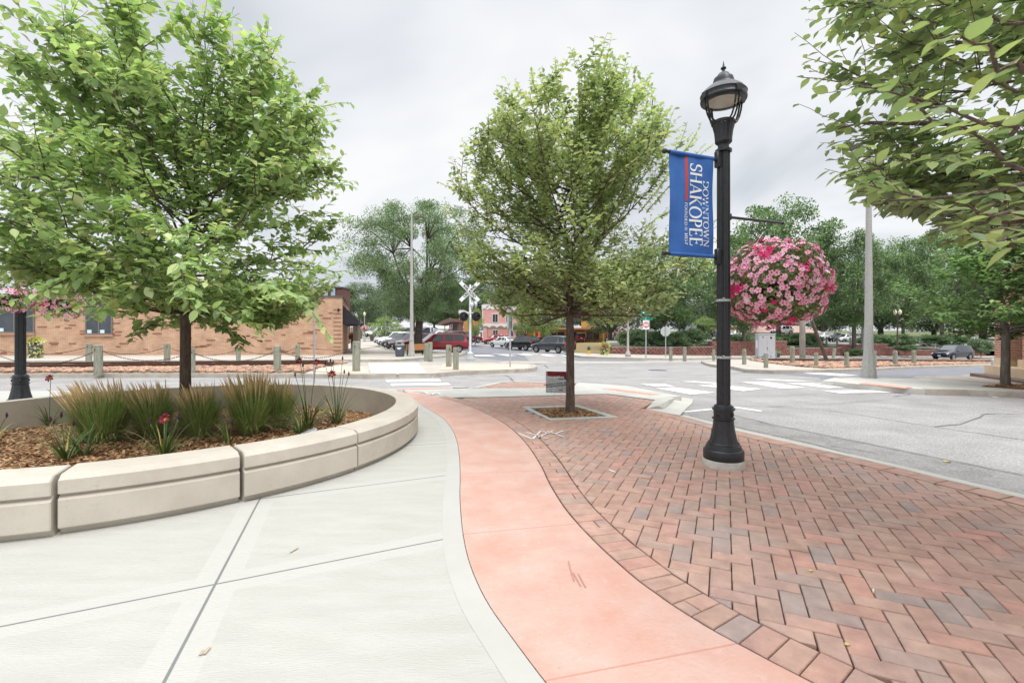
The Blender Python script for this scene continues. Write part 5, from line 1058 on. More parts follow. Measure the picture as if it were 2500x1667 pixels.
def basket(loc, rx, rz_, nfl, nlf, fs, label, seed=1, single=0, hook=None, group='hanging baskets of pink petunias'):
    r = random.Random(seed); root = empty('hanging_basket', loc, 0, label, 'flower basket', group); npr = np.random.RandomState(seed)
    def surf(v): # squashed ball, fuller at the waist
        k = 1 + .06 * math.sin(5 * math.atan2(v.y, v.x)) + .05 * math.sin(9 * v.z + 2 * v.x); return Vector((v.x * rx * k, v.y * rx * k, (v.z if v.z > 0 else v.z * .96) * rz_ * k))
    pts = []
    for i in range(nlf):
        v = Vector(npr.normal(size=3)).normalized(); pts.append(tuple(surf(v) * r.uniform(.72, .97)))
    q = np.array(pts); scatter_mesh('foliage', q, q / rx + npr.normal(size=q.shape) * .9, q / rx * .8 + npr.normal(size=q.shape) * .4 + [0, 0, .3], npr.uniform(.7, 1.3, len(q)) * fs * 1.5, L_pet, root, T4, F4, 1.1)
    MB().lathe([(.0001, -.17), (rx * .35, -.16), (rx * .45, -.05), (rx * .46, .02)], n=20).build('pot', mat('basket_liner', (.05, .04, .03), .9), root, smooth=True)
    fl = []
    tries = 0
    while len(fl) < nfl and tries < nfl * 30:
        tries += 1; v = Vector((r.gauss(0, 1), r.gauss(0, 1), r.gauss(0, 1) + .1)).normalized()
        clump_ = .5 + .5 * math.sin(7 * v.x + 3 * v.z + seed) * math.sin(8 * v.z - 5 * v.y) 
        if r.random() > .35 + .65 * clump_: continue
        fl.append((surf(v) * r.uniform(.97, 1.05), v))
    cam_d = Vector((0, 0, HC)) - Vector(loc)
    fl.sort(key=lambda f: -f[0].dot(cam_d))
    kinds = {}
    for nm, m in (('p', M_pk), ('h', M_hot), ('w', M_pw)): kinds[nm] = flower_mesh('blossom', m)
    rest = {'p': ([], [], []), 'h': ([], [], []), 'w': ([], [], [])}
    for i, (p_, v) in enumerate(fl):
        hot = math.sin(6 * v.x + 1.3) * math.sin(5 * v.z - 2 * v.x + .4) > .6 and r.random() < .6; k = 'h' if hot or r.random() < .03 else ('w' if r.random() < .06 else 'p')
        n = (v + Vector((r.gauss(0, .3), r.gauss(0, .3), r.gauss(0, .3) + .1))).normalized(); rot = n.to_track_quat('Z', 'Y').to_matrix().to_4x4() @ Matrix.Rotation(r.uniform(0, 6), 4, 'Z'); sz = fs * r.uniform(.8, 1.15)
        M = Matrix.Translation(p_) @ rot @ Matrix.Scale(sz, 4)
        if i < single:
            o = bpy.data.objects.new('blossom', kinds[k][0]); COL.objects.link(o); o.parent = root; o.matrix_local = M
        else:
            me, V0, F0, M0 = kinds[k]; a, b, c = rest[k]; o_ = len(a); a += [M @ Vector(q2) for q2 in V0]; b += [[o_ + j for j in f] for f in F0]; c += M0
    for k, (a, b, c) in rest.items():
        if a:
            o = pydata('blossoms', a, b, list(kinds[k][0].materials), root, False, c); o['kind'] = 'stuff'
    if hook:
        w = MB()
        for k in range(3): a = k * 2.09 + .5; w.tube([hook, Vector((hook[0] * .5, hook[1] * .5, (hook[2] + rz_ * .5) / 2)) + Vector((math.cos(a), math.sin(a), 0)) * rx * .12, Vector((math.cos(a) * rx * .3, math.sin(a) * rx * .3, rz_ * .85))], .0022, 4)
        w.tube([hook, Vector(hook) + Vector((0, 0, .035))], .004, 5); w.build('hanger_wires', mat('galvanised_wire', (.4, .42, .44), .4, metal=.7), root)
    return root
bc = arm_pt(-.62, 1.685); bc.y -= 0.0
basket(bc, .475, .415, 1250, 5600, .0275, 'large ball of pink petunias hanging beside the black lamp post', 3, 100, (0, 0, zA - 1.685 - .03))
# left lamp post, half hidden by the planter tree
p = Vector(((50 - CX) / F * 7.3, 7.3, .0)); acorn_lamp((p.x, p.y, -.02), .4, 'black fluted lamp post standing behind the planter at the left edge', 1.08)
basket(Vector(((5 - CX) / F * 6.9, 6.9, HC + (HY - 730) / F * 6.9 + .05)), .34, .28, 170, 1000, .03, 'pink petunias hanging left of the left black lamp post', 5)
basket(Vector(((150 - CX) / F * 7.6, 7.6, HC + (HY - 735) / F * 7.6)), .42, .3, 190, 1000, .03, 'pink petunias hanging right of the left black lamp post', 6)
# ================================================================ CARS
M_glass = mat('car_glass', (.02, .028, .032), .06, spec=.9, coat=.5); M_tyre = mat('tyre', (.02, .02, .022), .85); M_rim = mat('rim', (.5, .51, .53), .3, metal=.8)
M_hl = mat('headlight', (.6, .63, .66), .12, spec=.9); M_tl = mat('tail_light', (.5, .02, .02), .2, spec=.7); M_trim = mat('black_trim', (.018, .018, .02), .5); M_plate = mat('licence_plate', (.6, .66, .72), .5)
def paint(n, c, metal=.3): return mat('paint_' + n, c, .25, metal=metal, coat=.8, spec=.5)
KIND = {  # stations: x/L, belt, top, belt half width, top half width ; bottom
    'suv': (1.0, [(0, .66, .74, .8, .66), (.03, .78, .88, .9, .8), (.1, .86, .95, .97, .84), (.25, .97, 1.05, 1, .86), (.4, 1.0, .985, 1, .74), (.55, 1.0, 1.0, 1, .75), (.8, 1.03, .985, 1, .74), (.93, 1.04, .93, .97, .71), (.985, 1.0, .63, .93, .83), (1, .8, .5, .88, .8)], .36),
    'van': (1.0, [(0, .62, .7, .8, .64), (.03, .76, .84, .9, .78), (.09, .86, .93, .97, .82), (.19, .98, 1.03, 1, .84), (.37, 1.0, .975, 1, .76), (.55, 1.0, 1.0, 1, .78), (.85, 1.02, .985, 1, .77), (.95, 1.03, .93, .98, .74), (.99, .98, .6, .94, .86), (1, .8, .48, .9, .82)], .34),
    'sedan': (1.0, [(0, .58, .64, .8, .64), (.03, .7, .77, .9, .8), (.1, .78, .85, .97, .84), (.28, .88, .94, 1, .86), (.43, .92, .985, 1, .7), (.58, .94, 1.0, 1, .72), (.7, .95, .975, 1, .7), (.86, .97, .71, .98, .84), (.97, .95, .69, .93, .82), (1, .78, .56, .86, .78)], .33),
    'pickup': (1.0, [(0, .78, .88, .86, .72), (.03, .9, 1.0, .94, .84), (.1, 1.0, 1.08, .98, .86), (.23, 1.06, 1.14, 1, .88), (.33, 1.1, .985, 1, .76), (.45, 1.1, 1.0, 1, .77), (.57, 1.1, .985, 1, .76), (.6, 1.1, .64, 1, .9), (.8, 1.1, .63, 1, .9), (.99, 1.1, .63, 1, .9), (1, 1.0, .6, .97, .9)], .4)}
def car(kind, L, Wd, H, pm, label, roof_rack=False, group='vehicles parked around the crossing'):
    _, st, wr = KIND[kind]; root = empty({'suv': 'suv', 'van': 'minivan', 'sedan': 'sedan', 'pickup': 'pickup_truck'}[kind], (0, 0, 0), 0, label, {'suv': 'car', 'van': 'minivan', 'sedan': 'car', 'pickup': 'pickup truck'}[kind], group)
    S = []
    for (x, zs, zt, ws, wt) in st:
        X = L / 2 - x * L; hw = Wd / 2; zt = zt * H if (zt * H > zs or x > .5) and zt <= 1.001 and x > .3 else zt; zt = max(zt, zs + .02)
        zb = .32 if 0 < x < 1 else .42
        S.append([(hw * ws * .9, zb), (hw * ws, zb + .14), (hw * ws * 1.0, zs * .62 + .05), (hw * ws * .985, zs - .02), (hw * ws * .955, zs), (hw * wt, zt - .02), (hw * wt * .93, zt + .012), (0, zt + .03)])
        S[-1] = (X, S[-1])
    V = []; Fc = []; m_ = 15
    for X, rg in S:
        half = [(X, -y, z) for y, z in rg[:-1]]; V += half + [(X, 0, rg[-1][1])] + [(X, y, z) for y, z in reversed(rg[:-1])]
    for k in range(len(S) - 1):
        for i in range(m_ - 1): Fc.append([k * m_ + i, k * m_ + i + 1, (k + 1) * m_ + i + 1, (k + 1) * m_ + i])
        Fc.append([k * m_ + m_ - 1, k * m_, (k + 1) * m_, (k + 1) * m_ + m_ - 1])
    Fc += [list(range(m_ - 1, -1, -1)), [(len(S) - 1) * m_ + i for i in range(m_)]]
    b = pydata('body', V, [f[::-1] for f in Fc], pm, root, True)
    try: b.data.set_sharp_from_angle(angle=R(38))
    except Exception: pass
    def pt(k, t, sgn, off=.006):   # point on the glasshouse side at station k (float), t from belt to roof
        i = min(int(k), len(S) - 2); f = k - i; (xa, ra), (xb, rb) = S[i], S[i + 1]
        y = (ra[4][0] + (ra[5][0] - ra[4][0]) * t) * (1 - f) + (rb[4][0] + (rb[5][0] - rb[4][0]) * t) * f; z = (ra[4][1] + (ra[5][1] - ra[4][1]) * t) * (1 - f) + (rb[4][1] + (rb[5][1] - rb[4][1]) * t) * f
        return Vector((xa + (xb - xa) * f, sgn * (y + off), z + off * .5))
    wins = {'suv': [(3.25, 4.9), (5.05, 5.85), (6.08, 6.95)], 'van': [(3.2, 4.85), (5.05, 5.55), (5.65, 6.7)], 'sedan': [(3.25, 4.9), (5.05, 6.05), (6.15, 6.6)], 'pickup': [(3.3, 4.9), (5.05, 5.9)]}[kind]
    for sg in (-1, 1):
        for a, c in wins:
            ks = [a + (c - a) * q / 3 for q in range(4)]; lo = [pt(k, .1, sg) for k in ks]; hi = [pt(k, .9, sg) for k in ks]; n = 4; V = lo + hi
            pydata('side_window', V, [[i, i + 1, n + i + 1, n + i] for i in range(3)], M_glass, root)
    def across(i, t, y, off=.008):
        (xa, ra), (xb, rb) = S[i], S[i + 1]
        hw_ = ra[6][0] * (1 - t) + rb[6][0] * t; z = (ra[6][1] * (1 - t) + rb[6][1] * t) + .018 * (1 - y * y) + off
        return Vector((xa + (xb - xa) * t + (off if i < 5 else -off), y * hw_ * .97, z))
    fi = 3; ri = {'suv': 7, 'van': 7, 'sedan': 6, 'pickup': 6}[kind]
    for nm, i, (t0, t1) in (('windscreen', fi, (.06, .96)), ('rear_window', ri, (.1, .82))):
        V = [across(i, t, y) for t in (t0, (t0 + t1) / 2, t1) for y in (-.95, -.5, 0, .5, .95)]
        pydata(nm, V, [[r_ * 5 + c, r_ * 5 + c + 1, r_ * 5 + c + 6, r_ * 5 + c + 5] for r_ in (0, 1) for c in range(4)], M_glass, root, True)
    hw = Wd / 2
    for fx in (L * .5 - L * .18, -L * .5 + L * .19):
        for sg in (-1, 1):
            w = bpy.data.objects.new('wheel', None); COL.objects.link(w); w.parent = root; w.location = (fx, sg * (hw - .1), wr); w.rotation_euler = (R(90) * -sg, 0, 0); w.empty_display_size = .1
            MB().lathe([(wr * .68, -.1), (wr * .96, -.1), (wr, -.06), (wr, .06), (wr * .96, .105), (wr * .68, .11)], n=24, caps=False).build('tyre', M_tyre, w, smooth=True)
            rm = MB(); rm.lathe([(wr * .7, .1), (wr * .62, .108), (wr * .6, .05), (0.001, .04)], n=20, caps=False)
            for k in range(5): a = k * 1.2566; rm.box((math.cos(a) * wr * .34, math.sin(a) * wr * .34, .09), (wr * .58, wr * .16, .03), a)
            rm.lathe([(wr * .14, .08), (wr * .14, .115)], n=10); rm.build('rim', M_rim, w)
            am = MB(); n = 12; V = []
            for k in range(n + 1):
                a = math.pi * (k / n * 1.16 - .08); V += [(fx + math.cos(a) * wr * .98, sg * (hw + .004), wr + math.sin(a) * wr * .98), (fx + math.cos(a) * wr * 1.2, sg * (hw + .008), wr + math.sin(a) * wr * 1.2)]
            am.add(V, [[2 * k, 2 * k + 1, 2 * k + 3, 2 * k + 2] for k in range(n)]); am.build('wheel_arch', M_trim, root)
    f0 = L / 2
    for sg in (-1, 1):
        MB().box((f0 - .1, sg * hw * .7, st[1][1] - .06), (.16, hw * .34, .13), -sg * .45, .02).build('headlight', M_hl, root)
        MB().box((-f0 + .07, sg * hw * .8, (.95 if kind != 'pickup' else 1.0) if kind != 'sedan' else .86), (.12, hw * .26, .22 if kind != 'sedan' else .12), sg * .3, .02).build('tail_light', M_tl, root)
        MB().box((L / 2 - L * .3, sg * (hw + .09), st[3][1] + .1), (.1, .2, .14), 0, .03).build('mirror', pm, root)
    MB().box((f0 - .01, 0, .62), (.06, hw * .9, .2), 0, .01).build('grille', M_trim, root); MB().box((f0 - .02, 0, .4), (.1, hw * 1.5, .16), 0, .02).build('bumper', M_trim, root); MB().box((-f0 + .02, 0, .48), (.1, hw * 1.55, .2), 0, .02).build('bumper', pm if kind in ('sedan', 'van') else M_trim, root)
    MB().box((f0 + .03, 0, .5), (.012, .3, .15)).build('licence_plate', M_plate, root); MB().box((-f0 - .01, 0, .78), (.02, .3, .15)).build('licence_plate', M_plate, root)
    if roof_rack:
        b = MB()
        for sg in (-1, 1): b.tube([(L * .08, sg * hw * .66, H + .03), (L * .05, sg * hw * .66, H + .07), (-L * .33, sg * hw * .66, H + .07), (-L * .36, sg * hw * .66, H + .02)], .015, 5)
        b.build('roof_rack', M_trim, root)
    return root
def park(o, px_, py, Y, head, z=None):
    s = F / Y; o.location = ((px_ - CX) / s, Y, HC - (py - HY) / s if z is None else z); o.rotation_euler = (0, 0, R(head)); return o
RED, MAR, BLK, GRY, WHT, SIL, BLU = paint('red', (.3, .012, .022)), paint('maroon', (.16, .012, .022)), paint('black', (.012, .013, .016)), paint('grey', (.085, .09, .105), .5), paint('white', (.72, .73, .74), 0), paint('silver', (.5, .51, .53), .5), paint('navy', (.02, .03, .07))
park(car('van', 5.1, 1.98, 1.76, RED, 'red minivan parked nose towards the wooden bench', True), 1072, 861, 43, 205)
park(car('suv', 4.8, 1.9, 1.72, MAR, 'maroon jeep with toothed grille beside the red minivan'), 1012, 855.5, 47, 222)
park(car('suv', 4.6, 1.88, 1.68, BLK, 'black jeep between the maroon and the grey parked cars'), 988, 850.5, 51, 222)
park(car('suv', 4.8, 1.9, 1.72, WHT, 'white suv with a chrome grille in the angled row'), 976, 847, 55.5, 222)
park(car('suv', 4.7, 1.88, 1.68, WHT, 'farthest white suv of the angled row, beyond the one with the chrome grille'), 962, 842.5, 60, 222)
park(car('suv', 4.6, 1.85, 1.7, BLK, 'dark suv seen from behind past the tail of the red minivan'), 1116, 843.5, 56, 60)
park(car('suv', 4.6, 1.85, 1.66, MAR, 'maroon car parked beyond the dark suv near the pink flower pots'), 1139, 836.5, 70, 30)
park(car('sedan', 4.6, 1.8, 1.45, SIL, 'silver hatchback roof showing above the red minivan'), 1068, 835, 62, 215)
park(car('suv', 4.7, 1.85, 1.66, RED, 'red suv parked facing left before the pink building', True), 1210, 840.5, 80, 196)
park(car('sedan', 4.8, 1.85, 1.45, WHT, 'white sedan parked between the red suv and the black suv'), 1231, 848, 64, 130)
park(car('suv', 4.6, 1.84, 1.7, BLK, 'black suv with roof rack parked behind the white sedan', True), 1277, 854.5, 56.5, 131)
park(car('suv', 4.8, 1.91, 1.76, GRY, 'dark grey suv parked nearest behind the middle tree trunk', True), 1350, 861, 49, 134)
park(car('van', 4.8, 1.9, 1.75, MAR, 'maroon van seen between the trunks before the yellow wall'), 1416, 835, 88, 88)
park(car('suv', 4.6, 1.84, 1.68, NAVY := paint('dark_blue', (.025, .03, .055)), 'dark blue suv parked by the block wall on the right'), 2326, 875, 54, 198, g(50, 54) - KERB)
park(car('pickup', 5.6, 2.0, 1.9, BLK, 'black pickup with a bright windscreen above the block wall'), 1700, 828.5, 62, 215)
park(car('sedan', 4.5, 1.8, 1.45, BLU, 'blue sedan nose right of the black pickup'), 1728, 828, 72, 215)
park(car('sedan', 4.5, 1.8, 1.45, WHT, 'white sedan parked directly behind the black lamp post'), 1752, 827, 74, 215)
park(car('sedan', 4.5, 1.8, 1.45, WHT, 'white car half hidden by the pale forked trunk'), 1790, 828, 76, 215)
park(car('suv', 4.6, 1.84, 1.65, WHT, 'white suv on the rise behind the hedge'), 1908, 815.5, 95, 200)
park(car('sedan', 4.5, 1.8, 1.45, WHT, 'white sedan beside the leaning utility pole'), 2005, 832, 80, 215)
park(car('suv', 4.6, 1.84, 1.6, BLK, 'black car between two white cars in the car park'), 2030, 834, 81, 215)
park(car('sedan', 4.6, 1.8, 1.45, WHT, 'white sedan right of the black car in the car park'), 2060, 836, 82, 205)
park(car('pickup', 5.6, 2.0, 1.9, WHT, 'white pickup left of the slender grey lamp pole'), 2088, 838, 82, 200)
park(car('sedan', 4.5, 1.8, 1.45, WHT, 'white car at the top of the steps with handrails'), 2224, 843, 84, 200)
park(car('sedan', 4.5, 1.8, 1.45, SIL, 'silver car beneath the small blue sign'), 2365, 842, 88, 178)
park(car('suv', 4.5, 1.84, 1.6, RED, 'tiny red car far up the avenue'), 981, 808, 215, 250); park(car('suv', 4.5, 1.84, 1.6, BLK, 'tiny dark car far up the avenue beside the red one'), 992, 808.5, 210, 250)
park(car('suv', 4.6, 1.84, 1.65, BLU, 'dark blue suv crossing below the white rail fence'), 1048, 815.5, 118, 150); park(car('sedan', 4.5, 1.8, 1.45, SIL, 'small silver car left of the dark blue suv'), 1031, 814, 125, 240)
park(car('van', 4.9, 1.9, 1.9, WHT, 'white van behind the yellow green sapling'), 921, 823, 82, 240)
# ================================================================ BUILDINGS
M_tan = brickmat('tan_brick', (.52, .31, .2), (.6, .4, .27), (.3, .2, .15), .3, .075, .009); M_dkb = mat('dark_brick', (.26, .12, .08), .85); M_cope = mat('dark_coping', (.1, .095, .09), .6); M_winf = mat('window_frame_grey', (.16, .155, .15), .5)
M_win = mat('window_glass', (.03, .04, .05), .08, (.05, .06, .08), 2, spec=.9); M_maroon = brickmat('maroon_brick', (.17, .07, .06), (.2, .085, .07), (.11, .06, .055), .2, .075, .008)
M_awn = mat('black_awning', (.02, .02, .025), .6); M_whtp = mat('white_trim', (.66, .66, .66), .6)
def frame_of(A, B):
    """local frame with x along A->B (horizontal) at A"""
    d = (B - A); d.z = 0; return math.atan2(d.y, d.x)
def onwall(A, ang_, px_, py_):
    dx = (px_ - CX) / F; ca, sa = math.cos(ang_), math.sin(ang_); s = (A.x - A.y * dx) / (dx * sa - ca); y = A.y + sa * s; return s, HC - (py_ - HY) / F * y - A.z
A = W(836, 866.5); C = W(-650, 870.5); an = frame_of(A, C)
lb_ = empty('brick_building', A, an, 'long low tan brick building with dark protruding bricks behind the track', 'building'); Lw = (C - A).xy.length; _, hb = onwall(A, an, 836, 722)
B_ = W(858, 846); dvec = (B_ - A).xy; dloc = Vector((dvec.x * math.cos(an) + dvec.y * math.sin(an), -dvec.x * math.sin(an) + dvec.y * math.cos(an)))
dep = dloc.normalized() * 13
sg = 1
MB().prism([(0, 0), (Lw, 0), (Lw + dep.x, dep.y), (dep.x, dep.y)][::(1 if dep.y > 0 else -1)], -.3, hb - .14).build('wall', M_tan, lb_)
MB().prism([(-.06, -.06 * (1 if dep.y > 0 else -1)), (Lw, -.06 * (1 if dep.y > 0 else -1)), (Lw + dep.x, dep.y), (dep.x - .06, dep.y)][::(1 if dep.y > 0 else -1)], hb - .138, hb).build('coping', M_cope, lb_)
fo = -1 if dep.y > 0 else 1
r = random.Random(9); b = MB()
for i in range(150): b.box((r.uniform(.7, 33), fo * .012, r.uniform(.15, hb - .35)), (r.choice((.3, .6, .45)), .03, .072))
b.build('accent_bricks', M_dkb, lb_)
for k in range(11): MB().box((.35, fo * .014, .3 + k * .3), (.55, .03, .05)).build('corner_course', M_dkb, lb_)
for (x0, x1, y0, y1, n) in ((211, 274, 700, 815, 2), (-60, 84, 720, 811, 3)):
    s0, z1 = onwall(A, an, x1, y0); s1, z0 = onwall(A, an, x0, y1); z1 = min(z1, hb - .4); w_ = empty('window', ((s0 + s1) / 2, fo * .02, (z0 + z1) / 2)); w_.parent = lb_
    wd, ht = s1 - s0, z1 - z0; MB().box((0, 0, 0), (wd, .03, ht)).build('pane', M_win, w_); b = MB()
    for zz in (-ht / 2, ht / 2): b.box((0, fo * .03, zz), (wd + .12, .05, .09))
    for k in range(n + 1): b.box((-wd / 2 + wd * k / n, fo * .028, 0), (.09, .045, ht))
    b.build('frame', M_winf, w_); MB().box((0, fo * .05, -ht / 2 - .12), (wd + .2, .1, .14)).build('sill', mat('brick_sill', (.4, .24, .17), .85), w_)
    for k in range(n): MB().box((-wd / 2 + wd * (k + .5) / n + .2, fo * .02, -ht / 2 + .16), (.28, .02, .24)).build('poster', mat('pale_paper', (.55, .72, .74), .7), w_)
b = MB(); s_, z_ = onwall(A, an, 827, 757); b.box((s_, fo * .08, z_), (.12, .14, .22), 0, .02); b.build('wall_lamp', M_awn, lb_)
# awning on the street side
aw = MB(); u = dloc.normalized(); nrm = Vector((-u.y, u.x)) * (1 if -u.y < 0 else -1) if True else 0
nrm = Vector((-u.y, u.x)); nrm = nrm if nrm.x < 0 else -nrm
p0, p1 = u * .3, u * 11; V = []
for q_ in (p0, p1):
    V += [(q_.x, q_.y, hb - .7), (q_.x + nrm.x * .05, q_.y + nrm.y * .05, hb - .7), (q_.x + nrm.x * 1.1, q_.y + nrm.y * 1.1, hb - 1.75), (q_.x + nrm.x * 1.1, q_.y + nrm.y * 1.1, hb - 2.05), (q_.x, q_.y, hb - 2.05)]
aw.add(V, [[0, 1, 2, 3, 4][::-1], [5, 6, 7, 8, 9], [0, 5, 6, 1], [1, 6, 7, 2], [2, 7, 8, 3], [3, 8, 9, 4], [4, 9, 5, 0]]); aw.build('awning', M_awn, lb_)
M_stone = mat('stone_pillar', (.3, .26, .22), .9, (.42, .38, .33), 5, bump=.6, bscale=9)
for k in (4.0, 7.5, 11): q_ = u * k + nrm * .9; MB().box((q_.x, q_.y, (hb - 2.05) / 2 - .1), (.45, .45, hb - 1.9), 0, .03).build('pillar', M_stone, lb_)
def boxb(name, x0, x1, y0, y1, Y, dep_, m, parent=None, z0=None):
    """box whose front face fills the given picture rectangle at depth Y"""
    a = P(x0, y1, Y); c = P(x1, y0, Y); zb = a.z if z0 is None else z0
    return MB().box(((a.x + c.x) / 2, Y + dep_ / 2, (zb + c.z) / 2), (c.x - a.x, dep_, c.z - zb)).build(name, m, parent)
mb2 = empty('maroon_building', (0, 0, 0), 0, 'two storey maroon brick building rising behind the tan brick one', 'building')
boxb('wall', 560, 836, 703, 840, 47, 2.2, M_maroon, mb2); boxb('parapet', 558, 836.5, 700, 703.2, 46.9, 2.3, M_cope, mb2)
for x0, x1 in ((672, 700), (708, 730), (742, 756), (790, 800), (808, 818)):
    w_ = empty('window'); w_.parent = mb2; boxb('pane', x0, x1, 702, 722, 46.9, .06, mat('pale_window', (.35, .45, .55), .15, spec=.8), w_); boxb('frame', x0 - .8, x1 + .8, 701, 702, 46.86, .1, M_winf, w_)
cb = empty('corner_shop', (0, 0, 0), 0, 'cream gabled shop front with a pale sign board beyond the awning', 'building')
boxb('wall', 835, 860, 787, 838, 74, 1.2, mat('cream_wall', (.5, .45, .36), .85, (.56, .5, .41), 3), cb); a = P(838, 787, 74); c = P(869, 787, 74)
b = MB(); b.add([(a.x, 73.7, a.z), (c.x, 73.7, c.z), (a.x * .6 + c.x * .4, 73.7, a.z + .9), (a.x, 75, a.z), (c.x, 75, c.z), (a.x * .6 + c.x * .4, 75, a.z + .9)], [[0, 1, 2], [5, 4, 3], [0, 3, 4, 1], [1, 4, 5, 2], [2, 5, 3, 0]]); b.build('roof', mat('cream_roof', (.55, .47, .34), .8), cb)
boxb('sign_board', 853, 868, 789, 799, 73.5, .15, mat('sign_board_blue', (.5, .58, .66), .6), cb); boxb('post', 858, 859, 799, 838, 73.5, .15, M_cope, cb)
sh = empty('brown_shelter', (0, 0, 0), 0, 'brown building with a deep flat roof left of the pink building', 'building'); M_brn = mat('brown_panel', (.14, .085, .075), .7, (.17, .105, .09), 4)
b = MB(); Y = 84; pts = [P(1064, 793, Y), P(1076, 784, Y), P(1096, 776.5, Y), P(1121, 779, Y), P(1121, 786, Y), P(1100, 785.5, Y), P(1074, 793.5, Y)]
b.add([tuple(p_) for p_ in pts] + [(p_.x, Y + 9, p_.z) for p_ in pts], [list(range(7))[::-1], list(range(7, 14))] + [[i, (i + 1) % 7, 7 + (i + 1) % 7, 7 + i] for i in range(7)]); b.build('roof', M_brn, sh)
boxb('wall', 1104, 1120, 785, 832, Y + 1, 7, M_brn, sh)
for x0 in (1107, 1112): boxb('window', x0, x0 + 2.6, 793, 812, Y + .93, .1, M_win, sh)
boxb('post', 1085, 1086.6, 786, 830, Y + .5, .2, M_brn, sh)
M_pinkw = mat('pink_stucco', (.6, .31, .28), .85, (.66, .36, .33), 1.5, bump=.2, bscale=30); M_yel = mat('yellow_stucco', (.5, .3, .085), .85, (.56, .35, .12), 1.5, bump=.2, bscale=30)
def scallop(x0, x1, yt, yb, Y, n, amp, name, parent):
    a = P(x0, yt, Y); c = P(x1, yb, Y); s = F / Y; pts = []
    m_ = n * 8
    for k in range(m_ + 1): t = k / m_; pts.append((a.x + (c.x - a.x) * t, c.z + abs(math.sin(math.pi * t * n)) * amp / s))
    V = [(x, Y, z) for x, z in pts] + [(x, Y, a.z) for x, z in pts]; n_ = m_ + 1; V += [(x, Y + .25, z) for x, y_, z in V[:2 * n_]]
    Fc = [[i, i + 1, n_ + i + 1, n_ + i] for i in range(m_)] + [[i, 2 * n_ + i, 2 * n_ + i + 1, i + 1] for i in range(m_)] + [[n_ + i, n_ + i + 1, 3 * n_ + i + 1, 3 * n_ + i] for i in range(m_)]
    return pydata(name, V, Fc, M_whtp, parent)
def win(parent, x0, x1, y0, y1, Y, fr=1.6, m=M_whtp, mull=True):
    w_ = empty('window'); w_.parent = parent
    boxb('frame', x0 - fr, x1 + fr, y0 - fr * 1.3, y1 + fr * 1.3, Y - .1, .12, m, w_); boxb('pane', x0, x1, y0, y1, Y - .13, .05, M_win, w_)
    if mull: xm = (x0 + x1) / 2; boxb('mullion', xm - .3, xm + .3, y0, y1, Y - .16, .05, m, w_)
pb = empty('pink_building', (0, 0, 0), 0, 'two storey pink stucco building with white scalloped bands', 'building'); Y = 90
boxb('wall', 1177, 1268, 749, 846, Y, 12, M_pinkw, pb); boxb('parapet', 1176, 1217, 743, 750, Y - .1, 12.2, M_whtp, pb); scallop(1176, 1217, 749, 757, Y - .12, 3, 4, 'trim', pb); scallop(1217, 1268, 748, 758, Y - .12, 4, 4, 'trim', pb); scallop(1176, 1269, 790, 800, Y - .2, 5, 4.5, 'trim', pb)
boxb('corner_trim', 1177, 1179, 757, 846, Y - .06, .2, M_whtp, pb)
win(pb, 1203, 1215, 767, 786, Y); win(pb, 1236, 1247, 767, 786, Y); win(pb, 1204, 1215, 806, 826, Y, 1.4)
boxb('wall', 1121, 1133, 760, 846, Y + 2, 8, M_pinkw, pb); boxb('parapet', 1119.5, 1134, 757, 765, Y + 1.9, 8.2, M_whtp, pb); scallop(1121, 1133, 797, 803, Y + 1.9, 3, 3, 'trim', pb); win(pb, 1124, 1128, 784, 791, Y + 2, 1, mull=False)
pg = empty('pergola', (0, 0, 0), 0, 'weathered timber pergola along the front of the pink building', 'pergola'); M_wood = mat('weathered_timber', (.2, .155, .12), .9, (.3, .24, .19), 8)
boxb('beam', 1187, 1267, 800, 803.5, Y - 2.2, .2, M_wood, pg)
for x0 in range(1190, 1266, 6): boxb('rafter', x0, x0 + .8, 798.5, 800.5, Y - 3, 3, M_wood, pg)
for x0 in (1190, 1214, 1240, 1264): boxb('post', x0, x0 + 1.6, 803, 842, Y - 2.2, .2, M_wood, pg)
yb_ = empty('yellow_building', (0, 0, 0), 0, 'yellow stucco restaurant front with dark windows and porch', 'building')
boxb('wall', 1133, 1177, 781, 846, Y + 3, 8, M_yel, yb_); boxb('wall', 1268, 1490, 800, 846, Y + 1, 12, M_yel, yb_); boxb('wall', 1440, 1484, 778, 801, Y + 1.2, 11.5, M_yel, yb_)
boxb('roof', 1285, 1475, 800, 804, Y - 1.5, 3, mat('clay_tile', (.42, .2, .13), .8, (.5, .26, .18), 9), yb_)
for x0 in (1303, 1332, 1388, 1428, 1472): boxb('column', x0, x0 + 3, 804, 842, Y - 1, .3, M_yel, yb_)
for x0, x1 in ((1311, 1326), (1345, 1357), (1362, 1376), (1395, 1406), (1434, 1444), (1450.5, 1461)): win(yb_, x0, x1, 812, 827, Y + 1, .9, M_cope)
boxb('door', 1480, 1487.5, 813, 836, Y + .8, .15, mat('grey_door', (.2, .25, .28), .6), yb_)
for i in range(9): boxb('arch', 1144 + i * 4, 1145 + i * 4, 806, 838, Y + 2.8, .2, M_wood, yb_)
pk = empty('pink_building', (0, 0, 0), 0, 'smaller pink and white building at the right end of the restaurant row', 'building')
boxb('wall', 1489, 1570, 766, 846, Y - 2, 10, M_pinkw, pk); boxb('parapet', 1488, 1571, 760, 767, Y - 2.1, 10.2, M_whtp, pk); scallop(1489, 1570, 797, 807, Y - 2.15, 4, 4.5, 'trim', pk)
for x0 in (1508, 1537, 1554): boxb('band', x0 - 4, x0 + 12, 767, 797, Y - 2.06, .1, M_whtp, pk); win(pk, x0, x0 + 8, 773, 794, Y - 2.1, 1)
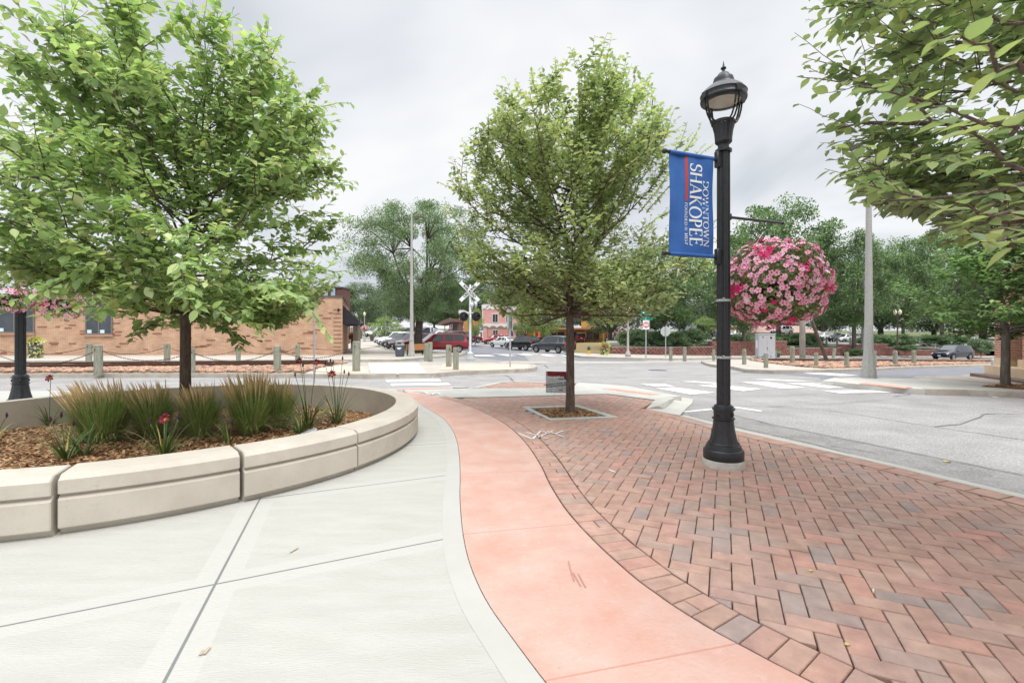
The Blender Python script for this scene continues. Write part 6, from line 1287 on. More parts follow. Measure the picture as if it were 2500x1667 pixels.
gh = empty('grey_house', (0, 0, 0), 0, 'grey house with pale roof and red chimney beyond the conifers', 'house'); Y2 = 150
boxb('wall', 1712, 1775, 751, 800, Y2, 10, mat('grey_siding', (.22, .24, .28), .8), gh); boxb('roof', 1706, 1778, 742, 751.5, Y2 - .5, 11, mat('pale_roof', (.6, .61, .64), .7), gh); boxb('chimney', 1715, 1723, 736, 746, Y2 - 1, 1.5, mat('chimney_red', (.42, .12, .09), .8), gh)
th = empty('tan_roofed_house', (0, 0, 0), 0, 'low house with a tan roof and orange wall behind the grey cabinet', 'house'); Y2 = 125
boxb('wall', 1783, 2000, 811, 830, Y2, 10, mat('beige_wall', (.45, .38, .3), .85), th); boxb('wall', 1740, 1800, 798, 830, Y2 - .6, 8, mat('orange_wall', (.62, .28, .05), .8), th)
a, c, d, e = P(1790, 812, Y2 - 1), P(2012, 812, Y2 - 1), P(1965, 795, Y2 + 5), P(1830, 795, Y2 + 5); b = MB(); b.add([a, c, d, e, a + Vector((0, 12, 0)), c + Vector((0, 12, 0))], [[0, 1, 2, 3], [1, 5, 2], [4, 0, 3], [5, 4, 3, 2], [0, 4, 5, 1]]); b.build('roof', mat('tan_shingle', (.34, .24, .21), .85, (.42, .3, .26), 4), th)
# brick building at the right edge
M_redb = brickmat('red_brick', (.48, .17, .1), (.56, .23, .14), (.5, .42, .36), .22, .075, .012); M_sand_ = mat('sandstone', (.6, .45, .3), .85, (.7, .55, .39), 3, bump=.3, bscale=20)
K0 = W(2368, 918.5); K1 = W(2500, 937); an2 = frame_of(K0, K1); rb = empty('brick_building', K0, an2, 'red brick corner building on a sandstone plinth at the right edge', 'building')
def rb_s(px_, py_=900, off=0): return onwall(K0 + Vector((math.sin(an2) * -off, math.cos(an2) * off, 0)), an2, px_, py_)
def rbox(name, s0, s1, y0, y1, z0, z1, m): return MB().box(((s0 + s1) / 2, (y0 + y1) / 2, (z0 + z1) / 2), (s1 - s0, y1 - y0, z1 - z0)).build(name, m, rb)
rbox('base_course', 0, 9, 0, 8, -.3, .1, brickmat('brown_brick', (.2, .1, .075), (.26, .13, .1), (.2, .17, .15), .2, .1, .01)); s1_, _ = rb_s(2403, 915, .35); rbox('plinth', s1_, 9, .35, 8, .098, .34, M_sand_); s2_, _ = rb_s(2427, 900, .62); rbox('plinth', s2_, s2_ + .62, .62, 8, .338, .56, M_sand_); rbox('plinth', s2_ + 1.16, 9, .62, 8, .338, .56, M_sand_)
s3, _ = rb_s(2428, 880, .68); s4, _ = rb_s(2465, 880, .68); s5, _ = rb_s(2496, 880, .68)
rbox('wall', s3, s4, .68, 8, .555, 4.6, M_redb); rbox('wall', s5, 9, .68, 8, .555, 4.6, M_redb); rbox('wall', s4 - .01, s5 + .01, .69, 1.2, 2.9, 4.598, M_redb)
rbox('window', s4, s5, 1.0, 1.06, .34, 2.9, M_win); 
for k in range(4): t = s4 + (s5 - s4) * (k + .5) / 4; rbox('window_bar', t - .025, t + .025, .95, 1.0, .34, 2.9, mat('dark_green', (.01, .07, .06), .5))
rbox('cornice', s3 - .1, 9, .6, 8, 4.6, 4.8, M_sand_); rbox('downpipe', s3 + .25, s3 + .33, .6, .675, 2.2, 4.6, M_awn)
p = W(2423, 903); bo_ = empty('bollard', p, 0, 'slim pale metal bollard with a white foot beside the sandstone plinth', 'bollard'); MB().lathe([(.05, 0), (.05, .55), (.04, .58), (.01, .59)], n=12).build('post', mat('pale_metal', (.5, .52, .53), .4, metal=.4), bo_, smooth=True); MB().box((0, 0, .04), (.36, .36, .1), .3, .02).build('foot', M_white, bo_)
# ================================================================ BLOCK RETAINING WALL
M_blkr = mat('split_block', (.22, .105, .09), .95, (.32, .165, .145), 3, bump=1, bscale=9, island=[(0, (.8, .8, .8)), (.5, (1, 1, 1)), (1, (1.15, 1.1, 1.1))])
def blockwall(name, path, label, cap=True, bw=.45, bh=.2, seed=0):
    """path: (picture x, base y, top y) left to right"""
    root = empty(name, (0, 0, 0), 0, label, 'retaining wall', 'red split block retaining walls'); V, Fc = [], []; r = random.Random(seed); tops = []
    for (xa, ya, ta), (xb, yb, tb) in zip(path, path[1:]):
        a, b = W(xa, ya), W(xb, yb); d = (b - a); d.z = 0; L = d.length; d.normalize(); n = Vector((d.y, -d.x, 0)); ha = HC - (ta - HY) / F * a.y; hb2 = HC - (tb - HY) / F * b.y; top = max(ha, hb2) if abs(ha - hb2) < .5 else ha
        base = min(a.z, b.z) - .1; rows = max(2, round((top - base) / bh)); rh = (top - base) / rows
        o0 = len(V); c0, c1 = a - n * -.0 + -n * 0, b; 
        for q_ in (a, b, b - n * .5, a - n * .5): V += [(q_.x, q_.y, base), (q_.x, q_.y, top)]
        Fc += [[o0, o0 + 2, o0 + 3, o0 + 1], [o0 + 2, o0 + 4, o0 + 5, o0 + 3], [o0 + 6, o0, o0 + 1, o0 + 7], [o0 + 1, o0 + 3, o0 + 5, o0 + 7]]
        for k in range(rows):
            s = -(k % 2) * bw / 2
            while s < L:
                s0, s1 = max(s, 0), min(s + bw, L); s += bw
                if s1 - s0 < .08: continue
                z0, z1 = base + k * rh + .008, base + (k + 1) * rh - .008; o1 = len(V); m_ = .03
                for (u, z, off) in ((s0 + .01, z0, 0), (s1 - .01, z0, 0), (s1 - .01, z1, 0), (s0 + .01, z1, 0), (s0 + (s1 - s0) * .25, z0 + m_, .1), (s0 + (s1 - s0) * .75, z0 + m_, .1), (s0 + (s1 - s0) * .75, z1 - m_, .1), (s0 + (s1 - s0) * .25, z1 - m_, .1)):
                    p_ = a + d * u + n * (off + r.uniform(0, .02)); V.append((p_.x, p_.y, z))
                Fc += [[o1 + i, o1 + (i + 1) % 4, o1 + 4 + (i + 1) % 4, o1 + 4 + i] for i in range(4)] + [[o1 + 4, o1 + 5, o1 + 6, o1 + 7]]
        tops.append((a, b, n, top))
    pydata('blocks', V, Fc, M_blkr, root)
    if cap:
        c = MB()
        for a, b, n, top in tops: c.add([(*(a + n * .09).xy, top), (*(b + n * .09).xy, top), (*(b - n * .35).xy, top), (*(a - n * .35).xy, top), (*(a + n * .09).xy, top + .08), (*(b + n * .09).xy, top + .08), (*(b - n * .35).xy, top + .08), (*(a - n * .35).xy, top + .08)], [[4, 5, 6, 7], [0, 1, 5, 4], [1, 2, 6, 5], [2, 3, 7, 6], [3, 0, 4, 7]])
        c.build('cap', mat('wall_cap', (.24, .2, .19), .9, (.32, .28, .26), 5), root)
    return root
blockwall('retaining_wall', [(1494, 863.5, 848.5), (1600, 866, 849), (1740, 867.5, 850.5)], 'low red block wall under the shrubs left of the black lamp post')
blockwall('retaining_wall', [(1738, 867.5, 834), (1920, 868, 838)], 'tall red block wall stretch behind the grey cabinet', False, seed=2); blockwall('retaining_wall', [(1918, 868, 851), (2054, 868.5, 851)], 'low red block wall behind the leaning utility pole', seed=3)
blockwall('retaining_wall', [(2052, 868.5, 841), (2165, 868.5, 841.5)], 'tall red block wall at the foot of the leaning dark tree', False, seed=4); blockwall('retaining_wall', [(2163, 868.5, 848), (2205, 868.5, 855), (2405, 869, 856)], 'long low red block wall behind the parked dark blue suv', seed=5)
# planted bank, car park
M_bank = mat('planted_bank', (.09, .1, .05), 1, (.2, .19, .13), 1.2, bump=1, bscale=8, spots=[(2.5, .55, (.24, .22, .2), .6)])
def bank(name, lo, hi, m, kind='structure'):
    V = [tuple(v) for v in lo + hi]; n = len(lo); o = pydata(name, V, [[i, i + 1, n + i + 1, n + i] for i in range(n - 1)], m, None, True); o['kind'] = kind; return o
def wz(x, y, top): w_ = W(x, y); return Vector((w_.x, w_.y + .3, HC - (top - HY) / F * w_.y - .02))
bank('hill', [wz(1494, 863.5, 848.5), wz(1600, 866, 849), wz(1738, 867.5, 846), wz(1920, 868, 846), wz(2054, 868.5, 846), wz(2165, 868.5, 846), wz(2405, 869, 856), wz(2700, 870, 862)], [P(1480, 836, 60), P(1600, 838, 60), P(1740, 836, 62), P(1920, 840, 66), P(2054, 842, 70), P(2165, 845, 74), P(2405, 846, 78), P(2700, 850, 80)], M_bank)
bank('car_park', [P(1480, 836, 60), P(1600, 837, 60), P(1740, 834.5, 62), P(1920, 838, 66), P(2054, 840, 70), P(2165, 843, 74), P(2405, 845, 78), P(2700, 848, 80)], [P(1480, 820, 140), P(1600, 820, 140), P(1740, 820, 140), P(1920, 821, 140), P(2054, 822, 140), P(2165, 823, 140), P(2405, 824, 140), P(2700, 825, 140)], M_asph)
bank('hill', [P(1390, 861, 46.5), P(1440, 861.5, 46), P(1500, 862, 45.6)], [P(1372, 838, 62), P(1440, 836, 62), P(1530, 836, 60)], mat('dry_grass', (.2, .15, .07), 1, (.27, .21, .11), 3, bump=1, bscale=12))
hr = empty('handrail', (0, 0, 0), 0, 'pale metal handrails beside the steps behind the parked dark blue suv', 'handrail'); M_gal = mat('galvanised_steel', (.42, .45, .48), .45, (.5, .53, .56), 20, metal=.5)
for q in ([(2237, 829, 66), (2278, 851, 60)], [(2240, 839, 66), (2283, 839.5, 64), (2300, 845, 61)], [(2245, 839, 66), (2245, 850, 65)], [(2283, 839, 64), (2283, 852, 63)]): MB().tube([P(*c_) for c_ in q], .03, 6).build('rail', M_gal, hr)
# ================================================================ TIMBER POSTS WITH CHAINS
M_post = mat('treated_timber', (.2, .22, .17), .9, (.33, .335, .275), 5, bump=.8, bscale=18, stretch=(4, 4, .6), spots=[(5, .6, (.2, .17, .13), .7), (9, .66, (.25, .36, .3), .5)])
M_chain = mat('rusty_chain', (.09, .06, .05), .7, metal=.5)
def tpost(px_, yt, yb, label, Y=None, lean=0, rad=None):
    p_ = W(px_, yb, .01) if Y is None else P(px_, yb, Y); h = (yb - yt) / F * p_.y; root = empty('timber_post', p_, px_ * .7 % 1.5, label, 'timber post', 'weathered timber posts of the chain barrier'); rd = (rad or .112) * clamp(h / .85, .8, 1.15)
    r_ = rd; b = MB(); b.lathe([(r_, -.05), (r_ * .98, h * .3), (r_, h * .74), (r_ * .94, h * .75), (r_ * .94, h * .765), (r_, h * .775), (r_ * .99, h * .9), (r_ * .93, h * .91), (r_ * .93, h * .925), (r_ * .98, h * .935), (r_ * .94, h * .985), (r_ * .8, h), (r_ * .05, h * 1.004)], n=12, M=Matrix.Rotation(lean, 4, 'Y')); b.build('post', M_post, root, smooth=False)
    MB().tube([(0, -r_ * .9, h * .84), (0, -r_ * 1.15, h * .84)], .018, 6).build('eye_bolt', M_chain, root); return p_ + Vector((0, 0, h * .84)), r_
NEARP = [(240, 842, 912.5, 'grey split timber post left of the planter tree'), (468, 850, 910, 'timber post mostly hidden by the planter tree trunk'), (677, 844, 909, 'pale timber post left of the perforated sign post'), (870, 833, 906, 'tall greenish timber post at the edge of the brick footpath')]
FARP = [(217, 838, 889, 'greenish timber post across the track by the brick window'), (408, 838, 889, 'pale green timber post across the track left of the tree'), (582, 847, 886.6, 'timber post across the track right of the tree trunk'), (726.5, 841, 884, 'timber post across the track near the brick building corner')]
def chain(a, b, sag, label=None, n=26):
    root = None; V, Fc = [], []; a, b = a[0], b[0]; L = (b - a).length; mb_ = MB()
    pts = [a.lerp(b, t / n) + Vector((0, 0, -sag * 4 * (t / n) * (1 - t / n))) for t in range(n + 1)]; nl = max(16, int(L / .06)); ln = []
    for k in range(nl):
        t = (k + .5) / nl * n; i = min(int(t), n - 1); c_ = pts[i].lerp(pts[i + 1], t - i); d = (pts[i + 1] - pts[i]).normalized(); s_ = L / nl * .75; up = Vector((0, 0, 1)) if k % 2 else d.cross(Vector((0, 0, 1))).normalized()
        mb_.tube([c_ - d * s_ + up * .011, c_ + d * s_ + up * .011], .0055, 3); mb_.tube([c_ - d * s_ - up * .011, c_ + d * s_ - up * .011], .0055, 3)
    o = mb_.build('chain', M_chain); tag(o, label, 'chain', 'rusty barrier chains'); return o
pn = [tpost(*q) for q in NEARP]; pf = [tpost(*q) for q in FARP]
lft = (W(-30, 912.5) + Vector((0, 0, .7)), .1); chain(lft, pn[0], .42, 'nearest rusty chain reaching the split grey post from the left'); chain(pn[0], pn[1], .3, 'rusty chain from the split grey post to the tree trunk'); chain(pn[1], pn[2], .32, 'rusty chain between the tree trunk and the sign post'); chain(pn[2], pn[3], .32, 'rusty chain ending at the tall greenish post')
l2 = (W(-20, 889) + Vector((0, 0, .7)), .1); chain(l2, pf[0], .3, 'far chain left of the first post across the track'); chain(pf[0], pf[1], .32, 'far chain across the track left of the tree'); chain(pf[1], pf[2], .32, 'far chain across the track behind the tree trunk'); chain(pf[2], pf[3], .25, 'far chain across the track right of the tree'); chain(pf[3], (pn[3][0] + Vector((.6, 6, .1)), .1), .25, 'far chain running to the brick building corner')
tpost(1041, 837.5, 879, 'left one of two timber posts in front of the wooden bench end'); tpost(1050, 835, 882, 'right one of two timber posts in front of the wooden bench end'); a = tpost(1095.7, 842, 895, 'taller timber post in front of the tail of the red minivan'); b = tpost(1113, 848, 902, 'shorter timber post nearest the crossing signal'); chain(a, b, .1, 'short chain between the two posts left of the crossing signal')
tpost(1637.6, 847, 878.8, 'brownish timber post before the block wall under the stop sign'); tpost(1671.6, 847, 880, 'greenish timber post before the block wall right of the stop sign'); tpost(1742, 853, 880, 'timber post just left of the black lamp post')
a = tpost(1817, 852, 889.5, 'timber post left of the grey cabinet'); b = tpost(1870, 862, 897.6, 'timber post in front of the grey cabinet'); chain(a, b, .18, 'chain in front of the grey cabinet')
a0 = tpost(1934.5, 846, 888, 'tallest timber post left of the utility pole'); a1 = tpost(1992.6, 861, 897.6, 'pale green timber post under the leaning pole'); a2 = tpost(2067, 860, 897.6, 'timber post left of the tall concrete lamp pole'); a3 = tpost(2134.6, 857, 896, 'timber post just behind the tall concrete lamp pole'); a4 = tpost(2185.5, 856, 893, 'timber post below the twin globe lamp'); a5 = tpost(2231, 855, 890.6, 'rightmost timber post on the ballast')
for u_, v_, lb in ((a0, a1, 'chain dipping behind the utility pole'), (a1, a2, 'chain below the leaning pole'), (a2, a3, 'chain behind the tall lamp pole'), (a3, a4, 'chain left of the post below the globe lamp'), (a4, a5, 'rightmost barrier chain over the ballast')): chain(u_, v_, .22, lb)
tpost(2034, 850, 878, 'leaning timber post on the far side of the track', lean=.18); tpost(1894, 855, 874.6, 'timber post behind the right side of the cabinet')
for x_, yt, yb, Y3, lb in ((2018, 822, 841, 64, 'left timber post at the car park edge right of the leaning pole'), (2044, 823, 846, 63, 'middle timber post at the car park edge before the white cars'), (2076, 823, 842, 64, 'timber post at the car park edge before the white pickup'), (1795, 817, 833, 60, 'timber post at the car park edge behind the forked trunk'), (1702.6, 814, 836, 56, 'left timber post in front of the black pickup'), (1709, 815, 836, 57, 'right timber post in front of the black pickup'), (2152, 827, 843, 66, 'timber post in the hedge behind the tall lamp pole')): tpost(x_, yt, yb, lb, Y3)
# ================================================================ SIGNS, SIGNALS AND POLES
def text_part(name, body, size, m, parent, loc, rot, ext=.002, sx=1.0, shear=0, align='CENTER', bold=0):
    c = bpy.data.curves.new(name, 'FONT'); c.body = body; c.size = size; c.extrude = ext; c.align_x = align; c.align_y = 'CENTER'; c.shear = shear; c.offset = bold; c.resolution_u = 3
    o = bpy.data.objects.new(name, c); dg = None; COL.objects.link(o); bpy.context.view_layer.update()
    me = bpy.data.meshes.new_from_object(o.evaluated_get(bpy.context.evaluated_depsgraph_get())); bpy.data.objects.remove(o); me.materials.clear(); me.materials.append(m)
    o = bpy.data.objects.new(name, me); COL.objects.link(o); o.parent = parent; o.location = loc; o.rotation_euler = rot; o.scale = (sx, 1, 1); return o
M_alu = mat('sign_back', (.42, .48, .46), .5, (.48, .54, .52), 6, metal=.2); M_sred = mat('sign_red', (.6, .03, .04), .5); M_grn = mat('sign_green', (0, .33, .22), .5); M_sblue = mat('sign_blue', (.02, .16, .5), .5); M_blkp = mat('print_black', (.02, .02, .02), .6)
def signpost(px_, yb, yt, label, w=.03, square=True, Y=None):
    p_ = W(px_, yb, .01) if Y is None else P(px_, yb, Y); h = (yb - yt) / F * p_.y; root = empty('road_sign', p_, 0, label, 'road sign', 'road signs around the crossing'); b = MB()
    if square: b.box((0, 0, h / 2), (w * 1.6, w * 1.6, h), .5)
    else: b.lathe([(w, -.05), (w, h)], n=10)
    b.build('post', M_gal, root); return root, p_, h, F / p_.y
root, p, h, s = signpost(767, 941, 700, 'perforated steel sign post with its sign seen edge on behind the planter', .021)
b = MB()
for k in range(60): b.box((0, -.018, .15 + k * .04), (.012, .006, .012), .5)
b.build('holes', M_blkp, root); MB().box((0, 0, h - .2), (.3, .012, .46), R(80), .003).build('sign_panel', M_alu, root)
root, p, h, s = signpost(1245.5, 896, 756, 'sign post on the verge nose with its panels seen edge on', .03); MB().box((-.03, 0, h - .35), (.6, .015, .75), R(75), .004).build('sign_panel', M_alu, root); MB().box((.06, 0, h - .5), (.45, .015, .6), R(100), .004).build('sign_panel', M_alu, root)
root, p, h, s = signpost(942, 855, 786, 'thin sign post with edge on panel before the row of parked cars', .03); MB().box((0, -.05, h - .35), (.3, .012, .7), R(75), .004).build('sign_panel', M_alu, root)
root, p, h, s = signpost(1577, 878.8, 765, 'DO NOT ENTER sign under a green 2nd Ave street name sign', .035, False)
wq = 16 / s; MB().box((0, -.05, h - .62 - wq * .2), (wq, .012, wq * 1.42), 0, .004).build('sign_panel', mat('sign_white', (.8, .8, .8), .5), root)
zc = h - .62 - wq * .2; MB().lathe([(wq * .46, 0), (wq * .46, .004)], (0, -.058, zc), 28, M=Matrix.Rotation(R(90), 4, 'X')).build('disc', M_sred, root); MB().box((0, -.066, zc), (wq * .74, .006, wq * .2)).build('bar', mat('sign_white', (.8, .8, .8)), root)
text_part('lettering', 'DO NOT', wq * .2, M_wht, root, (0, -.064, zc + wq * .24), (R(90), 0, 0), bold=.004); text_part('lettering', 'ENTER', wq * .2, M_wht, root, (0, -.064, zc - wq * .24), (R(90), 0, 0), bold=.004)
nb1 = MB().box((.18, -.06, h - .02), (1.25, .012, .28), R(8), .003).build('name_plate', M_grn, root); text_part('lettering', '2   Ave E', .23, M_wht, root, (.18, -.07, h - .02), (R(90), 0, R(8)), bold=.006); text_part('lettering', 'nd', .12, M_wht, root, (-.18, -.12, h + .03), (R(90), 0, R(8)), bold=.004)
MB().box((.1, .02, h - .3), (.9, .012, .24), R(-62), .003).build('name_plate', M_grn, root); text_part('lettering', 'St', .18, M_wht, root, (.22, -.18, h - .3), (R(90), 0, R(-62)))
root, p, h, s = signpost(1625, 872, 797, 'back of an octagonal stop sign before the block wall', .03); MB().lathe([(.4, 0), (.4, .006)], (0, .04, h - .38), 8, M=Matrix.Rotation(R(90), 4, 'X') @ Matrix.Rotation(R(22.5), 4, 'Z')).build('sign_panel', M_alu, root)
root, p, h, s = signpost(1173, 838, 793, 'blue and white parking sign before the pink building', .04, Y=72); MB().box((0, -.05, h - .42), (.8, .02, .8), 0, .004).build('sign_panel', M_sblue, root); MB().lathe([(.2, 0), (.27, 0), (.27, .01), (.2, .01)], (0, -.07, h - .38), 16, M=Matrix.Rotation(R(90), 4, 'X')).build('symbol', M_wht, root); MB().box((0, -.05, h - .98), (.7, .02, .22)).build('sign_panel', M_wht, root)
root, p, h, s = signpost(2363, 842, 815, 'small blue sign above the silver car at right', .04, Y=84); MB().box((0, -.05, h - .35), (.6, .02, .6), 0, .004).build('sign_panel', M_sblue, root)
root, p, h, s = signpost(2245.5, 853, 804, 'thin plain sign pole above the steps', .035, Y=62); MB().box((0, -.03, h - .25), (.12, .01, .4)).build('sign_panel', M_alu, root)
rs = empty('round_sign', P(963, 812, 78), 0, 'back of a round white sign on two posts above the parked cars', 'sign'); MB().lathe([(.5, 0), (.5, .02)], (0, 0, 1.3), 24, M=Matrix.Rotation(R(90), 4, 'X')).build('panel', M_wht, rs)
for x_ in (-.28, .28): MB().box((x_, .06, .4), (.06, .06, 2.2)).build('post', M_blkp, rs)
MB().box((0, -.03, 1.25), (.4, .02, .42)).build('patch', M_alu, rs)
# railway crossing signal
p = W(1148, 874.5, .01); s = F / p.y; cr_ = empty('crossing_signal', p, 0, 'railroad crossing signal with crossbuck and hooded flashers on a silver pole', 'crossing signal')
M_sil = mat('silver_pole', (.55, .57, .59), .35, (.62, .64, .66), 10, metal=.4); hP = (874.5 - 697) / s; MB().lathe([(.3, -.05), (.3, .04), (.2, .06), (.2, .3), (.1, .36), (.075, .4), (.07, hP), (.03, hP + .05)], n=16).build('pole', M_sil, cr_, auto=40)
def zp(y): return (874.5 - y) / s
cx_, cz_ = (1147 - 1148) / s, zp(712); Lc = 64 / s; wc = 9 / s
for k, (an_, txt) in enumerate(((-45, 'RAIL ROAD'), (45, 'CROSSING'))):
    pl = empty('crossbuck_blade', (cx_, -.16 + k * .03, cz_)); pl.parent = cr_; pl.rotation_euler = (0, R(-an_), 0); MB().box((0, 0, 0), (Lc, .02, wc), 0, .004).build('board', M_wht, pl); text_part('lettering', txt, wc * .95, M_blkp, pl, (0, -.016, 0), (R(90), 0, 0), sx=.92 if k == 0 else .95, bold=.006)
for (lx, ly, face_, sc) in ((1133, 773, -1, 1), (1163, 773, -1, 1), (1154, 745, 1, .85), (1163, 743, 1, .85)):
    fx = (lx - 1148) / s; fz = zp(ly); un = empty('flasher', (fx, -.18 if face_ < 0 else .05, fz)); un.parent = cr_; un.rotation_euler = (0, 0, R(22) if face_ < 0 else R(115)); rr = 11.5 / s * sc; Mx = Matrix.Rotation(R(90), 4, 'X')
    MB().lathe([(rr, 0), (rr, .02), (rr * .96, .03), (rr * .4, .03)], n=24, M=Mx, caps=False).build('backboard', M_awn, un); MB().lathe([(rr * .95, -.02), (rr * .5, -.18), (.02, -.2)], n=20, M=Mx).build('housing', M_sil, un, smooth=True)
    MB().lathe([(rr * .42, .02), (.01, .06)], n=16, M=Mx).build('lamp_glass', mat('dark_red_glass', (.12, .01, .01), .15, spec=.8), un, smooth=True)
    hd = MB(); n = 12; V = []
    for k in range(n + 1): a_ = math.pi * (k / n) * 1.1 - .05 * math.pi; V += [(math.cos(a_) * rr * .46, -.03, math.sin(a_) * rr * .46), (math.cos(a_) * rr * .44, -.42 * sc, math.sin(a_) * rr * .44)]
    hd.add(V, [[2 * k, 2 * k + 1, 2 * k + 3, 2 * k + 2] for k in range(n)]); hd.build('hood', M_awn, un, smooth=True)
MB().tube([(-15 / s, -.05, zp(764)), (15 / s, -.05, zp(764))], .035, 8).build('cross_arm', M_sil, cr_); MB().tube([(0, 0, zp(735)), (16 / s, .05, zp(736))], .03, 8).build('cross_arm', M_sil, cr_)
# tall concrete street lights
M_cpole = mat('concrete_pole', (.34, .34, .33), .85, (.46, .455, .44), 30, bump=.3, bscale=80)
def tall_light(px_, yb, yt, wb, wt, head, label, wbase):
    p_ = W(px_, yb, .01); s_ = F / p_.y; h = (yb - yt) / s_; root = empty('street_light', p_, .3, label, 'street light', 'tall concrete street lights'); k = 1 / s_ / 2
    MB().lathe([(wbase * k, -.05), (wbase * k, 12 * k * 2 * .5), (wbase * k * .92, h * .03), (wb * k * 1.3, h * .09), (wb * k * 1.05, h * .14), (wb * k, h * .2), (wt * k, h)], n=8).build('pole', M_cpole, root)
    hx = head / s_; z = h - 8 / s_; b = MB().tube([(0, 0, z), (hx * .55, 0, z + .02)], .04, 6); b.build('arm', M_cope, root); MB().box((hx * .8, 0, z), (abs(hx) * .45, .3, .16), 0, .03).build('luminaire', M_cope, root); MB().box((hx * .8, 0, z - .09), (abs(hx) * .32, .2, .04)).build('lens', mat('lamp_panel', (.6, .6, .52), .4), root); root.rotation_euler = (0, 0, 0); return root
tall_light(1005, 870.5, 522, 9, 4.2, 28, 'tall grey concrete street light beside the wooden bench', 15.5); tall_light(2121, 921.5, 352, 18, 9, -38, 'tall concrete street light on the white corner pavement', 33); tall_light(2108, 868.5, 640, 9, 5, 20, 'slender grey light pole seen left of the tall concrete one', 15)
# timber utility poles
up_ = empty('utility_pole', W(1959, 878, .01), 0, 'weathered grey wooden utility pole behind the flower basket', 'utility pole', 'wooden utility poles'); hh = 240 / (F / up_.location.y); MB().lathe([(.21, -.1), (.2, hh * .5), (.16, hh)], n=12).build('pole', mat('pole_wood', (.3, .28, .26), .9, (.42, .4, .37), 6, bump=.6, bscale=14, stretch=(3, 3, .3)), up_, smooth=True)
a = W(2019, 878.5, 0); s = F / a.y; up2 = empty('utility_pole', a, 0, 'dark wooden pole leaning left towards the flower basket', 'utility pole', 'wooden utility poles'); MB().tube([(0, 0, -.1), (-36 / s, .3, 108 / s), (-68 / s, .5, 205 / s)], .14, 10, .11).build('pole', mat('dark_pole_wood', (.09, .065, .055), .9, (.15, .115, .1), 6, bump=.5, bscale=14), up2, smooth=True)
# small ornamental lamps farther off
def globe_lamp(px_, yb, yt, label, Y=None, twin=False, col=None):
    p_ = W(px_, yb, .01) if Y is None else P(px_, yb, Y); s_ = F / p_.y; h = (yb - yt) / s_; root = empty('globe_lamp', p_, 0, label, 'street lamp', 'ornamental globe lamps'); m_ = col or M_cpole
    MB().lathe([(.22, -.05), (.2, .25), (.11, .4), (.09, .5), (.065, h - .8), (.1, h - .72), (.07, h - .68)], n=14).build('pole', m_, root, smooth=True); gl = mat('cream_globe', (.7, .66, .48), .3)
    for dx in ((-.3, .3) if twin else (0,)):
        if twin: MB().tube([(0, 0, h - 1), (dx, 0, h - .95), (dx, 0, h - .75)], .03, 6).build('arm', m_, root)
        MB().lathe([(.08, h - .7), (.17, h - .55), (.21, h - .4), (.19, h - .22), (.1, h - .1), (.05, h - .06), (.01, h)], (dx, 0, 0), 14).build('globe', gl, root, smooth=True)
    return root
globe_lamp(890, 833.5, 761, 'ornamental lamp with a pink flower basket on the far left pavement'); globe_lamp(1100, 815, 776, 'ornamental lamp in front of the brown shelter', 95); globe_lamp(2191, 866, 755, 'brown twin globe lamp standing in front of the hedge', 58, True, mat('brown_pole', (.1, .08, .07), .7)); globe_lamp(1533, 870.5, 745, 'concrete ornamental lamp left of the no entry sign')
Yb = W(890, 833.5).y; basket(P(890.5, 801.5, Yb - .3), 9.3 / F * Yb, 6.8 / F * Yb, 150, 500, .09, 'small pink flower ball on the far lamp of the left pavement', 8); basket(P(1099, 806, 94.5), .45, .5, 60, 200, .11, 'pink flowers on the lamp before the brown shelter', 9)
# ================================================================ STREET FURNITURE
cb_ = empty('electrical_cabinet', W(1866, 876.5, .01), R(-14), 'grey electrical cabinet with vents and a printed notice', 'electrical cabinet'); s = F / cb_.location.y; M_cab = mat('cabinet_grey', (.42, .43, .46), .5, (.46, .47, .5), 3); w_, hC = 37 / s, 60 / s
MB().box((.06, 0, hC / 2), (w_, w_ * .8, hC), 0, .015).build('body', M_cab, cb_); MB().box((.06, 0, hC + .03), (w_ * 1.04, w_ * .86, .07), 0, .02).build('lid', M_cab, cb_); MB().box((.06, 0, .02), (w_ * 1.1, w_ * .9, .08)).build('plinth', M_kerb, cb_)
for x_ in (-w_ * .24 + .06, w_ * .24 + .06):
    MB().box((x_, -w_ * .4 - .008, hC * .48), (w_ * .45, .015, hC * .9), 0, .004).build('door', M_cab, cb_)
    for zz in (.9, .12): b = MB(); [b.box((x_, -w_ * .4 - .02, hC * zz + k * .035), (w_ * .1, .01, .012)) for k in range(-1, 2)]; b.build('vent', M_cope, cb_)
MB().box((.1, -w_ * .4 - .03, hC * .45), (.03, .03, .12)).build('handle', M_cope, cb_); MB().box((-w_ * .5 + .05, 0, hC * .6), (.012, w_ * .45, hC * .32)).build('notice', M_wht, cb_); MB().box((w_ * .3, -w_ * .4 - .022, hC * .86), (.12, .006, .14)).build('sticker', M_blkp, cb_)
M_wbench = mat('bench_wood', (.36, .17, .06), .55, (.46, .24, .1), 9, stretch=(1, 6, 6))
a, b = W(993, 868.5, .01), W(1042, 867, .01); mid = (a + b) / 2; bl = (b - a).length * 1.02; be = empty('bench', mid, frame_of(a, b), 'orange brown slatted wooden bench seen from behind beside the bin', 'bench')
hB = 30.5 / (F / mid.y); bk = MB(); [bk.box((0, 0, hB * (.5 + .095 * k)), (bl, .05, hB * .085), 0, .006) for k in range(5)]; bk.build('backrest', M_wbench, be); st_ = MB(); [st_.box((0, .1 + .1 * k, hB * .42), (bl, .085, .04), 0, .005) for k in range(4)]; st_.build('seat', M_wbench, be)
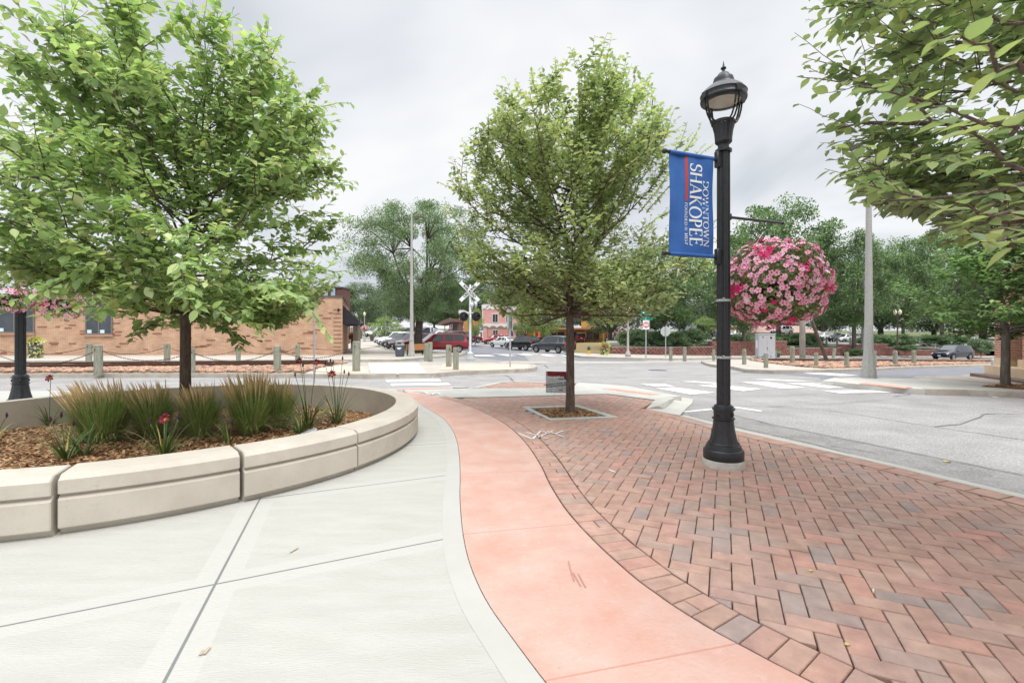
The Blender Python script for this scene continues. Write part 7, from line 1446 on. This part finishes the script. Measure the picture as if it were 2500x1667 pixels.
for x_ in (-bl * .46, bl * .46): lg = MB(); lg.box((x_, 0, hB * .47), (.06, .06, hB * .95)); lg.box((x_, .38, hB * .22), (.06, .06, hB * .44)); lg.tube([(x_, 0, hB * .68), (x_, .4, hB * .66), (x_, .4, hB * .4)], .03, 6); lg.build('leg', M_awn, be)
tb = empty('trash_bin', W(976, 870.3, .01), .3, 'dark grey round litter bin with a light domed lid beside the bench', 'litter bin'); s = F / tb.location.y; k = 1 / s; M_bin = mat('bin_grey', (.07, .08, .1), .7, (.12, .13, .15), 60)
MB().lathe([(9.6 * k, 0), (10.6 * k, 3 * k), (11.8 * k, 26 * k), (12 * k, 27.5 * k)], n=24).build('body', M_bin, tb, auto=40); MB().lathe([(12.2 * k, 27.5 * k), (12 * k, 29.5 * k), (11 * k, 30 * k), (9.8 * k, 37 * k), (8.5 * k, 38 * k), (.01, 38.4 * k)], n=24).build('lid', mat('bin_lid', (.3, .32, .33), .6), tb, auto=40)
MB().box((0, -9.9 * k, 33 * k), (9 * k, 2.4 * k, 4.4 * k)).build('opening', M_blkp, tb); MB().add and None
b = MB(); b.add([(-5 * k, -11.8 * k, 22.5 * k), (5 * k, -11.8 * k, 22.5 * k), (5 * k, -11.7 * k, 20 * k), (0, -11.5 * k, 17 * k), (-5 * k, -11.7 * k, 20 * k)], [[0, 4, 3, 2, 1]]); b.build('emblem', M_wht, tb); tb.rotation_euler = (0, 0, .1)
hy = empty('fire_hydrant', W(1437.5, 864.4, .01), 0, 'yellow fire hydrant with a dark green bonnet on the far corner', 'fire hydrant'); s = F / hy.location.y; k = 1 / s; M_yl = mat('hydrant_yellow', (.75, .45, .02), .5); M_hg = mat('hydrant_green', (.02, .09, .07), .5)
MB().lathe([(3.4 * k, 0), (3.4 * k, .8 * k), (2.7 * k, 1 * k), (2.7 * k, 10 * k)], n=16).build('barrel', M_yl, hy, auto=40); MB().lathe([(3 * k, 10 * k), (4 * k, 10.4 * k), (4 * k, 11.4 * k), (2.9 * k, 12 * k), (3 * k, 15.5 * k), (2.6 * k, 17.6 * k), (1.2 * k, 18.8 * k), (.6 * k, 20 * k), (.01, 20.2 * k)], n=16).build('bonnet', M_hg, hy, smooth=True); MB().tube([(-4.6 * k, 0, 14 * k), (4.6 * k, 0, 14 * k)], 1.5 * k, 10).build('nozzle', M_hg, hy); MB().tube([(0, 0, 14 * k), (0, -4 * k, 14 * k)], 1.9 * k, 10).build('nozzle', M_hg, hy)
def pot(px_, yb, wpx, hpx, label, flowers, hgt, m=None, vine=None, Y=None, seed=0, dry=None):
    """planter pot with plants; flowers = blossom material"""
    p_ = W(px_, yb, .01) if Y is None else P(px_, yb, Y); s_ = F / p_.y; k = 1 / s_; w_, h_ = wpx * k / 2, hpx * k; root = empty('flower_pot', p_, 0, label, 'flower pot', 'large pots of mixed flowers'); npr = np.random.RandomState(seed)
    MB().lathe([(w_ * .72, 0), (w_ * .8, h_ * .05), (w_ * .97, h_ * .85), (w_ * 1.02, h_ * .87), (w_ * 1.02, h_ * .98), (w_ * .9, h_)], n=20).build('pot', m or M_bin, root, auto=40); n = 260; H_ = hgt * k
    q = npr.normal(size=(n, 3)); q = q / np.linalg.norm(q, axis=1, keepdims=True) * npr.rand(n, 1) ** .4; c_ = q * [w_ * 1.15, w_ * 1.15, H_ * .4] + [0, 0, h_ + H_ * .3]; scatter_mesh('foliage', c_, q + [0, 0, .3], npr.normal(size=(n, 3)) + [0, 0, 1], npr.uniform(.5, 1.2, n) * w_ * .55, vine or L_farb, root, T4, F4)
    if dry:
        d_ = npr.normal(size=(90, 3)) * [.7, .7, .2] + [0, 0, 1]; scatter_mesh('plumes', np.tile([0, 0, h_ * .95], (90, 1)), d_, npr.normal(size=(90, 3)), npr.uniform(.6, 1.1, 90) * H_ * 1.0, dry, root, T4, F4, .22)
    if vine:
        a_ = npr.rand(150) * 6.28; z_ = npr.rand(150); c_ = np.stack([np.cos(a_) * w_ * 1.1, np.sin(a_) * w_ * 1.1, h_ * (1 - z_ * .95)], 1); scatter_mesh('trailing_vine', c_, npr.normal(size=(150, 3)) * .5 + [0, 0, -1], np.stack([np.cos(a_), np.sin(a_), a_ * 0 + .2], 1), npr.uniform(.6, 1.2, 150) * w_ * .42, vine, root, T4, F4, 1.2)
    n = 70; a_ = npr.rand(n) * 6.28; c_ = np.stack([np.cos(a_) * w_ * npr.uniform(.6, 1.35, n), np.sin(a_) * w_ * npr.uniform(.6, 1.35, n), h_ + H_ * npr.uniform(.0, .45, n)], 1); scatter_mesh('blossoms', c_, npr.normal(size=(n, 3)), np.stack([np.cos(a_), np.sin(a_) - 1, a_ * 0 + .5], 1), npr.uniform(.6, 1, n) * w_ * .3, flowers, root, T4, F4, 1.6)['kind'] = 'stuff'; return root
L_lime = leafmat('lime_vine', [(0, (.2, .34, .03)), (1, (.38, .5, .08))], .35); M_mag = mat('magenta_bloom', (.6, .08, .35), .6); M_plm = mat('dry_plume', (.35, .24, .17), .9, island=[(0, (.3, .2, .14)), (1, (.48, .36, .27))]); M_red2 = mat('dark_red_bloom', (.4, .04, .06), .6); M_whb = mat('white_bloom', (.75, .78, .68), .6)
pot(1476, 866, 20, 17, 'dark pot with lime vine, magenta flowers and brown plumes on the far corner', M_mag, 17, None, L_lime, seed=1, dry=M_plm); pot(86, 873.5, 27, 32, 'dark pot with lime vine and brown plumes against the tan brick wall', M_whb, 22, None, L_lime, seed=2, dry=M_plm); pot(863, 852, 13, 22, 'black pot with yellow green and dark red plants at the brick corner', M_red2, 24, M_blk, L_lime, seed=3, dry=mat('red_plume', (.2, .06, .05), .9))
pot(908, 832.5, 9, 9, 'grey pot with red flowers farther up the left pavement', M_red2, 10, seed=4, dry=M_plm); pot(1148, 837, 14, 6, 'low grey pot brimming with pink petunias near the pink building', M_mag, 6, seed=5, Y=73); pot(1166, 837.5, 9, 12, 'taller grey pot with dark plants left of the blue parking sign', M_red2, 6, seed=6, Y=72, vine=L_fara); pot(1900, 872, 9, 9, 'dark pot of white flowers right of the grey cabinet', M_whb, 10, seed=7)
# closed parasols, cafe tables and chairs
def parasol(px_, yt, yb, m, label, Y=86):
    p_ = P(px_, 838, Y); s_ = F / Y; root = empty('parasol', p_, 0, label, 'parasol', 'closed parasols of the terrace'); h = (838 - yt) / s_; c_ = (yb - yt) / s_
    MB().lathe([(.03, 0), (.03, h)], n=8).build('pole', M_wood, root); MB().lathe([(.34, h - c_), (.3, h - c_ * .85), (.22, h - c_ * .45), (.07, h - c_ * .12), (.02, h)], n=14, flute=.3).build('canopy', m, root)
M_nvy = mat('navy_cloth', (.03, .045, .13), .8); M_orc = mat('orange_cloth', (.85, .3, .16), .8, (.8, .6, .5), 3); M_rdc = mat('red_cloth', (.75, .07, .07), .8)
for x_, yt, yb, m_, lb in ((1249, 804, 820, M_nvy, 'closed navy parasol left of the slim pole'), (1263, 805, 820, M_nvy, 'closed navy parasol right of the slim pole'), (1273, 806, 819, M_nvy, 'closed navy parasol at the edge of the yellow wall'), (1282, 802, 822, M_orc, 'closed orange and white parasol'), (1316, 807, 823, M_rdc, 'closed bright red parasol'), (1501.5, 810, 823, M_nvy, 'closed navy parasol by the smaller pink building'), (1170.5, 812, 832, M_whtp, 'closed white parasol left of the pink building')): parasol(x_, yt, yb, m_, lb)
for i, x_ in enumerate((1440, 1452, 1465, 1492, 1512)):
    p_ = P(x_, 838, 82); t_ = empty('cafe_table', p_, i, ['cafe table set left of the first yellow wall window', 'cafe table under the yellow wall windows', 'cafe table right of the yellow wall windows', 'cafe table where two people sit', 'cafe table at the right end of the terrace'][i], 'table', 'terrace tables')
    MB().lathe([(.45, .72), (.45, .75)], n=16).build('tabletop', M_awn, t_); MB().lathe([(.2, 0), (.03, .04), (.03, .72)], n=8).build('pedestal', M_awn, t_)
    for sx_ in (-.75, .75):
        c_ = empty('cafe_chair', (p_.x + sx_, p_.y, p_.z), 0, ['left-hand', 'right-hand'][sx_ > 0] + ' brown chair at the ' + ['first', 'second', 'third', 'fourth', 'last'][i] + ' terrace table from the left', 'chair', 'terrace chairs'); MB().box((0, 0, .45), (.42, .42, .04)).build('seat', M_wood, c_); MB().box((sx_ * .28, 0, .7), (.04, .42, .45)).build('backrest', M_wood, c_)
        for ax in (-.18, .18):
            for ay in (-.18, .18): MB().box((ax, ay, .22), (.03, .03, .44)).build('leg', M_wood, c_)
def person(loc, rz, top, label):
    """seated figure grown as one skinned surface"""
    J = [(0, 0, .5), (0, 0, .75), (0, 0, .98), (0, .0, 1.1), (0, -.02, 1.24), (.1, -.02, .5), (.12, -.42, .52), (.12, -.44, .1), (.12, -.56, .06), (-.1, -.02, .5), (-.12, -.42, .52), (-.12, -.44, .1), (-.12, -.56, .06), (.19, 0, .98), (.24, -.1, .74), (.16, -.34, .76), (-.19, 0, .98), (-.24, -.1, .74), (-.16, -.34, .76)]
    E = [(0, 1), (1, 2), (2, 3), (3, 4), (0, 5), (5, 6), (6, 7), (7, 8), (0, 9), (9, 10), (10, 11), (11, 12), (2, 13), (13, 14), (14, 15), (2, 16), (16, 17), (17, 18)]
    Rd = [.14, .13, .14, .05, .1, .09, .07, .045, .04, .09, .07, .045, .04, .06, .045, .03, .06, .045, .03]
    root = empty('person', loc, rz, label, 'person', 'people on the terrace'); me = bpy.data.meshes.new('body'); me.from_pydata(J, E, []); o = bpy.data.objects.new('body', me); COL.objects.link(o); o.parent = root
    md = o.modifiers.new('s', 'SKIN'); sv = me.skin_vertices[0].data
    for i, r_ in enumerate(Rd): sv[i].radius = (r_, r_)
    sv[0].use_root = True; o.modifiers.new('d', 'SUBSURF').levels = 1; me.materials.append(top); MB().ball((0, -.02, 1.26), .105, 10, 1.15).build('head', mat('skin', (.5, .3, .22), .6), root, smooth=True); MB().ball((0, .015, 1.3), .112, 10, .95).build('hair', mat('dark_hair', (.04, .025, .02), .8), root, smooth=True)
person(P(1487, 838, 82.2) , R(90), M_whtp, 'person in a white top seated at the terrace table'); person(P(1497.5, 838, 82.2), R(-90), mat('dark_top', (.05, .06, .1), .8), 'person in a dark top seated facing the one in white')
# white rail fence up the avenue
wf = empty('rail_fence', (0, 0, 0), 0, 'white three rail fence climbing beyond the parked cars', 'fence')
pts = [P(1023, 798, 130), P(1038, 797, 122), P(1052, 801, 116), P(1058, 803, 112), P(1078, 808, 106), P(1094, 811, 100)]
for i, (a, b) in enumerate(zip(pts, pts[1:])):
    if i == 2: continue
    for dz in (0, -.35, -.7): MB().tube([a + Vector((0, 0, dz)), b + Vector((0, 0, dz))], .08, 4).build('rail', M_whtp, wf)
for a in pts: MB().box((a.x, a.y, a.z - .4), (.2, .2, 1.2)).build('post', M_whtp, wf)
# yard sign beside the middle tree
p = W(1356, 996, .01); s = F / p.y; ys = empty('yard_sign', p, 0, 'FALL BASEBALL yard sign on a thin wire stake beside the middle tree', 'yard sign'); k = 1 / s; ang_y = R(-12)
w_ = 52 * k; h_ = 52.5 * k; z0 = 37 * k; sgp = empty('panel', (2.5 * k, 0, z0 + h_ / 2), ang_y); sgp.parent = ys
MB().box((0, 0, 0), (w_, .006, h_)).build('board', mat('board_grey', (.42, .46, .5), .6, (.62, .65, .68), 14), sgp); MB().box((.02, -.0045, h_ * .38), (w_ * .96, .002, h_ * .24)).build('dark_band', mat('dark_band', (.03, .015, .02), .6, (.18, .03, .035), 12), sgp); MB().box((w_ * .28, -.0046, h_ * .2), (w_ * .42, .002, h_ * .14)).build('dark_band', mat('dark_band2', (.05, .05, .055), .6), sgp)
rr_ = (R(90), 0, 0); text_part('lettering', 'SHAKOPEE', h_ * .24, mat('sign_darkred', (.35, .02, .03), .6), sgp, (0, -.007, h_ * .385), rr_, .0008, .8, bold=.002); text_part('lettering', 'FALL BASEBALL', h_ * .15, M_wht, sgp, (-w_ * .02, -.007, h_ * .22), rr_, .0008, .78, bold=.0022)
text_part('lettering', "WHERE PLAYING IN THE GAME & GETTING", h_ * .065, M_blkp, sgp, (0, -.005, -h_ * .07), (R(90), R(-8), 0), .0006, .95, .2, bold=.0012); text_part('lettering', "DIRTY ARE HIGHLY ENCOURAGED", h_ * .065, M_blkp, sgp, (0, -.005, -h_ * .17), (R(90), R(-8), 0), .0006, .95, .2, bold=.0012); text_part('lettering', 'FREE', h_ * .085, mat('sign_darkred', (.35, .02, .03)), sgp, (w_ * .22, -.005, -h_ * .37), rr_, .0006, bold=.001)
b = MB(); b.tube([(-2 * k, .005, 0), (-2 * k, .005, z0 + .1)], .0022, 4); b.tube([(14 * k, .005, 0), (14 * k, .005, z0 + .1)], .0022, 4); b.build('stake', M_gal, ys)
# litter and fallen leaves
lf = leafmat('fallen_leaf', [(0, (.35, .3, .05)), (1, (.3, .14, .05))], .2)
for x_, y_, lb, l_ in ((2305, 1127, 'yellow fallen leaf on the asphalt near the kerb', AL + .012), (2062, 1573, 'small brown leaf scrap in the paver joint', .004), (1975, 1393, 'tiny brown leaf bit between pavers', .004)):
    p_ = W(x_, y_, l_); o = scatter_mesh('fallen_leaf', [(0, 0, 0)], [(1, .3, 0)], [(0, 0, 1)], [.1 if x_ > 2200 else .03], lf); o.location = p_; tag(o, lb, 'leaf', 'fallen leaves')
cg = empty('cigarette_butt', W(2132, 1445, .004), .9, 'white cigarette butt with a yellow filter between the pavers', 'cigarette butt'); MB().tube([(0, 0, .003), (.03, 0, .003)], .0035, 6).build('paper', M_whtp, cg); MB().tube([(-.014, 0, .003), (0, 0, .003)], .0036, 6).build('filter', mat('filter_orange', (.7, .4, .1), .8), cg)
